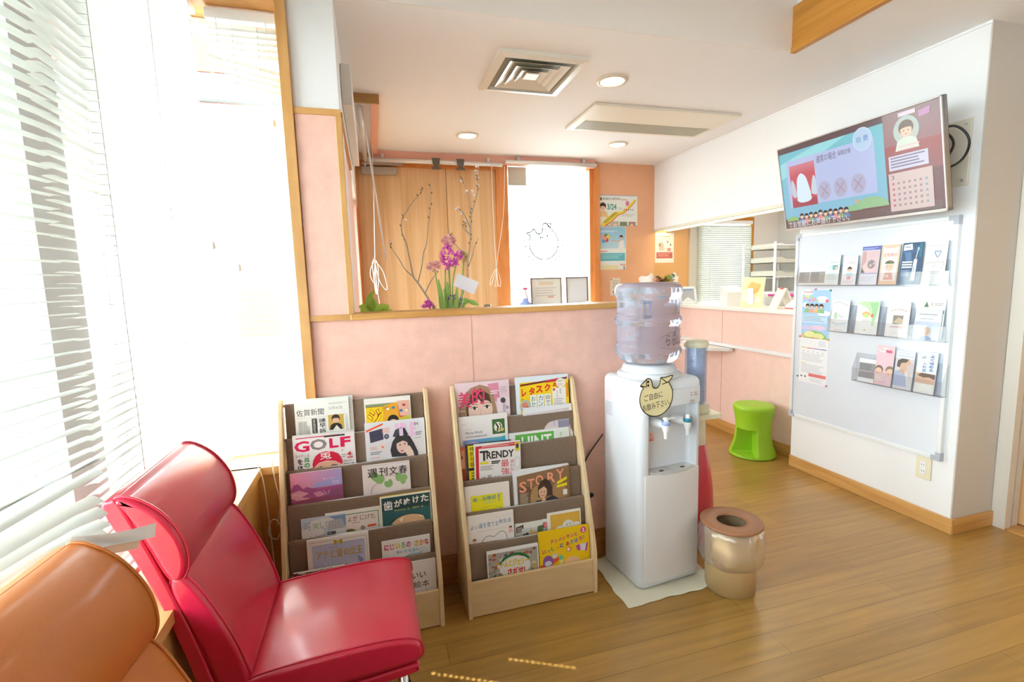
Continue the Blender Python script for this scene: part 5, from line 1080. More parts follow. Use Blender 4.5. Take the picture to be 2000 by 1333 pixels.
def a_tom(a):
    a.r(0, 0, 1, a.H, '#eeecea').r(0.02, 0.05, 0.98, a.H-0.04, '#a9a49a'); rg = random.Random(11)
    for k in range(90):
        x, y = rg.uniform(0.04, 0.95), rg.uniform(0.07, 0.62)
        a.e(x, y, rg.uniform(0.015, 0.045), rg.uniform(0.015, 0.04), rg.choice(('#b0413a', '#8f8a86', '#d9a24a', '#e0d8ce', '#6d4a72', '#7a8f5a', '#b9694e', '#8a8f98', '#d6c24a', '#c9b0a0')), 9); a.k -= 0.95
    a.k += 1; a.e(0.53, 0.36, 0.30, 0.20, '#e6e2de', 30).ring(0.53, 0.34, 0.30, 0.22, 0.045, '#2f8f52', 24, 200, 335).e(0.25, 0.60, 0.06, 0.03, '#2f8f52', 10)
    a.t('トムとジェリー', 0.26, 0.20, 0.80, 0.34, '#b98a12', 0.045).t('トムとジェリー', 0.265, 0.20, 0.795, 0.335, '#f2dc2a', 0.015).t('さがせ!', 0.38, 0.37, 0.72, 0.50, '#d83030', 0.045).t('めいさくおいかけ だいずかん', 0.20, 0.535, 0.84, 0.59, '#2c3f86', 0.03)
A4 = 0.287
MG, BK_ = 'magazine', 'book'
reading('newspaper', 'folded newspaper in the top left pocket of the left rack', 'newspaper', 1, -0.315, -0.118, 0.882, 0.215, 0.007, a_news, '#e9ebe6')
reading('newspaper', 'newspaper bundle standing behind the front newspaper, its right edge showing', 'newspaper', 1, -0.292, -0.103, 0.886, 0.215, 0.009, a_news2, '#e4e5df', off=0.0085)
reading('comic_magazine', 'thick red and yellow comic magazine beside the newspapers', MG, 1, -0.061, 0.119, 0.868, 0.21, 0.019, a_jump, '#ece8e2')
reading('golf_magazine', 'golf magazine with a face under a red cap', MG, 2, -0.326, -0.103, 0.758, 0.238, 0.008, a_golf, '#eeeaec')
reading('fashion_magazine', 'pale fashion magazine with a long haired woman in a dark hat', MG, 2, -0.064, 0.168, 0.777, 0.255, 0.010, a_more, '#e4e4ea')
reading('landscape_book', 'purple and pink book showing a mountain landscape', BK_, 3, -0.338, -0.156, 0.626, 0.205, 0.010, a_land, '#b4889c')
reading('weekly_magazine', 'weekly magazine with large black lettering and green leaves', MG, 3, -0.082, 0.098, 0.623, 0.205, 0.007, a_bunshun, '#ebe1df')
reading('picture_book', 'pale blue sky book low in the fourth pocket of the left rack', BK_, 4, -0.307, -0.151, 0.462, 0.145, 0.006, a_okashi, '#c4d2dc')
reading('picture_book', 'cream picture book with green border and red flowers, behind the blue sky book', BK_, 4, -0.223, -0.024, 0.469, 0.150, 0.007, a_nigeta, '#f0eee8', off=0.0065, hard=True)
reading('picture_book', 'dark teal picture book with white hand lettering and yellow top edge', BK_, 4, -0.0235, 0.170, 0.503, 0.185, 0.009, a_nuketa, '#e6cf3a', hard=True, edge=mat('yellow_edge', '#e8d860', 0.7))
reading('picture_book', 'white framed lilac picture book with golden title', BK_, 5, -0.289, -0.072, 0.391, 0.20, 0.012, a_ana, '#ece8e6', hard=True)
reading('picture_book', 'white maze picture book with rainbow coloured title', BK_, 5, -0.027, 0.156, 0.342, 0.15, 0.008, a_niji, '#eceae8', hard=True)
reading('comic_book', 'black and white patterned book peeking out above the red chair seat', BK_, 6, -0.335, -0.16, 0.295, 0.245, 0.010, a_bw, '#e2ddd6')
reading('picture_book', 'plain white picture book with black lettering in the bottom pocket of the left rack', BK_, 6, -0.012, 0.170, 0.260, 0.205, 0.010, a_ehon, '#eae2e0', hard=True)
reading('beauty_magazine', 'pink beauty magazine with a close-up face, top left of the right rack', MG, 1, 0.303, 0.536, 0.898, A4-0.03, 0.010, a_biteki, '#e9cfd6')
reading('household_magazine', 'yellow household magazine with red title, top right of the right rack', MG, 1, 0.566, 0.809, 0.902, A4-0.02, 0.009, a_lettuce, '#dfe6ee')
reading('aquarium_brochure', 'white aquarium brochure with a striped fish and blue wave', 'brochure', 2, 0.306, 0.515, 0.763, 0.25, 0.004, a_marine, '#ebe6e6')
reading('sports_catalogue', 'pale grey catalogue with a small violet picture, behind the green titled magazine', 'catalogue', 2, 0.588, 0.814, 0.772, 0.26, 0.006, a_brush, '#e6e6ea', off=0.0075)
reading('garden_magazine', 'magazine with a white title on a green band, low in the second pocket', MG, 2, 0.518, 0.792, 0.672, 0.15, 0.006, a_hint, '#eceaea')
reading('booklet', 'orange red booklet squeezed at the left end of the third pocket', 'booklet', 3, 0.303, 0.45, 0.645, 0.22, 0.003, a_orange, '#d9704a', off=0.0125)
reading('study_magazine', 'dark magazine with a yellow stripe, half covered by the red framed magazine', MG, 3, 0.324, 0.52, 0.655, 0.23, 0.005, a_black, '#4b4a56', off=0.0068)
reading('trend_magazine', 'red framed magazine with bold black title in the third pocket of the right rack', MG, 3, 0.353, 0.552, 0.652, 0.235, 0.006, a_trendy, '#ece7e6', roll=R(1.5))
reading('dental_booklet', 'cream booklet with a bright yellow square in the fourth pocket', 'booklet', 4, 0.306, 0.493, 0.494, 0.195, 0.007, a_chiryo, '#efe5de')
reading('womens_magazine', 'brown magazine with salmon title and a smiling woman in black', MG, 4, 0.512, 0.761, 0.533, 0.25, 0.012, a_story, '#e6e6ea')
reading('dental_booklet', 'white booklet with blue title and a drawn tooth', 'booklet', 5, 0.306, 0.498, 0.385, 0.20, 0.008, a_yoiha, '#eee7e2', hard=True)
reading('photo_booklet', 'small photo booklet with a red corner between the tooth booklet and the yellow book', 'booklet', 5, 0.504, 0.656, 0.321, 0.12, 0.004, a_photo, '#e7e7e4', off=0.006)
reading('picture_book', 'mustard yellow picture book with a white cloud shape', BK_, 5, 0.644, 0.795, 0.345, 0.15, 0.006, a_yellow, '#efe9e2')
reading('picture_book', 'large yellow picture book with colourful title, bottom right of the right rack', BK_, 6, 0.592, 0.816, 0.286, 0.205, 0.010, a_anpan, '#eec312', hard=True)
reading('seek_and_find_book', 'crowded colourful seek and find book, bottom pocket beside the large yellow book', BK_, 6, 0.372, 0.588, 0.245, 0.190, 0.010, a_tom, '#eeecea', hard=True)
# ---------------------------------------------------------------- television on a swing arm
tl, trr, br_, bl = (Vector(p) for p in ((2.408, 2.483, 2.063), (2.389, 1.583, 2.056), (2.486, 1.584, 1.571), (2.505, 2.483, 1.578)))
ctr = (tl+trr+br_+bl)/4; ux = ((trr-tl)+(br_-bl)).normalized(); uz = ((tl-bl)+(trr-br_)).normalized(); uy = uz.cross(ux).normalized(); uz = ux.cross(uy)
uy = -(ux.cross(uz)) if (uy.x < 0) else uy          # uy points from the screen to the wall
Mt = Matrix((( ux.x, uy.x, uz.x, ctr.x), (ux.y, uy.y, uz.y, ctr.y), (ux.z, uy.z, uz.z, ctr.z), (0, 0, 0, 1)))
TWd, THt = 0.900, 0.4945
t = thing('television', 'large flat television tilted down on a wall arm, showing a tooth picture', 'television', tuple(ctr)); t.matrix_basis = Mt
bm = BM(); box(bm, -TWd/2, TWd/2, 0.004, 0.034, -THt/2, THt/2, bev=0.003); box(bm, -0.30, 0.30, 0.034, 0.060, -0.20, 0.14, bev=0.008); obj('casing', bm, BLACK, t, local=True)
bm = BM()
for a in ((-TWd/2, TWd/2, THt/2-0.007, THt/2), (-TWd/2, TWd/2, -THt/2, -THt/2+0.014), (-TWd/2, -TWd/2+0.006, -THt/2, THt/2), (TWd/2-0.006, TWd/2, -THt/2, THt/2)): box(bm, a[0], a[1], -0.002, 0.03, a[2], a[3], bev=0.001)
obj('bezel', bm, mat('silver_bezel', '#b9b4b2', 0.3, 0.6), t, local=True)
bm = BM(); sw, sh = TWd-0.014, THt-0.024
a = Art(bm, (-sw/2, 0.002, THt/2-0.008), (1, 0, 0), (0, 0, -1), sw, eps=3e-5); H_ = sh/sw
a.r(0, 0, 1, H_, '#6d4a4c').r(0, 0, 1, 0.035, '#5a4648').g(0, 0.035, 0.715, 0.47, '#6fb4bf', '#7fb0c8').p([(0.0, 0.10), (0.30, 0.035), (0.50, 0.035), (0.15, 0.16), (0, 0.2)], '#8fcad0')
a.r(0.05, 0.09, 0.66, 0.395, '#aab4d6').g(0.715, 0.0, 1, 0.28, '#8f7b7a', '#93525a').g(0.715, 0.17, 1, 0.32, '#9a4a48', '#8a5658').r(0.02, 0.485, 0.985, H_, '#6e5a58')
# tooth picture
a.r(0.072, 0.125, 0.268, 0.395, '#b8525c').g(0.072, 0.125, 0.268, 0.19, '#c47a86', '#b8525c').p(smoothloop([(0.118, 0.35), (0.118, 0.28), (0.128, 0.215), (0.158, 0.185), (0.192, 0.21), (0.212, 0.27), (0.222, 0.345), (0.170, 0.36)], 5), '#c9dbe6').p(smoothloop([(0.075, 0.31), (0.074, 0.25), (0.085, 0.215), (0.105, 0.25), (0.113, 0.32), (0.095, 0.335)], 4), '#b3bcc6').p(smoothloop([(0.228, 0.32), (0.236, 0.26), (0.252, 0.215), (0.267, 0.24), (0.268, 0.33), (0.25, 0.335)], 4), '#bac4ce').r(0.072, 0.35, 0.268, 0.40, '#9a4450').p(smoothloop([(0.118, 0.345), (0.222, 0.345), (0.21, 0.368), (0.16, 0.374), (0.126, 0.366)], 4), '#c9dbe6')
a.t('通常の場合', 0.285, 0.105, 0.425, 0.150, '#6a6070', 0.01).t('保険診療', 0.435, 0.112, 0.520, 0.142, '#6a6070', 0.01).e(0.595, 0.085, 0.055, 0.062, '#a9c2d8').ring(0.595, 0.085, 0.055, 0.062, 0.004, '#c4d4e6').t('自 費', 0.562, 0.068, 0.630, 0.100, '#5a7fb8', 0.01)
for x in (0.325, 0.435, 0.550):
    a.e(x, 0.325, 0.045, 0.058, '#a0a4be').ring(x, 0.325, 0.040, 0.052, 0.003, '#b9a4b0').l([(x-0.024, 0.295), (x+0.024, 0.355)], 0.006, '#a8808e').l([(x+0.024, 0.295), (x-0.024, 0.355)], 0.006, '#a8808e')
a.e(0.615, 0.475, 0.105, 0.062, '#8fb487', 24, 180, 360).e(0.50, 0.478, 0.06, 0.034, '#84b488', 20, 180, 360).e(0.06, 0.485, 0.05, 0.03, '#84b070', 20, 180, 360).e(0.53, 0.425, 0.013, 0.014, '#c8a078', 8)
for i in range(10): a.person(0.135+i*0.036, 0.462+0.004*(i % 2)-(0.004 if i == 4 else 0), 0.0135, top=('#5f7fa8', '#c9808a', '#7f9a6a')[i % 3]); a.k -= 6
a.k += 8; a.t('でお気軽にお声掛け下さい。', 0.018, 0.488, 0.475, 0.532, '#d9d6d8', 0.008)
a.e(0.835, 0.105, 0.065, 0.072, '#a9bcb4').e(0.835, 0.105, 0.048, 0.055, '#b9b6a8').person(0.835, 0.10, 0.032, top='#c9d4c4', hair='#6a5a4e').r(0.80, 0.012, 0.885, 0.032, '#d9c9d2').p([(0.90, 0.03), (0.955, 0.02), (0.95, 0.055), (0.90, 0.06)], '#b98ab0').lines(0.79, 0.178, 0.90, 0.212, 2, '#d9b9b9').r(0.735, 0.222, 0.935, 0.298, '#c3c2d2').lines(0.745, 0.230, 0.925, 0.292, 4, '#77708a')
a.r(0.728, 0.312, 0.95, 0.515, '#c9b4b0').t('3', 0.742, 0.322, 0.758, 0.345, '#6f5a5c')
for j in range(5):
    for i in range(7): a.r(0.745+i*0.028, 0.362+j*0.029, 0.757+i*0.028, 0.374+j*0.029, '#b96a6e' if i == 0 else ('#7fa0a8' if i == 6 else '#98848a')); a.k -= 1
obj('screen', bm, SCREEN, t, local=True)
bm = BM(); Mi = Mt.inverted()
# wall plate, arm and cable belong to the bracket
b = thing('television_bracket', 'cream wall plate with the television arm at the corner of the white wall', 'bracket', (XR, 1.80, 1.85))
bm = BM(); box(bm, XR-0.012, XR, 1.643, 1.95, 1.70, 2.003, bev=0.003); pl_ = obj('wall_plate', bm, mat('plate_cream', '#ddd5c6', 0.45), b)
bm = BM()
for yy in (1.665, 1.93):
    for zz in (1.725, 1.978): tube(bm, [(XR-0.011, yy, zz), (XR-0.017, yy, zz)], 0.006, 10)
obj('bolt', bm, ALU, pl_)
bm = BM(); back = ctr+uy*0.065; tube(bm, [(XR-0.005, 1.85, 1.85), (2.62, 1.86, 1.85)], 0.016, 10); tube(bm, [(2.62, 1.86, 1.86), (back.x+0.03, back.y-0.02, back.z+0.02), (back.x, back.y, back.z)], 0.018, 10); obj('arm', bm, BLACK, b)
bm = BM(); tube(bm, smoothloop([(2.50, 1.72, 1.93), (2.545, 1.625, 1.95), (2.585, 1.585, 1.88), (2.56, 1.60, 1.79), (2.52, 1.70, 1.75)], 6, False), 0.005, 8); tube(bm, smoothloop([(2.50, 1.74, 1.92), (2.54, 1.66, 1.93), (2.56, 1.63, 1.87), (2.53, 1.66, 1.79), (2.50, 1.74, 1.77)], 6, False), 0.005, 8); obj('cable', bm, BLACK, b)

# ---------------------------------------------------------------- whiteboard with leaflets
XB = XR-0.018
t = thing('whiteboard', 'large whiteboard on the white wall below the television', 'whiteboard', (XR, 2.1, 0.36))
WBM = mat('whiteboard_enamel', '#d6dbe4', 0.16, coat=0.4)
bm = BM(); box(bm, XB, XR, 1.665, 2.565, 0.365, 1.56); obj('board', bm, WBM, t)
bm = BM()
for q in ((1.655, 2.573, 1.545, 1.565), (1.655, 2.573, 0.358, 0.378), (1.655, 1.675, 0.3785, 1.5445), (2.553, 2.573, 0.3785, 1.5445)): box(bm, XB-0.007, XR, q[0], q[1], q[2], q[3], bev=0.002)
obj('frame', bm, mat('board_frame', '#e4e6e8', 0.35, 0.15), t)
for y_, z_ in ((1.655, 0.358), (1.655, 1.565), (2.573, 0.358), (2.573, 1.565)):
    s1 = 1 if y_ < 2 else -1; s2 = 1 if z_ < 1 else -1
    bm = BM(); prism(bm, [(y_-0.001*s1, z_-0.001*s2), (y_+0.042*s1, z_-0.001*s2), (y_+0.042*s1, z_+0.022*s2), (y_+0.022*s1, z_+0.022*s2), (y_+0.022*s1, z_+0.042*s2), (y_-0.001*s1, z_+0.042*s2)], XB-0.0095, XR-0.001, 'X'); obj('corner_cap', bm, mat('corner_grey', '#b4b8c2', 0.5), t)
ACR = clear('acrylic', '#fcfdfe', 0.08, 0.03, 0.02, milk=0.04)
def holder(label, y0, y1, z0, z1, d=0.036, divs=()):
    t = thing('leaflet_holder', label, 'leaflet holder', (XB, (y0+y1)/2, z0), group='acrylic holders on the whiteboard')
    x1 = XB-0.0005; x0 = XB-d
    bm = BM(); box(bm, x1-0.002, x1, y0, y1, z0, z1); obj('back_panel', bm, ACR, t)
    bm = BM(); box(bm, x0, x1, y0, y1, z0-0.003, z0); obj('base', bm, clear('acrylic_edge', '#f0f3f7', 0.12, 0.05, 0.06, milk=0.2), t)
    bm = BM(); box(bm, x0-0.002, x0, y0, y1, z0, z0+0.075 if z1-z0 > 0.13 else z0+(z1-z0)*0.55); obj('front_panel', bm, ACR, t)
    for y in (y0, y1-0.002)+tuple(divs):
        bm = BM(); prism(bm, [(x0, z0), (x1, z0), (x1, z1), (x1-0.004, z1), (x0, z0+0.075)], y, y+0.002, 'Y'); obj('side_panel', bm, ACR, t)
holder('clear acrylic holder along the top row of leaflets on the whiteboard', 1.661, 2.538, 1.238, 1.36)
holder('clear acrylic holder of the middle row of leaflets on the whiteboard', 1.656, 2.285, 0.962, 1.12, divs=(2.135, 1.965, 1.812))
holder('clear acrylic holder of the bottom row of leaflets, half as long as the top one', 1.652, 2.118, 0.690, 0.85)
def leaflet(name, label, yl, yr, z0, z1, thick, art, cover='#f0f0f2', edge=None, dx=0.0, cat='leaflet'):
    """stack of leaflets leaning in a holder; art faces -X, left edge at the larger Y"""
    w = abs(yl-yr); h = z1-z0; th = R(5.5)
    t = thing(name, label, cat, (XB-0.0345+dx, (yl+yr)/2, z0), (0, th, 0), 'leaflets on the whiteboard')
    bm = BM(); lay = bm.loops.layers.float_color.new('ink'); box(bm, 0, thick, -w/2, w/2, 0.0005, h)
    c = lin(cover)
    for f in bm.faces:
        for l in f.loops: l[lay] = (*c, 1)
    a = Art(bm, (0, w/2, h), (0, -1, 0), (0, 0, -1), w); a.H = h/w; a.gain = 0.84; art(a)
    obj('printed_front', bm, INK, t, local=True)
    bm = BM()
    for k in range(3): box(bm, thick+0.0004+k*0.0014, thick+0.0014+k*0.0014, -w/2+0.0005+0.0006*k, w/2-0.0004*k, 0.0005, h-0.0012*(k+1))
    obj('copies', bm, edge or PAPER, t, local=True)
    return t
def l_grey(a):
    a.r(0, 0, 1, a.H, '#f2f3f5').r(0.02, 0.22, 0.98, a.H-0.06, '#9b989a').r(0.03, 0.24, 0.24, 0.52, '#8b8a8c').r(0.46, 0.24, 0.76, 0.52, '#87868c').r(0.43, 0.2, 0.455, 0.54, '#e2e2e4').r(0.77, 0.25, 0.97, 0.50, '#a5a29e').r(0.03, 0.55, 0.97, 0.56, '#aaa7a6').r(0.5, 0.60, 0.52, 0.64, '#d0d0d0')
def l_brush(a): a.r(0, 0, 1, a.H, '#e3f0f2').lines(0.25, 0.50, 0.85, 0.60, 1, '#a6cfd2').p([(0.15, 0.75), (0.5, 0.7), (0.55, 1.0), (0.2, 0.95)], '#cfe8ea').p([(0.45, 0.72), (0.85, 0.70), (0.85, 1.05), (0.5, 1.05)], '#7fb0b8').e(0.75, 0.95, 0.08, 0.13, '#e8cdb4', 12).lines(0.1, 1.25, 0.9, 1.75, 6, '#c4d4d8')
def l_kids(a): a.r(0, 0, 1, a.H, '#f4eef0').lines(0.3, 0.42, 0.95, 0.54, 2, '#b9aeb4').person(0.5, 0.9, 0.13, top='#bfe0e4').e(0.5, 1.45, 0.15, 0.12, '#e8a7b2').lines(0.1, 1.65, 0.9, 1.8, 2, '#e0b9c4')
def l_violet(a):
    a.r(0, 0, 1, a.H, '#eeeaf0').r(0, 0.02, 1, 0.24, '#5f6fc4').lines(0.04, 0.11, 0.9, 0.22, 2, '#c2c8ea').r(0.02, 0.27, 0.98, 1.48, '#dcc0c4').p([(0.03, 0.3), (0.25, 0.3), (0.3, 1.0), (0.12, 1.3), (0.03, 1.2)], '#c9a4a0').p([(0.1, 1.1), (0.3, 0.85), (0.85, 1.35), (0.5, 1.48), (0.2, 1.3)], '#e6c4c6').e(0.6, 1.02, 0.22, 0.24, '#8f8a94', 18).e(0.56, 1.08, 0.07, 0.08, '#dcb49a', 10).e(0.74, 0.98, 0.06, 0.07, '#d9b8a4', 10).p([(0.05, 1.2), (0.2, 1.35), (0.28, 1.48), (0.05, 1.48)], '#6f6c62').r(0.02, 1.49, 0.98, 1.53, '#7c86c8').lines(0.1, 1.7, 0.9, 2.0, 3, '#dcd8e4')
def l_check(a):
    a.r(0, 0, 1, a.H, '#f3cbab').r(0.08, 0.12, 0.92, 2.0, '#f6ece6').t('定期健診', 0.10, 0.45, 0.90, 0.66, '#d98a7e', 0.02).lines(0.2, 0.15, 0.8, 0.2, 1, '#e0705f').r(0.12, 0.75, 0.88, 0.765, '#9cc48f')
    a.e(0.52, 1.22, 0.24, 0.27, '#f3c9b4', 20).e(0.52, 1.05, 0.26, 0.18, '#4f7a5a', 16, 180, 360).p([(0.5, 0.85), (0.66, 0.88), (0.64, 0.96), (0.5, 0.94)], '#d86a5a').e(0.44, 1.22, 0.02, 0.03, '#4a3a34', 8).e(0.60, 1.22, 0.02, 0.03, '#4a3a34', 8).p([(0.25, 1.95), (0.8, 1.95), (0.7, 1.55), (0.35, 1.55)], '#e8a79a').e(0.45, 1.75, 0.1, 0.1, '#f0d3c4', 10)
def l_sonic(a):
    a.r(0, 0, 1, a.H, '#3c5f84').g(0, 0, 1, 0.5, '#2f5578', '#4a6c94').p([(0.05, 0.1), (0.45, 0.06), (0.5, 0.36), (0.05, 0.4)], '#e4e8ee').lines(0.12, 0.2, 0.40, 0.28, 1, '#6a7f98').p([(0.1, 0.45), (0.45, 0.5), (0.5, 0.9), (0.25, 0.95)], '#5f83ac')
    for i in range(3): a.r(0.06, 0.95+i*0.13, 0.56, 1.03+i*0.13, '#e4eaf0')
    a.lines(0.06, 1.40, 0.5, 1.75, 5, '#9fb2ca').r(0.83, 0.05, 0.95, 0.75, '#3c7f92').l([(0.76, 0.35), (0.70, 0.85)], 0.035, '#e9edf2').e(0.77, 0.33, 0.05, 0.09, '#b9d0de', 12).p([(0.62, 0.85), (0.78, 0.87), (0.76, 1.95), (0.56, 1.93)], '#e9eef4').r(0.64, 1.2, 0.68, 1.5, '#9fb0c4')
def l_tooth(a): a.r(0, 0, 1, a.H, '#eeecea').t('ホワイトニング', 0.12, 0.19, 0.86, 0.29, '#9d979c', 0.0).ring(0.58, 0.62, 0.22, 0.19, 0.02, '#d9e4ee').l(smoothloop([(0.45, 0.55), (0.52, 0.50), (0.58, 0.54), (0.66, 0.50), (0.72, 0.56), (0.64, 0.75), (0.57, 0.78)], 4), 0.035, '#5f8fc0', closed=True).l(smoothloop([(0.1, 1.2), (0.18, 1.05), (0.3, 1.1), (0.42, 1.02), (0.5, 1.15), (0.45, 1.35)], 4, False), 0.02, '#b4acb0').l(smoothloop([(0.5, 1.1), (0.62, 1.0), (0.78, 1.1), (0.86, 1.0), (0.9, 1.25), (0.8, 1.4)], 4, False), 0.02, '#b4acb0').lines(0.25, 1.5, 0.85, 1.66, 2, '#c4bfc4')
def l_wave(a): a.r(0, 0, 1, a.H, '#eef2f4').l(smoothloop([(0.05, 0.2), (0.4, 0.12), (0.9, 0.3)], 5, False), 0.02, '#8fa4b4').e(0.25, 0.85, 0.1, 0.2, '#b9d6b4', 12).l(smoothloop([(0.4, 0.95), (0.5, 0.8), (0.6, 0.95), (0.75, 0.85)], 4, False), 0.02, '#8f9a9a').l(smoothloop([(0.05, 1.2), (0.4, 1.3), (0.9, 1.22)], 5, False), 0.03, '#8fb8d4').l(smoothloop([(0.05, 1.28), (0.4, 1.38), (0.9, 1.30)], 5, False), 0.02, '#b9d2e4').e(0.4, 1.62, 0.04, 0.03, '#e0807a', 8).lines(0.5, 1.6, 0.7, 1.66, 1, '#c4b4b8')
def l_green(a): a.r(0, 0, 1, a.H, '#f3f2ee').p([(0.0, 0.15), (0.2, 0.05), (0.95, 0.02), (1, 0.2), (0.9, 0.75), (0.82, 1.15), (0.72, 1.1), (0.68, 0.6), (0.4, 0.28)], '#c4e6b6').p([(0.55, 0.1), (0.95, 0.08), (0.85, 0.9), (0.75, 0.9), (0.7, 0.4)], '#a4d69c').e(0.45, 0.65, 0.2, 0.16, '#e6b47a', 16, 180, 360).e(0.45, 0.67, 0.15, 0.10, '#cfdc8a', 16).e(0.72, 0.66, 0.06, 0.08, '#d9705a', 12).lines(0.3, 0.85, 0.7, 0.98, 2, '#c9c4c0').e(0.45, 1.32, 0.04, 0.03, '#e0807a', 8)
def l_baby(a):
    a.r(0, 0, 1, a.H, '#f4efec')
    for i in range(9): a.e(0.2+i*0.08, 0.42-0.08*math.sin(i*0.39), 0.025, 0.025, ('#d86a5a', '#c4a4a8')[i % 2], 8); a.k -= 1
    a.k += 1; a.r(0.3, 0.62, 0.74, 1.02, '#8a857c').p([(0.3, 0.95), (0.55, 0.7), (0.74, 0.8), (0.74, 1.02)], '#c9b49a').ring(0.52, 0.82, 0.30, 0.30, 0.012, '#e6cfc9').r(0.2, 1.12, 0.6, 1.18, '#e2b4b0').p([(0.6, 1.1), (0.8, 1.05), (0.78, 1.2), (0.62, 1.22)], '#eec0b4').ring(0.45, 1.42, 0.07, 0.05, 0.01, '#dcc8c4')
def l_implant(a): a.r(0, 0, 1, a.H, '#dfe6f0').r(0.08, 0.05, 0.9, 0.45, '#f4f6f8').lines(0.15, 0.16, 0.86, 0.30, 1, '#b4bcc4').r(0.2, 0.36, 0.7, 0.40, '#b4c0cc').g(0.02, 0.5, 0.98, a.H, '#c4cce4', '#e6eaf0').person(0.5, 0.92, 0.14, top='#9ab0dc', hair='#d9b9a0').l([(0.05, 0.78), (0.5, 0.62), (0.95, 0.7)], 0.04, '#b9d0ea')
def l_card(a): a.r(0, 0, 1, a.H, '#f0f1ee').p([(0.12, 0.38), (0.22, 0.12), (0.32, 0.38)], '#4f7a5c').e(0.45, 0.25, 0.05, 0.08, '#cfcba8', 12).lines(0.55, 0.2, 0.92, 0.34, 2, '#a4a8a6').r(0.05, 0.5, 0.97, 0.66, '#6fa583').lines(0.1, 0.54, 0.9, 0.62, 1, '#cfe0d4')
def l_pink(a):
    a.r(0, 0, 1, a.H, '#f3ccd6').e(0.42, 0.26, 0.32, 0.14, '#f6eef0').p([(0.5, 0.22), (0.82, 0.24), (0.9, 0.33), (0.8, 0.42), (0.5, 0.38)], '#d86a80').lines(0.15, 0.2, 0.48, 0.30, 2, '#c49aa4')
    a.e(0.24, 1.42, 0.24, 0.26, '#7a6a5c', 20).e(0.22, 1.52, 0.20, 0.22, '#f0c8ae', 20).e(0.85, 1.38, 0.24, 0.24, '#8a7a66', 18).e(0.86, 1.52, 0.20, 0.22, '#f0c8ae', 18).e(0.12, 1.6, 0.05, 0.04, '#e89a90', 8).e(0.8, 1.62, 0.05, 0.04, '#e89a90', 8).p([(0.03, 2.1), (0.04, 1.75), (0.4, 1.75), (0.5, 2.1)], '#f2dcd4').lines(0.3, 2.12, 0.7, 2.16, 1, '#c48a96')
def l_man(a):
    a.r(0, 0, 1, a.H, '#eceef4').r(0.1, 0.27, 0.98, 0.30, '#a4bce6').lines(0.12, 0.08, 0.9, 0.2, 2, '#c9d2e0').r(0.02, 0.42, 1, a.H-0.03, '#d9d8dc').e(0.55, 0.78, 0.32, 0.36, '#dcb79e', 24).p([(0.1, 0.9), (0.12, 0.55), (0.35, 0.42), (0.7, 0.44), (0.6, 0.62), (0.32, 0.68), (0.25, 0.95)], '#5f5348').p([(0.0, 2.0), (0.02, 1.2), (0.25, 1.1), (0.6, 1.35), (0.75, 2.0)], '#aeb9d8').p([(0.22, 1.1), (0.45, 1.0), (0.6, 1.25), (0.5, 1.35)], '#d3ab92').p([(0.6, 0.8), (0.95, 0.6), (1, 0.9), (0.9, 1.6), (0.7, 1.3)], '#d6c8c6')
def l_blue(a): a.r(0, 0, 1, a.H, '#e8eff6').p([(0.2, 0.28), (0.42, 0.22), (0.44, 0.34), (0.22, 0.40)], '#b9c4cc').vt('よく噛める', 0.62, 0.12, 0.84, 1.05, '#4a78b4', 0.03).vt('入れ歯', 0.30, 0.55, 0.50, 1.10, '#4a78b4', 0.03).r(0.02, 1.15, 0.98, 1.75, '#d9b096').p([(0.1, 1.3), (0.3, 1.15), (0.98, 1.18), (0.98, 1.45), (0.7, 1.35), (0.4, 1.4)], '#6a564a').r(0.02, 1.72, 0.98, a.H-0.02, '#eceae4').p([(0.1, 1.9), (0.4, 1.75), (0.8, 1.8), (0.95, 2.1), (0.2, 2.15)], '#f4f2ea')
Z1 = 1.2405
leaflet('leaflet', 'grey photo leaflet at the window end of the top whiteboard row', 2.520, 2.325, Z1, 1.365, 0.001, l_grey)
leaflet('leaflet', 'pale blue toothbrush leaflet, second of the top whiteboard row', 2.325, 2.238, Z1, 1.420, 0.0012, l_brush, edge=mat('grey_paper', '#b4bcc0', 0.7))
leaflet('leaflet', 'small pinkish leaflet with a drawn child, beside the violet striped leaflet', 2.218, 2.130, Z1, 1.408, 0.0012, l_kids)
leaflet('leaflet', 'leaflet with a violet stripe and a photograph of hands', 2.110, 2.010, Z1, 1.455, 0.0012, l_violet)
leaflet('leaflet', 'peach bordered leaflet with a red title and drawn figure', 2.000, 1.905, Z1, 1.452, 0.0012, l_check, cover='#f3cbab')
leaflet('leaflet', 'navy leaflet with a white electric toothbrush', 1.893, 1.793, Z1, 1.455, 0.0012, l_sonic, cover='#3c5f84')
leaflet('leaflet', 'white leaflet with a blue tooth outline at the near end of the top row', 1.783, 1.685, Z1, 1.453, 0.0012, l_tooth)
Z2 = 0.9645
leaflet('leaflet', 'white leaflet with blue wavy lines, beside the poster in the middle row', 2.275, 2.165, Z2, 1.152, 0.0012, l_wave)
leaflet('leaflet', 'leaflet with a green leafy print in the middle row', 2.118, 1.992, Z2, 1.153, 0.0012, l_green)
leaflet('leaflet', 'white leaflet with a framed baby photograph and an arc of dots', 1.948, 1.832, Z2, 1.151, 0.0012, l_baby)
leaflet('leaflet', 'bluish leaflet with a seated figure, near end of the middle row', 1.805, 1.685, Z2, 1.115, 0.0012, l_implant, cover='#dfe6f0')
leaflet('leaflet', 'white leaflet with a green bar standing behind the bluish leaflet', 1.790, 1.680, Z2+0.002, 1.170, 0.0012, l_card, dx=0.009)
Z3 = 0.6925
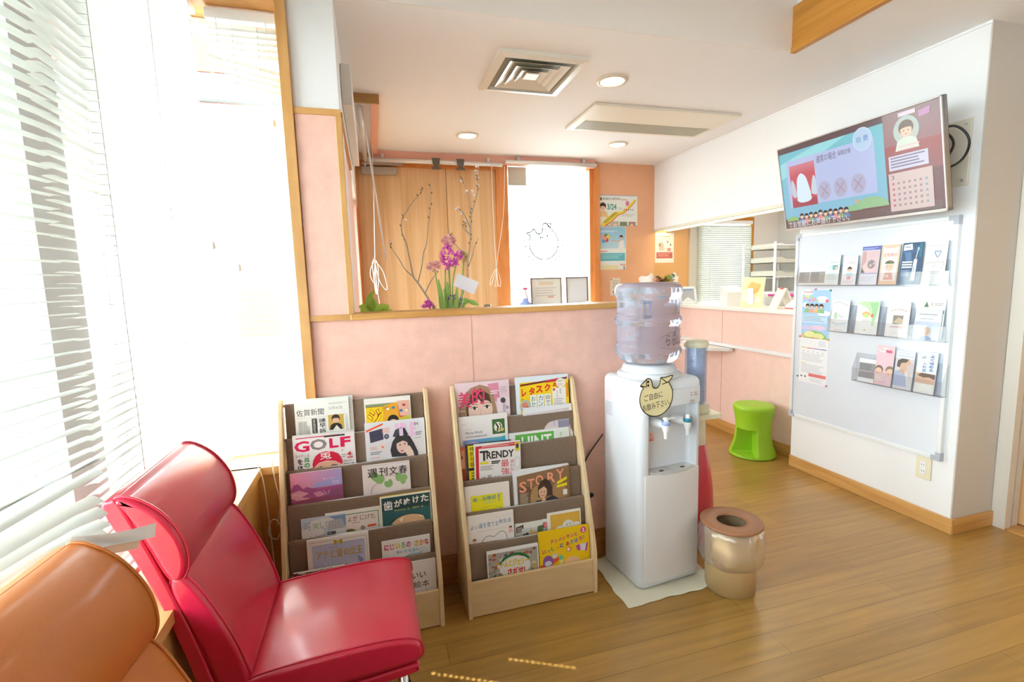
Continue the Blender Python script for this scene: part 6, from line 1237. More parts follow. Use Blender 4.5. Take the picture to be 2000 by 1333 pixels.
leaflet('leaflet', 'small grey photo card at the far end of the bottom row', 2.085, 1.990, Z3, 0.825, 0.001, lambda a: (a.r(0, 0, 1, a.H, '#f2f3f5'), a.r(0.02, 0.25, 0.98, a.H-0.25, '#97959a'), a.r(0.06, 0.30, 0.75, 0.68, '#86858a'), a.r(0.02, 0.72, 0.98, 0.75, '#e2e2e4')))
leaflet('leaflet', 'pink leaflet with two drawn children', 1.992, 1.898, Z3, 0.910, 0.0012, l_pink, cover='#f3ccd6')
leaflet('leaflet', 'leaflet with a photograph of a man in a blue shirt', 1.888, 1.795, Z3, 0.893, 0.0012, l_man)
leaflet('leaflet', 'leaflet with blue upright lettering at the near end of the bottom row', 1.783, 1.690, Z3, 0.902, 0.0012, l_blue, edge=mat('blue_paper', '#8fb4e0', 0.7))
def sheet(name, label, cat, P, ux_, w, h, art, cover='#f1f1f3', thick=0.0006):
    bm = BM(); lay = bm.loops.layers.float_color.new('ink'); ux_ = Vector(ux_); n = ux_.cross(Vector((0, 0, -1)))*-1; P = Vector(P)
    q = [P, P+ux_*w, P+ux_*w+Vector((0, 0, -h)), P+Vector((0, 0, -h))]; A = [bm.verts.new(v) for v in q]; B = [bm.verts.new(v-n*thick) for v in q]
    fs = [bm.faces.new(A[::-1]), bm.faces.new(B)]+[bm.faces.new((A[i], A[(i+1) % 4], B[(i+1) % 4], B[i])) for i in range(4)]
    for f in fs:
        for l in f.loops: l[lay] = (*lin(cover), 1)
    a = Art(bm, P, ux_, (0, 0, -1), w); a.H = h/w; a.gain = 0.86; art(a); return bm
def poster(name, label, cat, P, ux_, w, h, art, **k):
    return tag(obj(name, sheet(name, label, cat, P, ux_, w, h, art, **k), INK), label, cat)
def p_kids(a):
    a.r(0, 0, 1, a.H, '#f2f2f5').r(0.02, 0.02, 0.99, 1.5, '#a9d2f2').e(0.72, 0.30, 0.20, 0.10, '#f2f6fa').e(0.2, 0.10, 0.20, 0.08, '#f4eef2').e(0.15, 0.48, 0.12, 0.08, '#eaf4fc').e(0.8, 0.72, 0.22, 0.08, '#f0f6fc')
    a.lines(0.06, 0.07, 0.40, 0.13, 1, '#d890a0')
    for i, (x, y) in enumerate(((0.12, 0.28), (0.24, 0.22), (0.36, 0.26), (0.28, 0.34), (0.46, 0.30), (0.16, 0.22), (0.56, 0.33), (0.40, 0.33))): a.e(x, y, 0.04, 0.045, ('#f2a4b4', '#f0e08a', '#b9d88a', '#e89ac0')[i % 4], 12)
    a.e(0.88, 0.34, 0.05, 0.05, '#e46a6a', 12)
    for i in range(4): a.person(0.22+i*0.16, 0.52, 0.06, top=('#8fc48a', '#e8a4a0', '#e8c48a', '#8fc48a')[i])
    a.r(0.06, 0.78, 0.92, 1.02, '#c9e2f6').lines(0.10, 0.81, 0.88, 1.0, 4, '#9ab4d0').e(0.3, 1.18, 0.25, 0.08, '#d2c8ea').e(0.65, 1.16, 0.25, 0.08, '#e6cce4')
    a.e(0.48, 1.52, 0.46, 0.26, '#9cc46a', 26, 180, 360).e(0.34, 1.38, 0.20, 0.10, '#e8e8a8').e(0.64, 1.42, 0.20, 0.09, '#e4e6a0').e(0.10, 1.46, 0.07, 0.07, '#ecb48a', 14)
    for i in range(6): a.e(0.30+i*0.07, 1.49, 0.02, 0.03, '#cc6a5a', 8)
def p_text(a):
    a.r(0, 0, 1, a.H, '#f3f3f6').ring(0.14, 0.11, 0.07, 0.06, 0.006, '#cfd2da').ring(0.32, 0.12, 0.07, 0.06, 0.006, '#cfd2da').ring(0.50, 0.14, 0.07, 0.06, 0.006, '#cfd2da').lines(0.66, 0.06, 0.95, 0.24, 5, '#d0d2da')
    for i, c in enumerate(('#e8c85a', '#dc6a9a', '#9a7ac0', '#5a7ac0')): a.r(0.05+i*0.225, 0.30, 0.27+i*0.225, 0.325, c)
    for i in range(5): a.e(0.14+i*0.17, 0.42, 0.02, 0.02, '#a8a8b4', 6)
    a.lines(0.08, 0.48, 0.9, 0.74, 5, '#d8d9e0').r(0.05, 0.79, 0.25, 0.81, '#e0d870').lines(0.08, 0.84, 0.92, 1.12, 5, '#d2d3da').e(0.1, 1.22, 0.04, 0.03, '#7a7a84', 10).e(0.24, 1.22, 0.04, 0.03, '#7a7a84', 10).r(0.36, 1.10, 0.96, 1.20, '#ec7a7a').lines(0.40, 1.24, 0.92, 1.38, 4, '#d4d6dc')
t = thing('children_poster', 'blue children poster on the whiteboard, held by coloured magnets', 'poster', (XB, 2.41, 0.90)); obj('printed_sheet', sheet('', '', '', (XB-0.0015, 2.512, 1.212), (0, -1, 0), 0.208, 0.312, p_kids), INK, t)
for (y, z, c) in ((2.512, 0.905, '#8a6a9a'), (2.412, 1.212, '#c46a9a'), (2.308, 1.206, '#3f9a74'), (2.306, 0.902, '#e2b03a')):
    bm = BM(); tube(bm, [(XB-0.001, y, z), (XB-0.007, y, z)], 0.006, 12); obj('magnet', bm, mat('magnet_'+c[1:], c, 0.4), t)
t = thing('text_sheet', 'white printed sheet with a red bar below the blue children poster', 'notice', (XB, 2.41, 0.60)); obj('printed_sheet', sheet('', '', '', (XB-0.0012, 2.512, 0.900), (0, -1, 0), 0.207, 0.292, p_text), INK, t)
for (y, z, c) in ((2.520, 0.640, '#3f8a8a'), (2.306, 0.612, '#c47aa0')):
    bm = BM(); tube(bm, [(XB-0.001, y, z), (XB-0.007, y, z)], 0.006, 12); obj('magnet', bm, mat('magnet_'+c[1:], c, 0.4), t)

# ---------------------------------------------------------------- posters on the entrance wall
def p_event(a):
    a.r(0, 0, 1, a.H, '#eef0ea').r(0, 0, 1, 0.015, '#9ab0d0').r(0, a.H-0.015, 1, a.H, '#9ab0d0').t('歯科衛生士専門学校', 0.11, 0.055, 0.56, 0.11, '#4a4a4a', 0.01).r(0.03, 0.055, 0.09, 0.12, '#6a6a6a').lines(0.57, 0.09, 0.74, 0.13, 1, '#d09a7a')
    a.p(smoothloop([(0.05, 0.72), (0.12, 0.60), (0.30, 0.45), (0.46, 0.38), (0.56, 0.38), (0.66, 0.33), (0.90, 0.12), (0.95, 0.14), (0.72, 0.36), (0.60, 0.43), (0.50, 0.46), (0.40, 0.55), (0.22, 0.68), (0.08, 0.74)], 4), '#e2605a').p(smoothloop([(0.06, 0.70), (0.13, 0.58), (0.30, 0.44), (0.46, 0.37), (0.57, 0.37), (0.66, 0.32), (0.90, 0.11), (0.94, 0.13), (0.70, 0.35), (0.58, 0.42), (0.49, 0.44), (0.38, 0.54), (0.20, 0.66), (0.08, 0.72)], 4), '#f2dc3a')
    a.t('学校見学説明会', 0.10, 0.475, 0.50, 0.545, '#4a4a3a', 0.02, rot=-38).t('3/24', 0.22, 0.195, 0.46, 0.33, '#3f9a8a', 0.03).t('(土)', 0.49, 0.27, 0.60, 0.33, '#6a9a94', 0.01).person(0.11, 0.27, 0.07, top='#e8c48a').e(0.74, 0.18, 0.05, 0.06, '#e07ab0', 12)
    for i in range(5): a.e(0.66+i*0.055, 0.325, 0.016, 0.016, '#cc5a5a' if i < 3 else '#5a8a7a', 8)
    a.lines(0.60, 0.43, 0.94, 0.49, 2, '#d4c0c0').r(0.30, 0.59, 0.51, 0.74, '#c9b49a').r(0.54, 0.60, 0.73, 0.75, '#7a8a6a').r(0.77, 0.60, 0.95, 0.75, '#b98a7a').e(0.85, 0.69, 0.05, 0.05, '#e8c8b4', 10).e(0.42, 0.69, 0.05, 0.05, '#e8d4c4', 10).e(0.26, 0.70, 0.03, 0.03, '#8fc47a', 8)
def p_balloon(a):
    a.r(0, 0, 1, a.H, '#eef1f2').g(0.01, 0.01, 0.99, 0.72, '#8fc4e2', '#bcdcea').lines(0.05, 0.05, 0.5, 0.09, 1, '#e8a4b0').lines(0.05, 0.13, 0.7, 0.20, 2, '#dcecf4')
    for x, y, c in ((0.16, 0.33, '#ee9ab8'), (0.26, 0.30, '#6a9a5a'), (0.34, 0.34, '#f0d84a'), (0.28, 0.44, '#dc4a5a'), (0.17, 0.47, '#5aa0d8'), (0.22, 0.39, '#f0a48a')): a.e(x, y, 0.07, 0.07, c, 14)
    a.l([(0.45, 0.46), (0.62, 0.49), (0.86, 0.47)], 0.035, '#ecbfa4').person(0.82, 0.36, 0.055, top='#f0f0f0', body=False).p([(0.70, 0.74), (0.74, 0.5), (0.90, 0.44), (0.94, 0.74)], '#f2eeee').r(0.03, 0.80, 0.30, 0.83, '#e88a94').r(0.04, 0.87, 0.96, 1.13, '#63b8c8').lines(0.08, 0.92, 0.9, 1.08, 3, '#a4d8e0').r(0.10, 1.27, 0.70, 1.46, '#f0e2b4')
    for i in range(6): a.r(0.10+i*0.1, 1.27, 0.115+i*0.1, 1.46, '#eee8d8')
    a.e(0.92, 1.28, 0.05, 0.05, '#e8b48a', 10).p([(0.90, 1.34), (0.95, 1.34), (0.94, 1.52), (0.91, 1.52)], '#5f7a8a').e(0.82, 1.26, 0.04, 0.03, '#e88a94', 8)
def p_warm(a):
    a.r(0, 0, 1, a.H, '#f4efe8').lines(0.25, 0.16, 0.80, 0.23, 1, '#d8a878').r(0.25, 0.27, 0.8, 0.285, '#e8b484').e(0.32, 0.58, 0.14, 0.14, '#f0b4a4').e(0.25, 0.55, 0.05, 0.09, '#8a9a8a', 10).r(0.2, 0.68, 0.5, 0.82, '#f0c4b4').e(0.66, 0.42, 0.05, 0.05, '#e87a8a', 10).p([(0.78, 0.60), (0.82, 0.45), (0.86, 0.60)], '#4a6a5a').r(0.64, 0.70, 0.84, 0.86, '#e49a9a').r(0.07, 0.90, 0.93, 1.18, '#cc6a60').lines(0.12, 0.95, 0.88, 1.13, 4, '#e4a49a')
YW = YD-0.001
poster('event_poster', 'landscape poster with a large yellow toothbrush beside the entrance window', 'poster', (2.100, YW, 2.108), (1, 0, 0), 0.413, 0.288, p_event)
poster('balloon_poster', 'blue poster with balloons under the toothbrush poster', 'poster', (2.103, YW, 1.815), (1, 0, 0), 0.288, 0.41, p_balloon)
poster('memo_card', 'small cream note pinned low beside the entrance window', 'note', (2.220, YW, 1.323), (1, 0, 0), 0.108, 0.168, lambda a: (a.r(0, 0, 1, a.H, '#efe4d4'), a.lines(0.2, 0.2, 0.9, 1.0, 6, '#c4b4a4'), a.e(0.12, 0.12, 0.06, 0.06, '#3a3430', 10), a.e(0.35, 1.2, 0.12, 0.1, '#d8a47a', 12), a.e(0.3, 1.3, 0.05, 0.1, '#8a9a6a', 8)))
poster('warm_poster', 'white poster with a red block on the tan wall in the reception opening', 'poster', (2.712, YW, 1.757), (1, 0, 0), 0.213, 0.295, p_warm)
# logo lettering on the entrance glass, meant to be read from outside
t_ = thing('window_logo', 'thin bird and sun logo lettering stuck on the entrance window glass', 'window lettering', (1.56, YD+0.018, 1.40))
bm = BM(); a = Art(bm, (1.36, YD+0.0185, 1.91), (1, 0, 0), (0, 0, -1), 0.40, eps=3e-5); G_ = '#4a4643'
LW = 0.026
a.ring(0.48, 0.62, 0.355, 0.37, LW, G_, 44, -58, 206)
a.l(smoothloop([(0.16, 0.455), (0.10, 0.415), (0.077, 0.382), (0.16, 0.365), (0.24, 0.302), (0.295, 0.37), (0.36, 0.409), (0.425, 0.382), (0.454, 0.314), (0.447, 0.234), (0.48, 0.177), (0.534, 0.166), (0.585, 0.20), (0.66, 0.29)], 5, False), LW, G_).l([(0.578, 0.173), (0.66, 0.166), (0.643, 0.257), (0.589, 0.234), (0.578, 0.173)], LW, G_).e(0.53, 0.29, 0.018, 0.018, G_, 8).e(0.57, 0.45, 0.026, 0.022, '#a04a48', 10)
for s_, y_ in (('HIDAMARI', 0.455), ('DENTAL', 0.575), ('CLINIC', 0.70)): w_ = 0.062*len(s_)+0.02; a.t(s_, 0.47-w_/2, y_, 0.47+w_/2, y_+0.062, '#4f4542', 0.015, mirror=True)
for k in range(14):
    an = R(-8+k*15); a.l([(0.48+0.42*math.cos(an), 0.62+0.44*math.sin(an)), (0.48+0.49*math.cos(an), 0.62+0.51*math.sin(an))], 0.022, G_); a.k -= 1
obj('lettering', bm, INK, t_)
bm = BM(); box(bm, 1.215, 1.385, YD-0.012, YD-0.008, 2.17, 2.33); tag(obj('grey_card', bm, mat('grey_card', '#c9c6b8', 0.7)), 'square grey card in the upper corner of the entrance window', 'card')

# ---------------------------------------------------------------- roller shades, rods and cords of the lobby
def shade(label, x0, x1, y, z, clips=()):
    t = thing('roller_shade', label, 'roller shade', ((x0+x1)/2, y, z), group='rolled shades along the entrance wall')
    bm = BM(); tube(bm, [(x0, y, z), (x1, y, z)], 0.018, 16); obj('roller', bm, mat('shade_tube', '#e4e0dc', 0.35, 0.3), t)
    bm = BM()
    n = max(2, int((x1-x0)/0.4))
    for k in range(n):
        x = x0+0.12+(x1-x0-0.24)*k/(n-1); box(bm, x-0.012, x+0.012, y-0.004, y+0.014, z+0.012, ZC-0.004 if z+0.08 > ZC else z+0.05)
    obj('bracket', bm, ALU, t)
    return t
t = shade('rolled up shade above the wooden entrance door', 0.02, 1.135, 4.16, 2.318)
def pull(t, pts, knots):
    bm = BM()
    for p in pts: tube(bm, smoothloop(p, 5, False), 0.0022, 6)
    obj('pull_cord', bm, CORD, t)
    bm = BM()
    for k in knots: tube(bm, smoothloop(k, 6), 0.0022, 6, closed=True)
    obj('cord_bundle', bm, CORD, t)
yy = 4.09
pull(t, [[(1.022, yy, 2.31), (1.024, yy, 1.90), (1.035, yy, 1.44)], [(1.138, yy, 2.29), (1.115, yy, 1.9), (1.06, yy, 1.58), (1.035, yy, 1.44)]],
     [[(1.035, yy, 1.44), (1.06, yy+0.01, 1.38), (1.072, yy, 1.31), (1.055, yy-0.01, 1.275), (1.04, yy, 1.34)], [(1.033, yy, 1.43), (0.995, yy, 1.37), (0.975, yy, 1.30), (0.990, yy, 1.30), (1.02, yy, 1.38)], [(1.036, yy, 1.43), (1.03, yy+0.01, 1.33), (1.02, yy, 1.28), (1.045, yy, 1.30)]])
shade('rolled up shade above the entrance window', 1.165, 2.02, 4.16, 2.345)
for x, lb in ((0.565, 'dark grey clip hanging from the door shade nearer the column'), (0.768, 'dark grey clip hanging from the door shade nearer the window')):
    t = thing('shade_clip', lb, 'clip', (x, 4.15, 2.26), group='dark clips on the door shade'); bm = BM()
    prism(bm, [(x-0.033, 2.345), (x+0.033, 2.345), (x+0.028, 2.30), (x+0.018, 2.285), (x+0.018, 2.275), (x-0.018, 2.275), (x-0.018, 2.285), (x-0.028, 2.30)], 4.13, 4.138, 'Y'); obj('upper_jaw', bm, mat('clip_grey', '#5a524c', 0.5), t)
    bm = BM(); box(bm, x-0.036, x+0.036, 4.126, 4.142, 2.255, 2.273, bev=0.004); obj('lower_grip', bm, MATS['clip_grey'], t)
t = thing('door_closer', 'silver door closer with arm at the top of the wooden entrance door', 'door closer', (0.1, YD, 2.24))
bm = BM(); box(bm, -0.03, 0.25, YD-0.045, YD-0.001, 2.225, 2.285, bev=0.005); obj('body', bm, mat('closer_grey', '#b5a99c', 0.4, 0.4), t)
bm = BM(); box(bm, -0.02, 0.30, YD-0.06, YD-0.048, 2.298, 2.312, bev=0.002); tube(bm, [(0.0, YD-0.03, 2.28), (0.0, YD-0.05, 2.305)], 0.010, 10); obj('arm', bm, ALU, t)
t = thing('side_roller_shade', 'white rolled shade running into the lobby above the side wall', 'roller shade', (0.0, 3.6, 2.3))
bm = BM(); tube(bm, [(-0.012, 3.04, 2.335), (-0.004, 3.5, 2.32), (0.006, 4.10, 2.300)], 0.016, 14); obj('roller', bm, MATS['shade_tube'], t)
bm = BM(); tube(bm, [(0.003, 3.05, 2.345), (0.087, 3.06, 1.47)], 0.0055, 10); obj('tilt_rod', bm, mat('white_rod', '#f2f0f2', 0.3), t)
y3 = 3.6
pull(t, [[(0.057, y3, 2.29), (0.045, y3, 1.9), (0.032, y3, 1.60), (0.028, y3, 1.50)], [(0.032, y3, 1.30), (0.036, y3, 1.24), (0.042, y3, 1.187)]],
     [[(0.027, y3, 1.50), (0.008, y3, 1.47), (0.012, y3+0.01, 1.38), (0.020, y3, 1.27), (0.030, y3-0.01, 1.27), (0.026, y3, 1.40)], [(0.028, y3, 1.49), (0.045, y3, 1.46), (0.042, y3, 1.33), (0.030, y3, 1.26), (0.022, y3, 1.30), (0.030, y3+0.01, 1.40)], [(0.03, y3, 1.48), (0.075, y3, 1.42), (0.098, y3, 1.33), (0.097, y3, 1.285), (0.075, y3, 1.30), (0.048, y3, 1.36)], [(0.027, y3, 1.49), (-0.006, y3, 1.43), (-0.008, y3, 1.38), (0.012, y3, 1.34), (0.02, y3, 1.42)]])
for f in (0, 1):
    pass
bm = BM(); box(bm, -0.079, -0.035, 2.32, 3.45, 2.10, 2.27, bev=0.004); tag(obj('wall_box', bm, mat('wall_box_white', '#e2dcd6', 0.5)), 'long white box mounted high on the lobby side wall behind the column', 'wall box')
# ---------------------------------------------------------------- flowers behind the partition
bm = BM(); box(bm, -0.08, 1.10, 2.12, 2.50, 0.0, 1.02); struct('wall_shoe_cabinet', bm, mat('cabinet_white', '#e2dcd4', 0.5))
YF = 2.30; rf = random.Random(8)
t = thing('flower_arrangement', 'arrangement of blossoming branches and a magenta hyacinth behind the partition cap', 'flower arrangement', (0.33, YF, 1.02))
bm = BM(); lathe(bm, [(0.0, 0.0), (0.07, 0.0), (0.10, 0.06), (0.105, 0.12), (0.098, 0.12), (0.09, 0.06), (0.0, 0.012)], (0.33, YF, 1.02), 28); obj('vase', bm, mat('dark_vase', '#4a4a4c', 0.4), t)
BR = mat('branch_bark', '#a89c8c', 0.8, bump=0.5, bscale=200)
Bs = dict(B1=[(0.33, 1.08), (0.28, 1.188), (0.232, 1.274), (0.204, 1.32), (0.185, 1.349), (0.178, 1.4), (0.169, 1.46), (0.163, 1.498), (0.145, 1.552), (0.145, 1.59), (0.149, 1.614), (0.172, 1.65), (0.202, 1.692), (0.229, 1.72), (0.253, 1.752)],
 B2=[(0.204, 1.32), (0.226, 1.4), (0.236, 1.456), (0.253, 1.498), (0.265, 1.575), (0.275, 1.619), (0.283, 1.679), (0.286, 1.729), (0.285, 1.776)],
 B3=[(0.185, 1.349), (0.152, 1.382), (0.135, 1.413), (0.117, 1.445), (0.101, 1.469), (0.085, 1.507)],
 B4=[(0.235, 1.272), (0.271, 1.334), (0.303, 1.369)],
 R1=[(0.38, 1.08), (0.392, 1.185), (0.404, 1.245), (0.426, 1.291), (0.438, 1.33), (0.438, 1.402), (0.448, 1.457), (0.457, 1.514), (0.462, 1.576), (0.469, 1.637), (0.487, 1.688), (0.498, 1.742), (0.501, 1.787), (0.496, 1.837)],
 R2=[(0.468, 1.638), (0.46, 1.717), (0.443, 1.762), (0.428, 1.794)], R3=[(0.459, 1.537), (0.435, 1.573), (0.433, 1.604)], R3b=[(0.452, 1.545), (0.43, 1.566), (0.42, 1.585)],
 R4=[(0.443, 1.45), (0.404, 1.474), (0.373, 1.512), (0.364, 1.538)], R5=[(0.444, 1.392), (0.466, 1.447), (0.474, 1.48), (0.498, 1.525)], R6=[(0.46, 1.576), (0.44, 1.62), (0.425, 1.64), (0.40, 1.66)])
bm = BM(); bud = BM()
for k, P in Bs.items():
    r0 = 0.0052 if k in ('B1', 'R1') else 0.003; n = len(P); ph = rf.uniform(0, 6); dep = 0.03 if k[0] == 'B' else -0.02
    pts = [(x, YF+dep*(i/n)+0.008*math.sin(ph+i), z) for i, (x, z) in enumerate(P)]
    sm = smoothloop(pts, 3, False); tube(bm, sm, [r0*(1-0.72*i/len(sm)) for i in range(len(sm))], 7)
    for i in range(len(sm)//2, len(sm)):
        if rf.random() < 0.45:
            x, y, z = sm[i]; s = rf.choice((-1, 1)); tube(bud, [(x, y, z), (x+s*0.005, y, z+0.006), (x+s*0.006, y, z+0.011)], [0.0022, 0.003, 0.0008], 5)
obj('branches', bm, BR, t); obj('buds', bud, mat('bud_brown', '#7a6a4a', 0.7), t)
def petal(bm, c, d, L, w, up=(0, 0, 1), curl=0.3, m=0):
    c, d = Vector(c), Vector(d).normalized(); s = d.cross(Vector(up)); s = s.normalized() if s.length > 1e-3 else d.orthogonal().normalized(); n = s.cross(d)
    A = []
    for i in range(5):
        u = i/4; ww = w*math.sin(math.pi*(0.12+0.82*u))/2; p = c+d*L*u+n*curl*L*u*u
        A.append((bm.verts.new(p-s*ww), bm.verts.new(p+n*ww*0.35), bm.verts.new(p+s*ww)))
    for i in range(4):
        for j in (0, 1):
            f = bm.faces.new((A[i][j], A[i][j+1], A[i+1][j+1], A[i+1][j])); f.smooth = True; f.material_index = m
def rdir(rg):
    v = Vector((rg.gauss(0, 1), rg.gauss(0, 1), rg.gauss(0, 1))); return v.normalized()
bm = BM()
for x, z in [(0.496, 1.843), (0.501, 1.829), (0.492, 1.825), (0.498, 1.808), (0.508, 1.796), (0.502, 1.766), (0.448, 1.735), (0.441, 1.728), (0.476, 1.727), (0.482, 1.718), (0.473, 1.736), (0.425, 1.779), (0.404, 1.657), (0.416, 1.642), (0.419, 1.63), (0.395, 1.654), (0.433, 1.603), (0.165, 1.602), (0.505, 1.845), (0.085, 1.51)]:
    c = (x, YF-0.02+rf.uniform(-0.006, 0.006), z)
    for k in range(6): petal(bm, c, rdir(rf)+Vector((0, -0.6, 0.3)), rf.uniform(0.008, 0.013), 0.009)
obj('blossoms', bm, petalmat('white_petal', '#f4e8e4'), t)
def cluster(name, c, rx, ry, rz, n, m, L=0.018, w=0.008, per=4):
    bm = BM()
    for k in range(n):
        d = rdir(rf); p = Vector((c[0]+d.x*rx*rf.uniform(0.5, 1), c[1]+d.y*ry*rf.uniform(0.5, 1), c[2]+d.z*rz*rf.uniform(0.5, 1)))
        for j in range(per): petal(bm, p, d+rdir(rf)*0.8, L*rf.uniform(0.7, 1.1), w)
    obj(name, bm, m, t)
MAG = petalmat('magenta_petal', '#f07ce6'); PPK = petalmat('pale_pink_petal', '#ffdadb')
cluster('pink_bloom', (0.358, YF, 1.508), 0.030, 0.026, 0.024, 46, PPK, 0.016, 0.014)
cluster('hyacinth', (0.348, YF-0.01, 1.438), 0.034, 0.030, 0.056, 80, MAG)
cluster('hyacinth', (0.394, YF-0.01, 1.432), 0.018, 0.018, 0.026, 26, MAG)
cluster('pink_bloom', (0.283, YF, 1.395), 0.034, 0.026, 0.018, 40, PPK, 0.016, 0.013)
cluster('hyacinth', (0.246, YF-0.01, 1.206), 0.026, 0.022, 0.026, 34, MAG)
cluster('cream_bloom', (0.424, YF+0.01, 1.437), 0.020, 0.016, 0.020, 18, petalmat('cream_petal', '#ecd9a0'), 0.018, 0.014)
bm = BM(); GL = mat('stem_green', '#8fae5a', 0.5); LF = petalmat('leaf_green', '#98bf66', 0.25)
for P in ([(0.31, 1.10), (0.300, 1.25), (0.285, 1.38)], [(0.35, 1.10), (0.352, 1.28), (0.35, 1.40)], [(0.37, 1.1), (0.365, 1.3), (0.392, 1.42)], [(0.33, 1.1), (0.328, 1.24), (0.335, 1.38)], [(0.40, 1.1), (0.41, 1.28), (0.424, 1.42)]): tube(bm, smoothloop([(x, YF, z) for x, z in P], 5, False), 0.0038, 7)
obj('stems', bm, GL, t)
bm = BM()
for c, d, L, w in (((0.34, YF-0.02, 1.10), (0.0, -0.1, 1), 0.22, 0.035), ((0.36, YF-0.02, 1.10), (0.15, 0, 1), 0.2, 0.03), ((0.32, YF, 1.1), (-0.05, 0.1, 1), 0.24, 0.03), ((0.395, YF-0.01, 1.22), (1, 0, 0.25), 0.05, 0.035), ((0.43, YF-0.02, 1.232), (1, 0, -0.45), 0.062, 0.024), ((0.37, YF-0.03, 1.1), (0.4, 0, 1), 0.13, 0.03), ((0.30, YF-0.03, 1.1), (-0.3, 0, 1), 0.12, 0.03), ((0.35, YF-0.03, 1.15), (-0.2, 0, 1), 0.14, 0.025)): petal(bm, c, d, L, w, (0, 1, 0), 0.15)
obj('leaves', bm, LF, t)
cluster('small_violet_flowers', (0.36, YF-0.02, 1.235), 0.05, 0.02, 0.02, 14, petalmat('violet_petal', '#9a8ac8'), 0.012, 0.007)
t2 = thing('gift_card', 'white card tucked among the flowering branches', 'card', (0.425, YF-0.035, 1.31)); bm = BM(); prism(bm, [(0.386, 1.361), (0.488, 1.315), (0.462, 1.259), (0.365, 1.302)], YF-0.030, YF-0.0285, 'Y'); tube(bm, [(0.425, YF-0.027, 1.305), (0.40, YF-0.01, 1.18), (0.37, YF, 1.05)], 0.0012, 5); obj('card', bm, mat('lilac_white_card', '#e6e4ee', 0.6), t2)
t = thing('pothos', 'small green trailing plant at the column end of the partition cap', 'potted plant', (0.0, 2.22, 1.02))
bm = BM(); lathe(bm, [(0.0, 0.0), (0.045, 0.0), (0.055, 0.09), (0.05, 0.09), (0.0, 0.08)], (0.01, 2.22, 1.02), 24); obj('pot', bm, mat('white_pot', '#e0ddd8', 0.4), t)
bm = BM(); st = BM()
for c, d, L, w in (((-0.012, 2.20, 1.215), (-0.6, -0.2, 0.1), 0.05, 0.042), ((-0.008, 2.20, 1.20), (-0.1, -0.2, 1), 0.075, 0.05), ((-0.02, 2.21, 1.262), (0.4, -0.1, 0.4), 0.04, 0.018), ((-0.005, 2.19, 1.25), (0.2, -0.2, -1), 0.05, 0.035), ((0.005, 2.18, 1.195), (1, -0.3, 0.45), 0.065, 0.055), ((0.02, 2.19, 1.18), (1, -0.2, 0.35), 0.06, 0.05), ((0.0, 2.18, 1.17), (0.5, -0.5, 0.5), 0.05, 0.05), ((-0.03, 2.2, 1.17), (-0.3, -0.3, 0.6), 0.05, 0.045)):
    petal(bm, c, d, L, w, (0, 1, 0.3), 0.2); tube(st, [(0.01, 2.22, 1.10), ((c[0]+0.01)/2, 2.21, 1.16), c], 0.002, 5)
obj('leaves', bm, petalmat('pothos_leaf', '#a4c856', 0.25), t); obj('stems', st, GL, t)
t = thing('glass_tumbler', 'tiny clear glass on the shoe cabinet right of the flowers', 'glass', (0.566, 2.45, 1.02)); bm = BM(); lathe(bm, [(0.0, 0.0), (0.016, 0.0), (0.0175, 0.18), (0.016, 0.18), (0.0145, 0.01), (0.0, 0.01)], (0.566, 2.45, 1.02), 20); obj('glass', bm, clear('tumbler', '#eef0f4', 0.2, 0.03, 0.1), t)

# ---------------------------------------------------------------- things on the ledge under the entrance window
t = thing('spray_bottle', 'blue and white spray bottle with pink nozzle on the window ledge', 'bottle', (1.31, 4.15, 1.08))
cx, cyy, cz = 1.305, 4.13, 1.08
bm = BM(); lathe(bm, [(0.0, 0.0), (0.055, 0.0), (0.058, 0.006), (0.058, 0.02), (0.05, 0.045), (0.028, 0.06), (0.026, 0.085), (0.0, 0.085)], (cx, cyy, cz), 28); obj('bottle_base', bm, mat('blue_bottle', '#8ea2dc', 0.3), t)
bm = BM(); lathe(bm, [(0.0585, 0.004), (0.0595, 0.004), (0.0595, 0.010), (0.0585, 0.010)], (cx, cyy, cz), 28); obj('purple_band', bm, mat('purple_band', '#8a4aa0', 0.4), t)
bm = BM(); lathe(bm, [(0.026, 0.08), (0.026, 0.10), (0.020, 0.115), (0.012, 0.14), (0.008, 0.16), (0.0, 0.16)], (cx, cyy, cz), 20); obj('neck', bm, mat('bottle_white', '#e8e8ee', 0.3), t)
bm = BM(); box(bm, cx-0.018, cx+0.022, cyy-0.008, cyy+0.008, cz+0.16, cz+0.182, bev=0.004); tube(bm, [(cx, cyy, cz+0.14), (cx, cyy, cz+0.165)], 0.006, 10); obj('nozzle', bm, mat('pink_nozzle', '#e05a80', 0.4), t)
bm = BM(); tube(bm, smoothloop([(cx-0.018, cyy, cz+0.175), (cx-0.045, cyy, cz+0.168), (cx-0.062, cyy, cz+0.145), (cx-0.064, cyy, cz+0.125)], 4, False), 0.006, 8); obj('spout', bm, MATS['bottle_white'], t)
bm = BM(); tube(bm, [(cx+0.004, cyy, cz+0.18), (cx+0.006, cyy, cz+0.225)], 0.0025, 6); lathe(bm, [(0.0, -0.008), (0.008, 0.0), (0.0, 0.008)], (cx+0.006, cyy, cz+0.228), 10); lathe(bm, [(0.0, -0.007), (0.007, 0.0), (0.0, 0.007)], (cx+0.014, cyy, cz+0.268), 10); tube(bm, [(cx+0.006, cyy, cz+0.23), (cx+0.014, cyy, cz+0.265)], 0.0018, 6); obj('flower_pick', bm, mat('salmon_pick', '#ee8a86', 0.5), t)
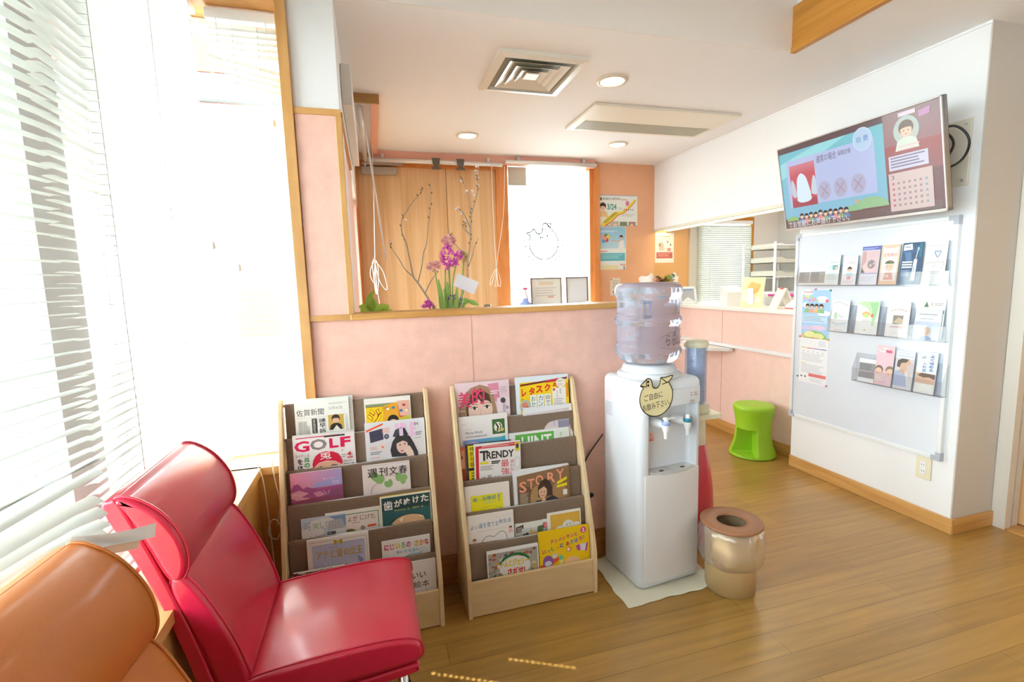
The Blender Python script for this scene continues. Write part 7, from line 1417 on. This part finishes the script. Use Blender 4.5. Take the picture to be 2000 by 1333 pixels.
def framed(label, x0, x1, z0, z1, y, art, tilt=0.05, fr='#7d6a5a', fw=0.012, cat='certificate', name='certificate_frame'):
    t = thing(name, label, cat, ((x0+x1)/2, y, z0))
    def T(bm): bmesh.ops.transform(bm, matrix=Matrix.Translation((0, y, z0)) @ Matrix.Rotation(-tilt, 4, 'X') @ Matrix.Translation((0, -y, -z0)), verts=bm.verts); return bm
    bm = BM()
    for q in ((x0, x1, z0, z0+fw), (x0, x1, z1-fw, z1), (x0, x0+fw, z0, z1), (x1-fw, x1, z0, z1)): box(bm, q[0], q[1], y-0.006, y+0.010, q[2], q[3], bev=0.001)
    obj('frame', T(bm), mat('frame_'+fr[1:], fr, 0.45), t)
    bm = sheet('', '', '', (x0+fw*0.8, y+0.001, z1-fw*0.8), (1, 0, 0), x1-x0-fw*1.6, z1-z0-fw*1.6, art); obj('sheet', T(bm), INK, t); return t
def c_cert(a): a.r(0, 0, 1, a.H, '#f2ece0').r(0.25, 0.10, 0.75, 0.20, '#ead4b8').lines(0.12, 0.28, 0.88, 0.60, 4, '#ddd2c8').r(0.55, 0.55, 0.75, 0.62, '#eab8a8')
framed('brown framed certificate leaning on the entrance window, beside the spray bottle', 1.372, 1.674, 1.09, 1.345, 4.17, c_cert)
framed('brown framed white certificate at the window jamb, right of the other one', 1.715, 1.937, 1.09, 1.345, 4.17, lambda a: a.r(0, 0, 1, a.H, '#f0eef0'))
t = thing('open_booklet', 'dark covered booklet lying open on the window ledge', 'booklet', (1.75, 4.08, 1.08)); bm = BM()
prism(bm, [(1.46, 1.081), (1.62, 1.086), (1.75, 1.083), (1.90, 1.112), (1.90, 1.118), (1.75, 1.090), (1.62, 1.094), (1.46, 1.088)], 4.0, 4.12, 'Y'); obj('pages', bm, PAPER, t)
bm = BM(); prism(bm, [(1.70, 1.080), (1.90, 1.095), (1.905, 1.11), (1.75, 1.0825)], 3.995, 4.125, 'Y'); obj('cover', bm, mat('plum_cover', '#7a6478', 0.5), t)

# ---------------------------------------------------------------- things on the reception counter
CT = 1.06
t = thing('bouquet', 'small wrapped bouquet lying on the counter behind the water bottle', 'bouquet', (2.90, 4.12, CT)); bx, by, bz = 2.62, 4.02, 1.185
t.location = (bx, by, CT)
bm = BM(); box(bm, bx-0.16, bx+0.16, by-0.1, by+0.1, 1.0, CT-0.001); pass; bm.free()
for c, sx in (((bx-0.10, by), -1), ((bx+0.12, by+0.02), 1)):
    bm = BM(); grid(bm, 8, 8, lambda u, v, c=c, sx=sx: (c[0]+sx*0.02+(u-0.5)*(0.05+0.14*v), c[1]+0.03*math.cos(u*6)+0.02*v, CT+0.02+0.275*v-0.08*abs(u-0.5)+0.012*math.sin(u*14))); obj('wrapping', bm, mat('tissue_wrap', '#ece6e2', 0.6), t)
bm = BM(); lathe(bm, [(0.0, 0.0), (0.03, 0.0), (0.06, 0.12), (0.10, 0.20), (0.0, 0.21)], (bx, by+0.01, CT), 20); obj('bunch', bm, mat('bunch_green', '#7f9a66', 0.7), t)
for c, col, r in (((-0.075, 0.16), '#eab4ac', 0.030), ((-0.03, 0.175), '#b0504a', 0.022), ((-0.01, 0.15), '#6a6a86', 0.030), ((0.02, 0.185), '#e6b84a', 0.026), ((0.055, 0.19), '#a9c46a', 0.028), ((0.07, 0.155), '#eab85a', 0.030), ((-0.055, 0.19), '#6a8a5a', 0.022), ((0.10, 0.195), '#8aa89a', 0.030), ((0.03, 0.16), '#7f9a4a', 0.030), ((-0.10, 0.145), '#efe2d8', 0.026)):
    bm = BM()
    for k in range(34):
        d = rdir(rf); petal(bm, Vector((bx+c[0], by-0.02, CT+c[1]+0.058))+d*r*0.5, d, r*0.8, r*0.6)
    obj('bloom', bm, petalmat('bloom_'+col[1:], col), t)
t = framed('white and blue photo frame on the far end of the counter', 2.795, 2.985, CT, CT+0.165, 3.98, lambda a: (a.r(0, 0, 1, a.H, '#b9bcc6'), a.r(0.05, 0.05, 0.95, 0.14, '#8fb0e4'), a.p([(0.1, a.H-0.05), (0.5, a.H-0.3), (0.95, a.H-0.05)], '#eef0f4')), tilt=0.2, fr='#e4e8f2', fw=0.022, cat='photo frame', name='photograph_stand')
t = thing('collection_box', 'white box with a sloping label top on the counter', 'box', (2.93, 3.46, CT))
bm = BM(); prism(bm, [(2.868, CT), (2.99, CT), (2.99, CT+0.165), (2.868, CT+0.115)], 3.36, 3.52, 'Y', bev=0.002); bmesh.ops.transform(bm, matrix=Matrix.Translation((2.93, 3.44, 0)) @ Matrix.Rotation(R(78), 4, 'Z') @ Matrix.Translation((-2.93, -3.44, 0)), verts=bm.verts); obj('case', bm, mat('box_white', '#e9e7e8', 0.5), t)
bm = BM(); lay = Art(bm, (-0.055, 0, 0.0), (1, 0, 0), (0, -1, 0), 0.11); lay.r(0, 0, 1, 0.9, '#dfe2dc').lines(0.1, 0.1, 0.9, 0.8, 6, '#b0b4ac'); bmesh.ops.transform(bm, matrix=Matrix.Translation((2.93, 3.44, 0)) @ Matrix.Rotation(R(78), 4, 'Z') @ Matrix.Translation((0.0, 0.045, CT+0.1425)) @ Matrix.Rotation(R(-90), 4, 'Z') @ Matrix.Rotation(R(-22), 4, 'X') @ Matrix.Translation((0, 0.05, 0.0)) , verts=bm.verts); bm.free()
def p_bird(a):
    a.r(0, 0, 1, a.H, '#f6f0bf').e(0.52, 0.52, 0.28, 0.27, '#f2c27c', 26).p([(0.30, 0.45), (0.34, 0.26), (0.50, 0.20), (0.52, 0.34), (0.62, 0.40), (0.72, 0.28), (0.84, 0.34), (0.80, 0.55)], '#f2c27c').p([(0.05, 0.62), (0.30, 0.55), (0.45, 0.75), (0.9, 1.05), (0.9, 1.18), (0.05, 1.2)], '#f8f6e6')
    for k in range(18):
        an = R(k*20); a.l([(0.52+0.31*math.cos(an), 0.52+0.30*math.sin(an)), (0.52+0.37*math.cos(an), 0.52+0.36*math.sin(an))], 0.014, '#f4d49a'); a.k -= 1
    a.l(smoothloop([(0.1, 0.75), (0.4, 0.95), (0.6, 1.0), (0.8, 1.1)], 5, False), 0.010, '#c9bf90').r(0.1, 1.28, 0.9, 1.295, '#d8cf9a')
t = thing('bird_picture_card', 'pale yellow card with an orange bird picture standing on the counter', 'card', (2.90, 3.2, CT))
Mc = Matrix.Translation((2.885, 3.185, CT)) @ Matrix.Rotation(R(-62), 4, 'Z') @ Matrix.Rotation(R(-17), 4, 'X')
bm = sheet('', '', '', (-0.085, 0, 0.245), (1, 0, 0), 0.17, 0.243, p_bird, cover='#f0ebc8', thick=0.003); bmesh.ops.transform(bm, matrix=Mc, verts=bm.verts); obj('printed_card', bm, INK, t)
bm = BM(); box(bm, -0.02, 0.02, 0.003, 0.006, 0.02, 0.15, M=Mc @ Matrix.Rotation(R(22), 4, 'X')); obj('strut', bm, PAPER, t)
t = thing('folding_sign', 'small folded white tent sign at the near end of the counter', 'sign', (2.95, 2.97, CT)); Ma = Matrix.Translation((2.94, 2.93, CT)) @ Matrix.Rotation(R(-12), 4, 'Z')
bm = BM(); prism(bm, [(-0.075, 0.0), (-0.063, 0.0), (0.004, 0.145), (-0.004, 0.150)], -0.05, 0.05, 'Y'); prism(bm, [(0.075, 0.0), (0.063, 0.0), (-0.004, 0.145), (0.004, 0.150)], -0.05, 0.05, 'Y'); bmesh.ops.transform(bm, matrix=Ma, verts=bm.verts); obj('boards', bm, mat('sign_board', '#e9e4da', 0.5), t)
bm = BM(); box(bm, -0.010, 0.010, -0.02, 0.02, 0.140, 0.153, bev=0.003, M=Ma); obj('red_clip', bm, mat('red_clip', '#cc5a5a', 0.5), t)
t = thing('leaflet_stand', 'red and blue striped leaflet box at the whiteboard end of the counter', 'leaflet box', (2.93, 2.80, CT)); bm = BM(); prism(bm, [(2.87, CT), (3.0, CT), (3.0, CT+0.10), (2.89, CT+0.03)], 2.72, 2.84, 'Y'); obj('box', bm, mat('stand_white', '#e8e8ee', 0.5), t)
bm = BM(); box(bm, 2.865, 2.8675, 2.73, 2.83, CT+0.004, CT+0.012); obj('red_stripe', bm, mat('stand_red', '#cc4a5a', 0.5), t)
t = thing('magenta_folder', 'magenta folder lying on a grey case behind the counter cards', 'folder', (3.3, 3.2, CT)); bm = BM(); box(bm, 3.16, 3.34, 3.02, 3.30, CT+0.075, CT+0.092, bev=0.004); obj('folder', bm, mat('magenta_plastic', '#c8429c', 0.4), t)
t = thing('grey_case', 'grey case on the counter under the magenta folder', 'case', (3.25, 3.15, CT)); bm = BM(); box(bm, 3.15, 3.345, 2.98, 3.32, CT, CT+0.074, bev=0.006); obj('case', bm, mat('case_grey', '#b4b6b8', 0.5), t)
t = thing('small_bottle', 'small dark bottle on the counter behind the tent sign', 'bottle', (3.2, 2.90, CT)); bm = BM(); lathe(bm, [(0.0, 0.0), (0.016, 0.0), (0.016, 0.06), (0.007, 0.075), (0.007, 0.10), (0.0, 0.10)], (3.12, 2.90, CT), 16); obj('bottle', bm, mat('dark_bottle', '#3a3a2e', 0.3), t)
# shelf rack in the reception room
t = thing('wire_shelf', 'white wire shelf rack with trays in the reception room', 'shelf', (3.86, 3.95, 0))
for (x, y) in ((3.66, 3.75), (4.10, 3.75), (3.66, 4.15), (4.10, 4.15)):
    bm = BM(); tube(bm, [(x, y, 0.0), (x, y, 1.62)], 0.012, 10); obj('post', bm, WPL, t)
for z in (0.95, 1.28, 1.58):
    bm = BM()
    for k in range(8): tube(bm, [(3.66, 3.76+k*0.055, z), (4.10, 3.76+k*0.055, z)], 0.004, 6)
    for y in (3.75, 4.15): tube(bm, [(3.66, y, z+0.008), (4.10, y, z+0.008)], 0.006, 6); tube(bm, [(3.66+0.02*k, y, z-0.006+0.018*(k % 2)) for k in range(23)], 0.004, 5)
    obj('wire_tray', bm, WPL, t)
for z, lb in ((1.60, 'topmost'), (1.47, 'middle'), (1.34, 'lowest')):
    t = thing('paper_tray', '%s white document tray on the reception wire shelf' % lb, 'tray', (3.88, 3.93, z-0.045), group='document trays on the wire shelf'); bm = BM(); box(bm, 3.70, 4.06, 3.78, 4.10, z-0.045, z-0.040); box(bm, 3.70, 3.705, 3.78, 4.10, z-0.045, z+0.01); box(bm, 4.055, 4.06, 3.78, 4.10, z-0.045, z+0.01); box(bm, 3.70, 4.06, 4.095, 4.10, z-0.045, z+0.01); prism(bm, [(3.70, z-0.045), (4.06, z-0.045), (4.06, z+0.005), (4.0, z+0.012), (3.94, z-0.01), (3.82, z-0.01), (3.76, z+0.012), (3.70, z+0.005)], 3.775, 3.78, 'Y'); obj('tray', bm, mat('tray_ivory', '#dcdcd0', 0.5), t)
t = thing('printer', 'white printer on the lower tier of the reception wire shelf', 'printer', (3.88, 3.95, 0.965)); bm = BM(); box(bm, 3.70, 4.07, 3.77, 4.13, 0.965, 1.15, bev=0.02); obj('body', bm, WPL, t)
bm = BM(); box(bm, 3.72, 3.78, 3.762, 3.772, 1.07, 1.11); obj('panel', bm, BLACK, t)
# unseen lamp added to brighten the reception room
t = thing('added_reception_lamp', 'ceiling lamp of the reception room', 'ceiling light', (3.55, 3.1, ZC-0.05)); bm = BM(); box(bm, 3.35, 3.75, 2.5, 3.7, ZC-0.05, ZC-0.001, bev=0.005); obj('housing', bm, WPL, t)
bm = BM(); box(bm, 3.37, 3.73, 2.52, 3.68, ZC-0.054, ZC-0.051); obj('diffuser', bm, glow('added_lamp_diffuser', '#fff8ea', 2.2), t)

# ---------------------------------------------------------------- cords at the bay corner and the house outside
t = thing('ladder_cord_loop', 'white cord hanging in loops over the window sill panel left of the magazine rack', 'cord', (-0.45, 1.93, 0.3))
bm = BM(); ys = 1.972
tube(bm, smoothloop([(-0.462, 1.96, 0.66), (-0.444, 1.95, 0.60), (-0.438, 1.95, 0.50), (-0.435, 1.95, 0.42), (-0.432, 1.95, 0.30), (-0.430, 1.95, 0.16)], 6, False), 0.0022, 6)
tube(bm, smoothloop([(-0.412, 1.972, 0.66), (-0.405, 1.965, 0.58), (-0.395, 1.965, 0.50), (-0.402, 1.965, 0.44), (-0.412, 1.965, 0.40)], 6, False), 0.0022, 6)
tube(bm, smoothloop([(-0.44, 1.955, 0.40), (-0.425, 1.955, 0.43), (-0.405, 1.955, 0.42), (-0.398, 1.955, 0.385), (-0.415, 1.955, 0.35), (-0.438, 1.955, 0.365)], 6), 0.0022, 6, closed=True)
obj('cord', bm, CORD, t)
h = thing('neighbour_house', 'pale neighbouring house with orange red tiled gable outside the bay window', 'building', (-1.5, 7.5, -0.3))
bm = BM(); box(bm, -5.5, 0.2, 7.0, 10.0, -0.3, 3.6); obj('wall', bm, mat('house_plaster', '#e9e4dc', 0.9), h)
bm = BM(); prism(bm, [(-4.0, 3.91), (-2.6, 5.6), (-1.47, 3.91)], 6.85, 10.2, 'Y'); obj('roof', bm, mat('roof_tile', '#b8502c', 0.7, bump=0.6, bscale=30), h)
bm = BM(); box(bm, -4.2, 0.3, 6.85, 7.0, 3.61, 3.90); obj('dark_gutter_band', bm, mat('gutter_grey', '#3c4245', 0.5), h)
bm = BM(); box(bm, -1.70, -1.18, 6.95, 7.0, 0.70, 1.33); obj('door', bm, mat('house_door', '#a8603c', 0.6), h)
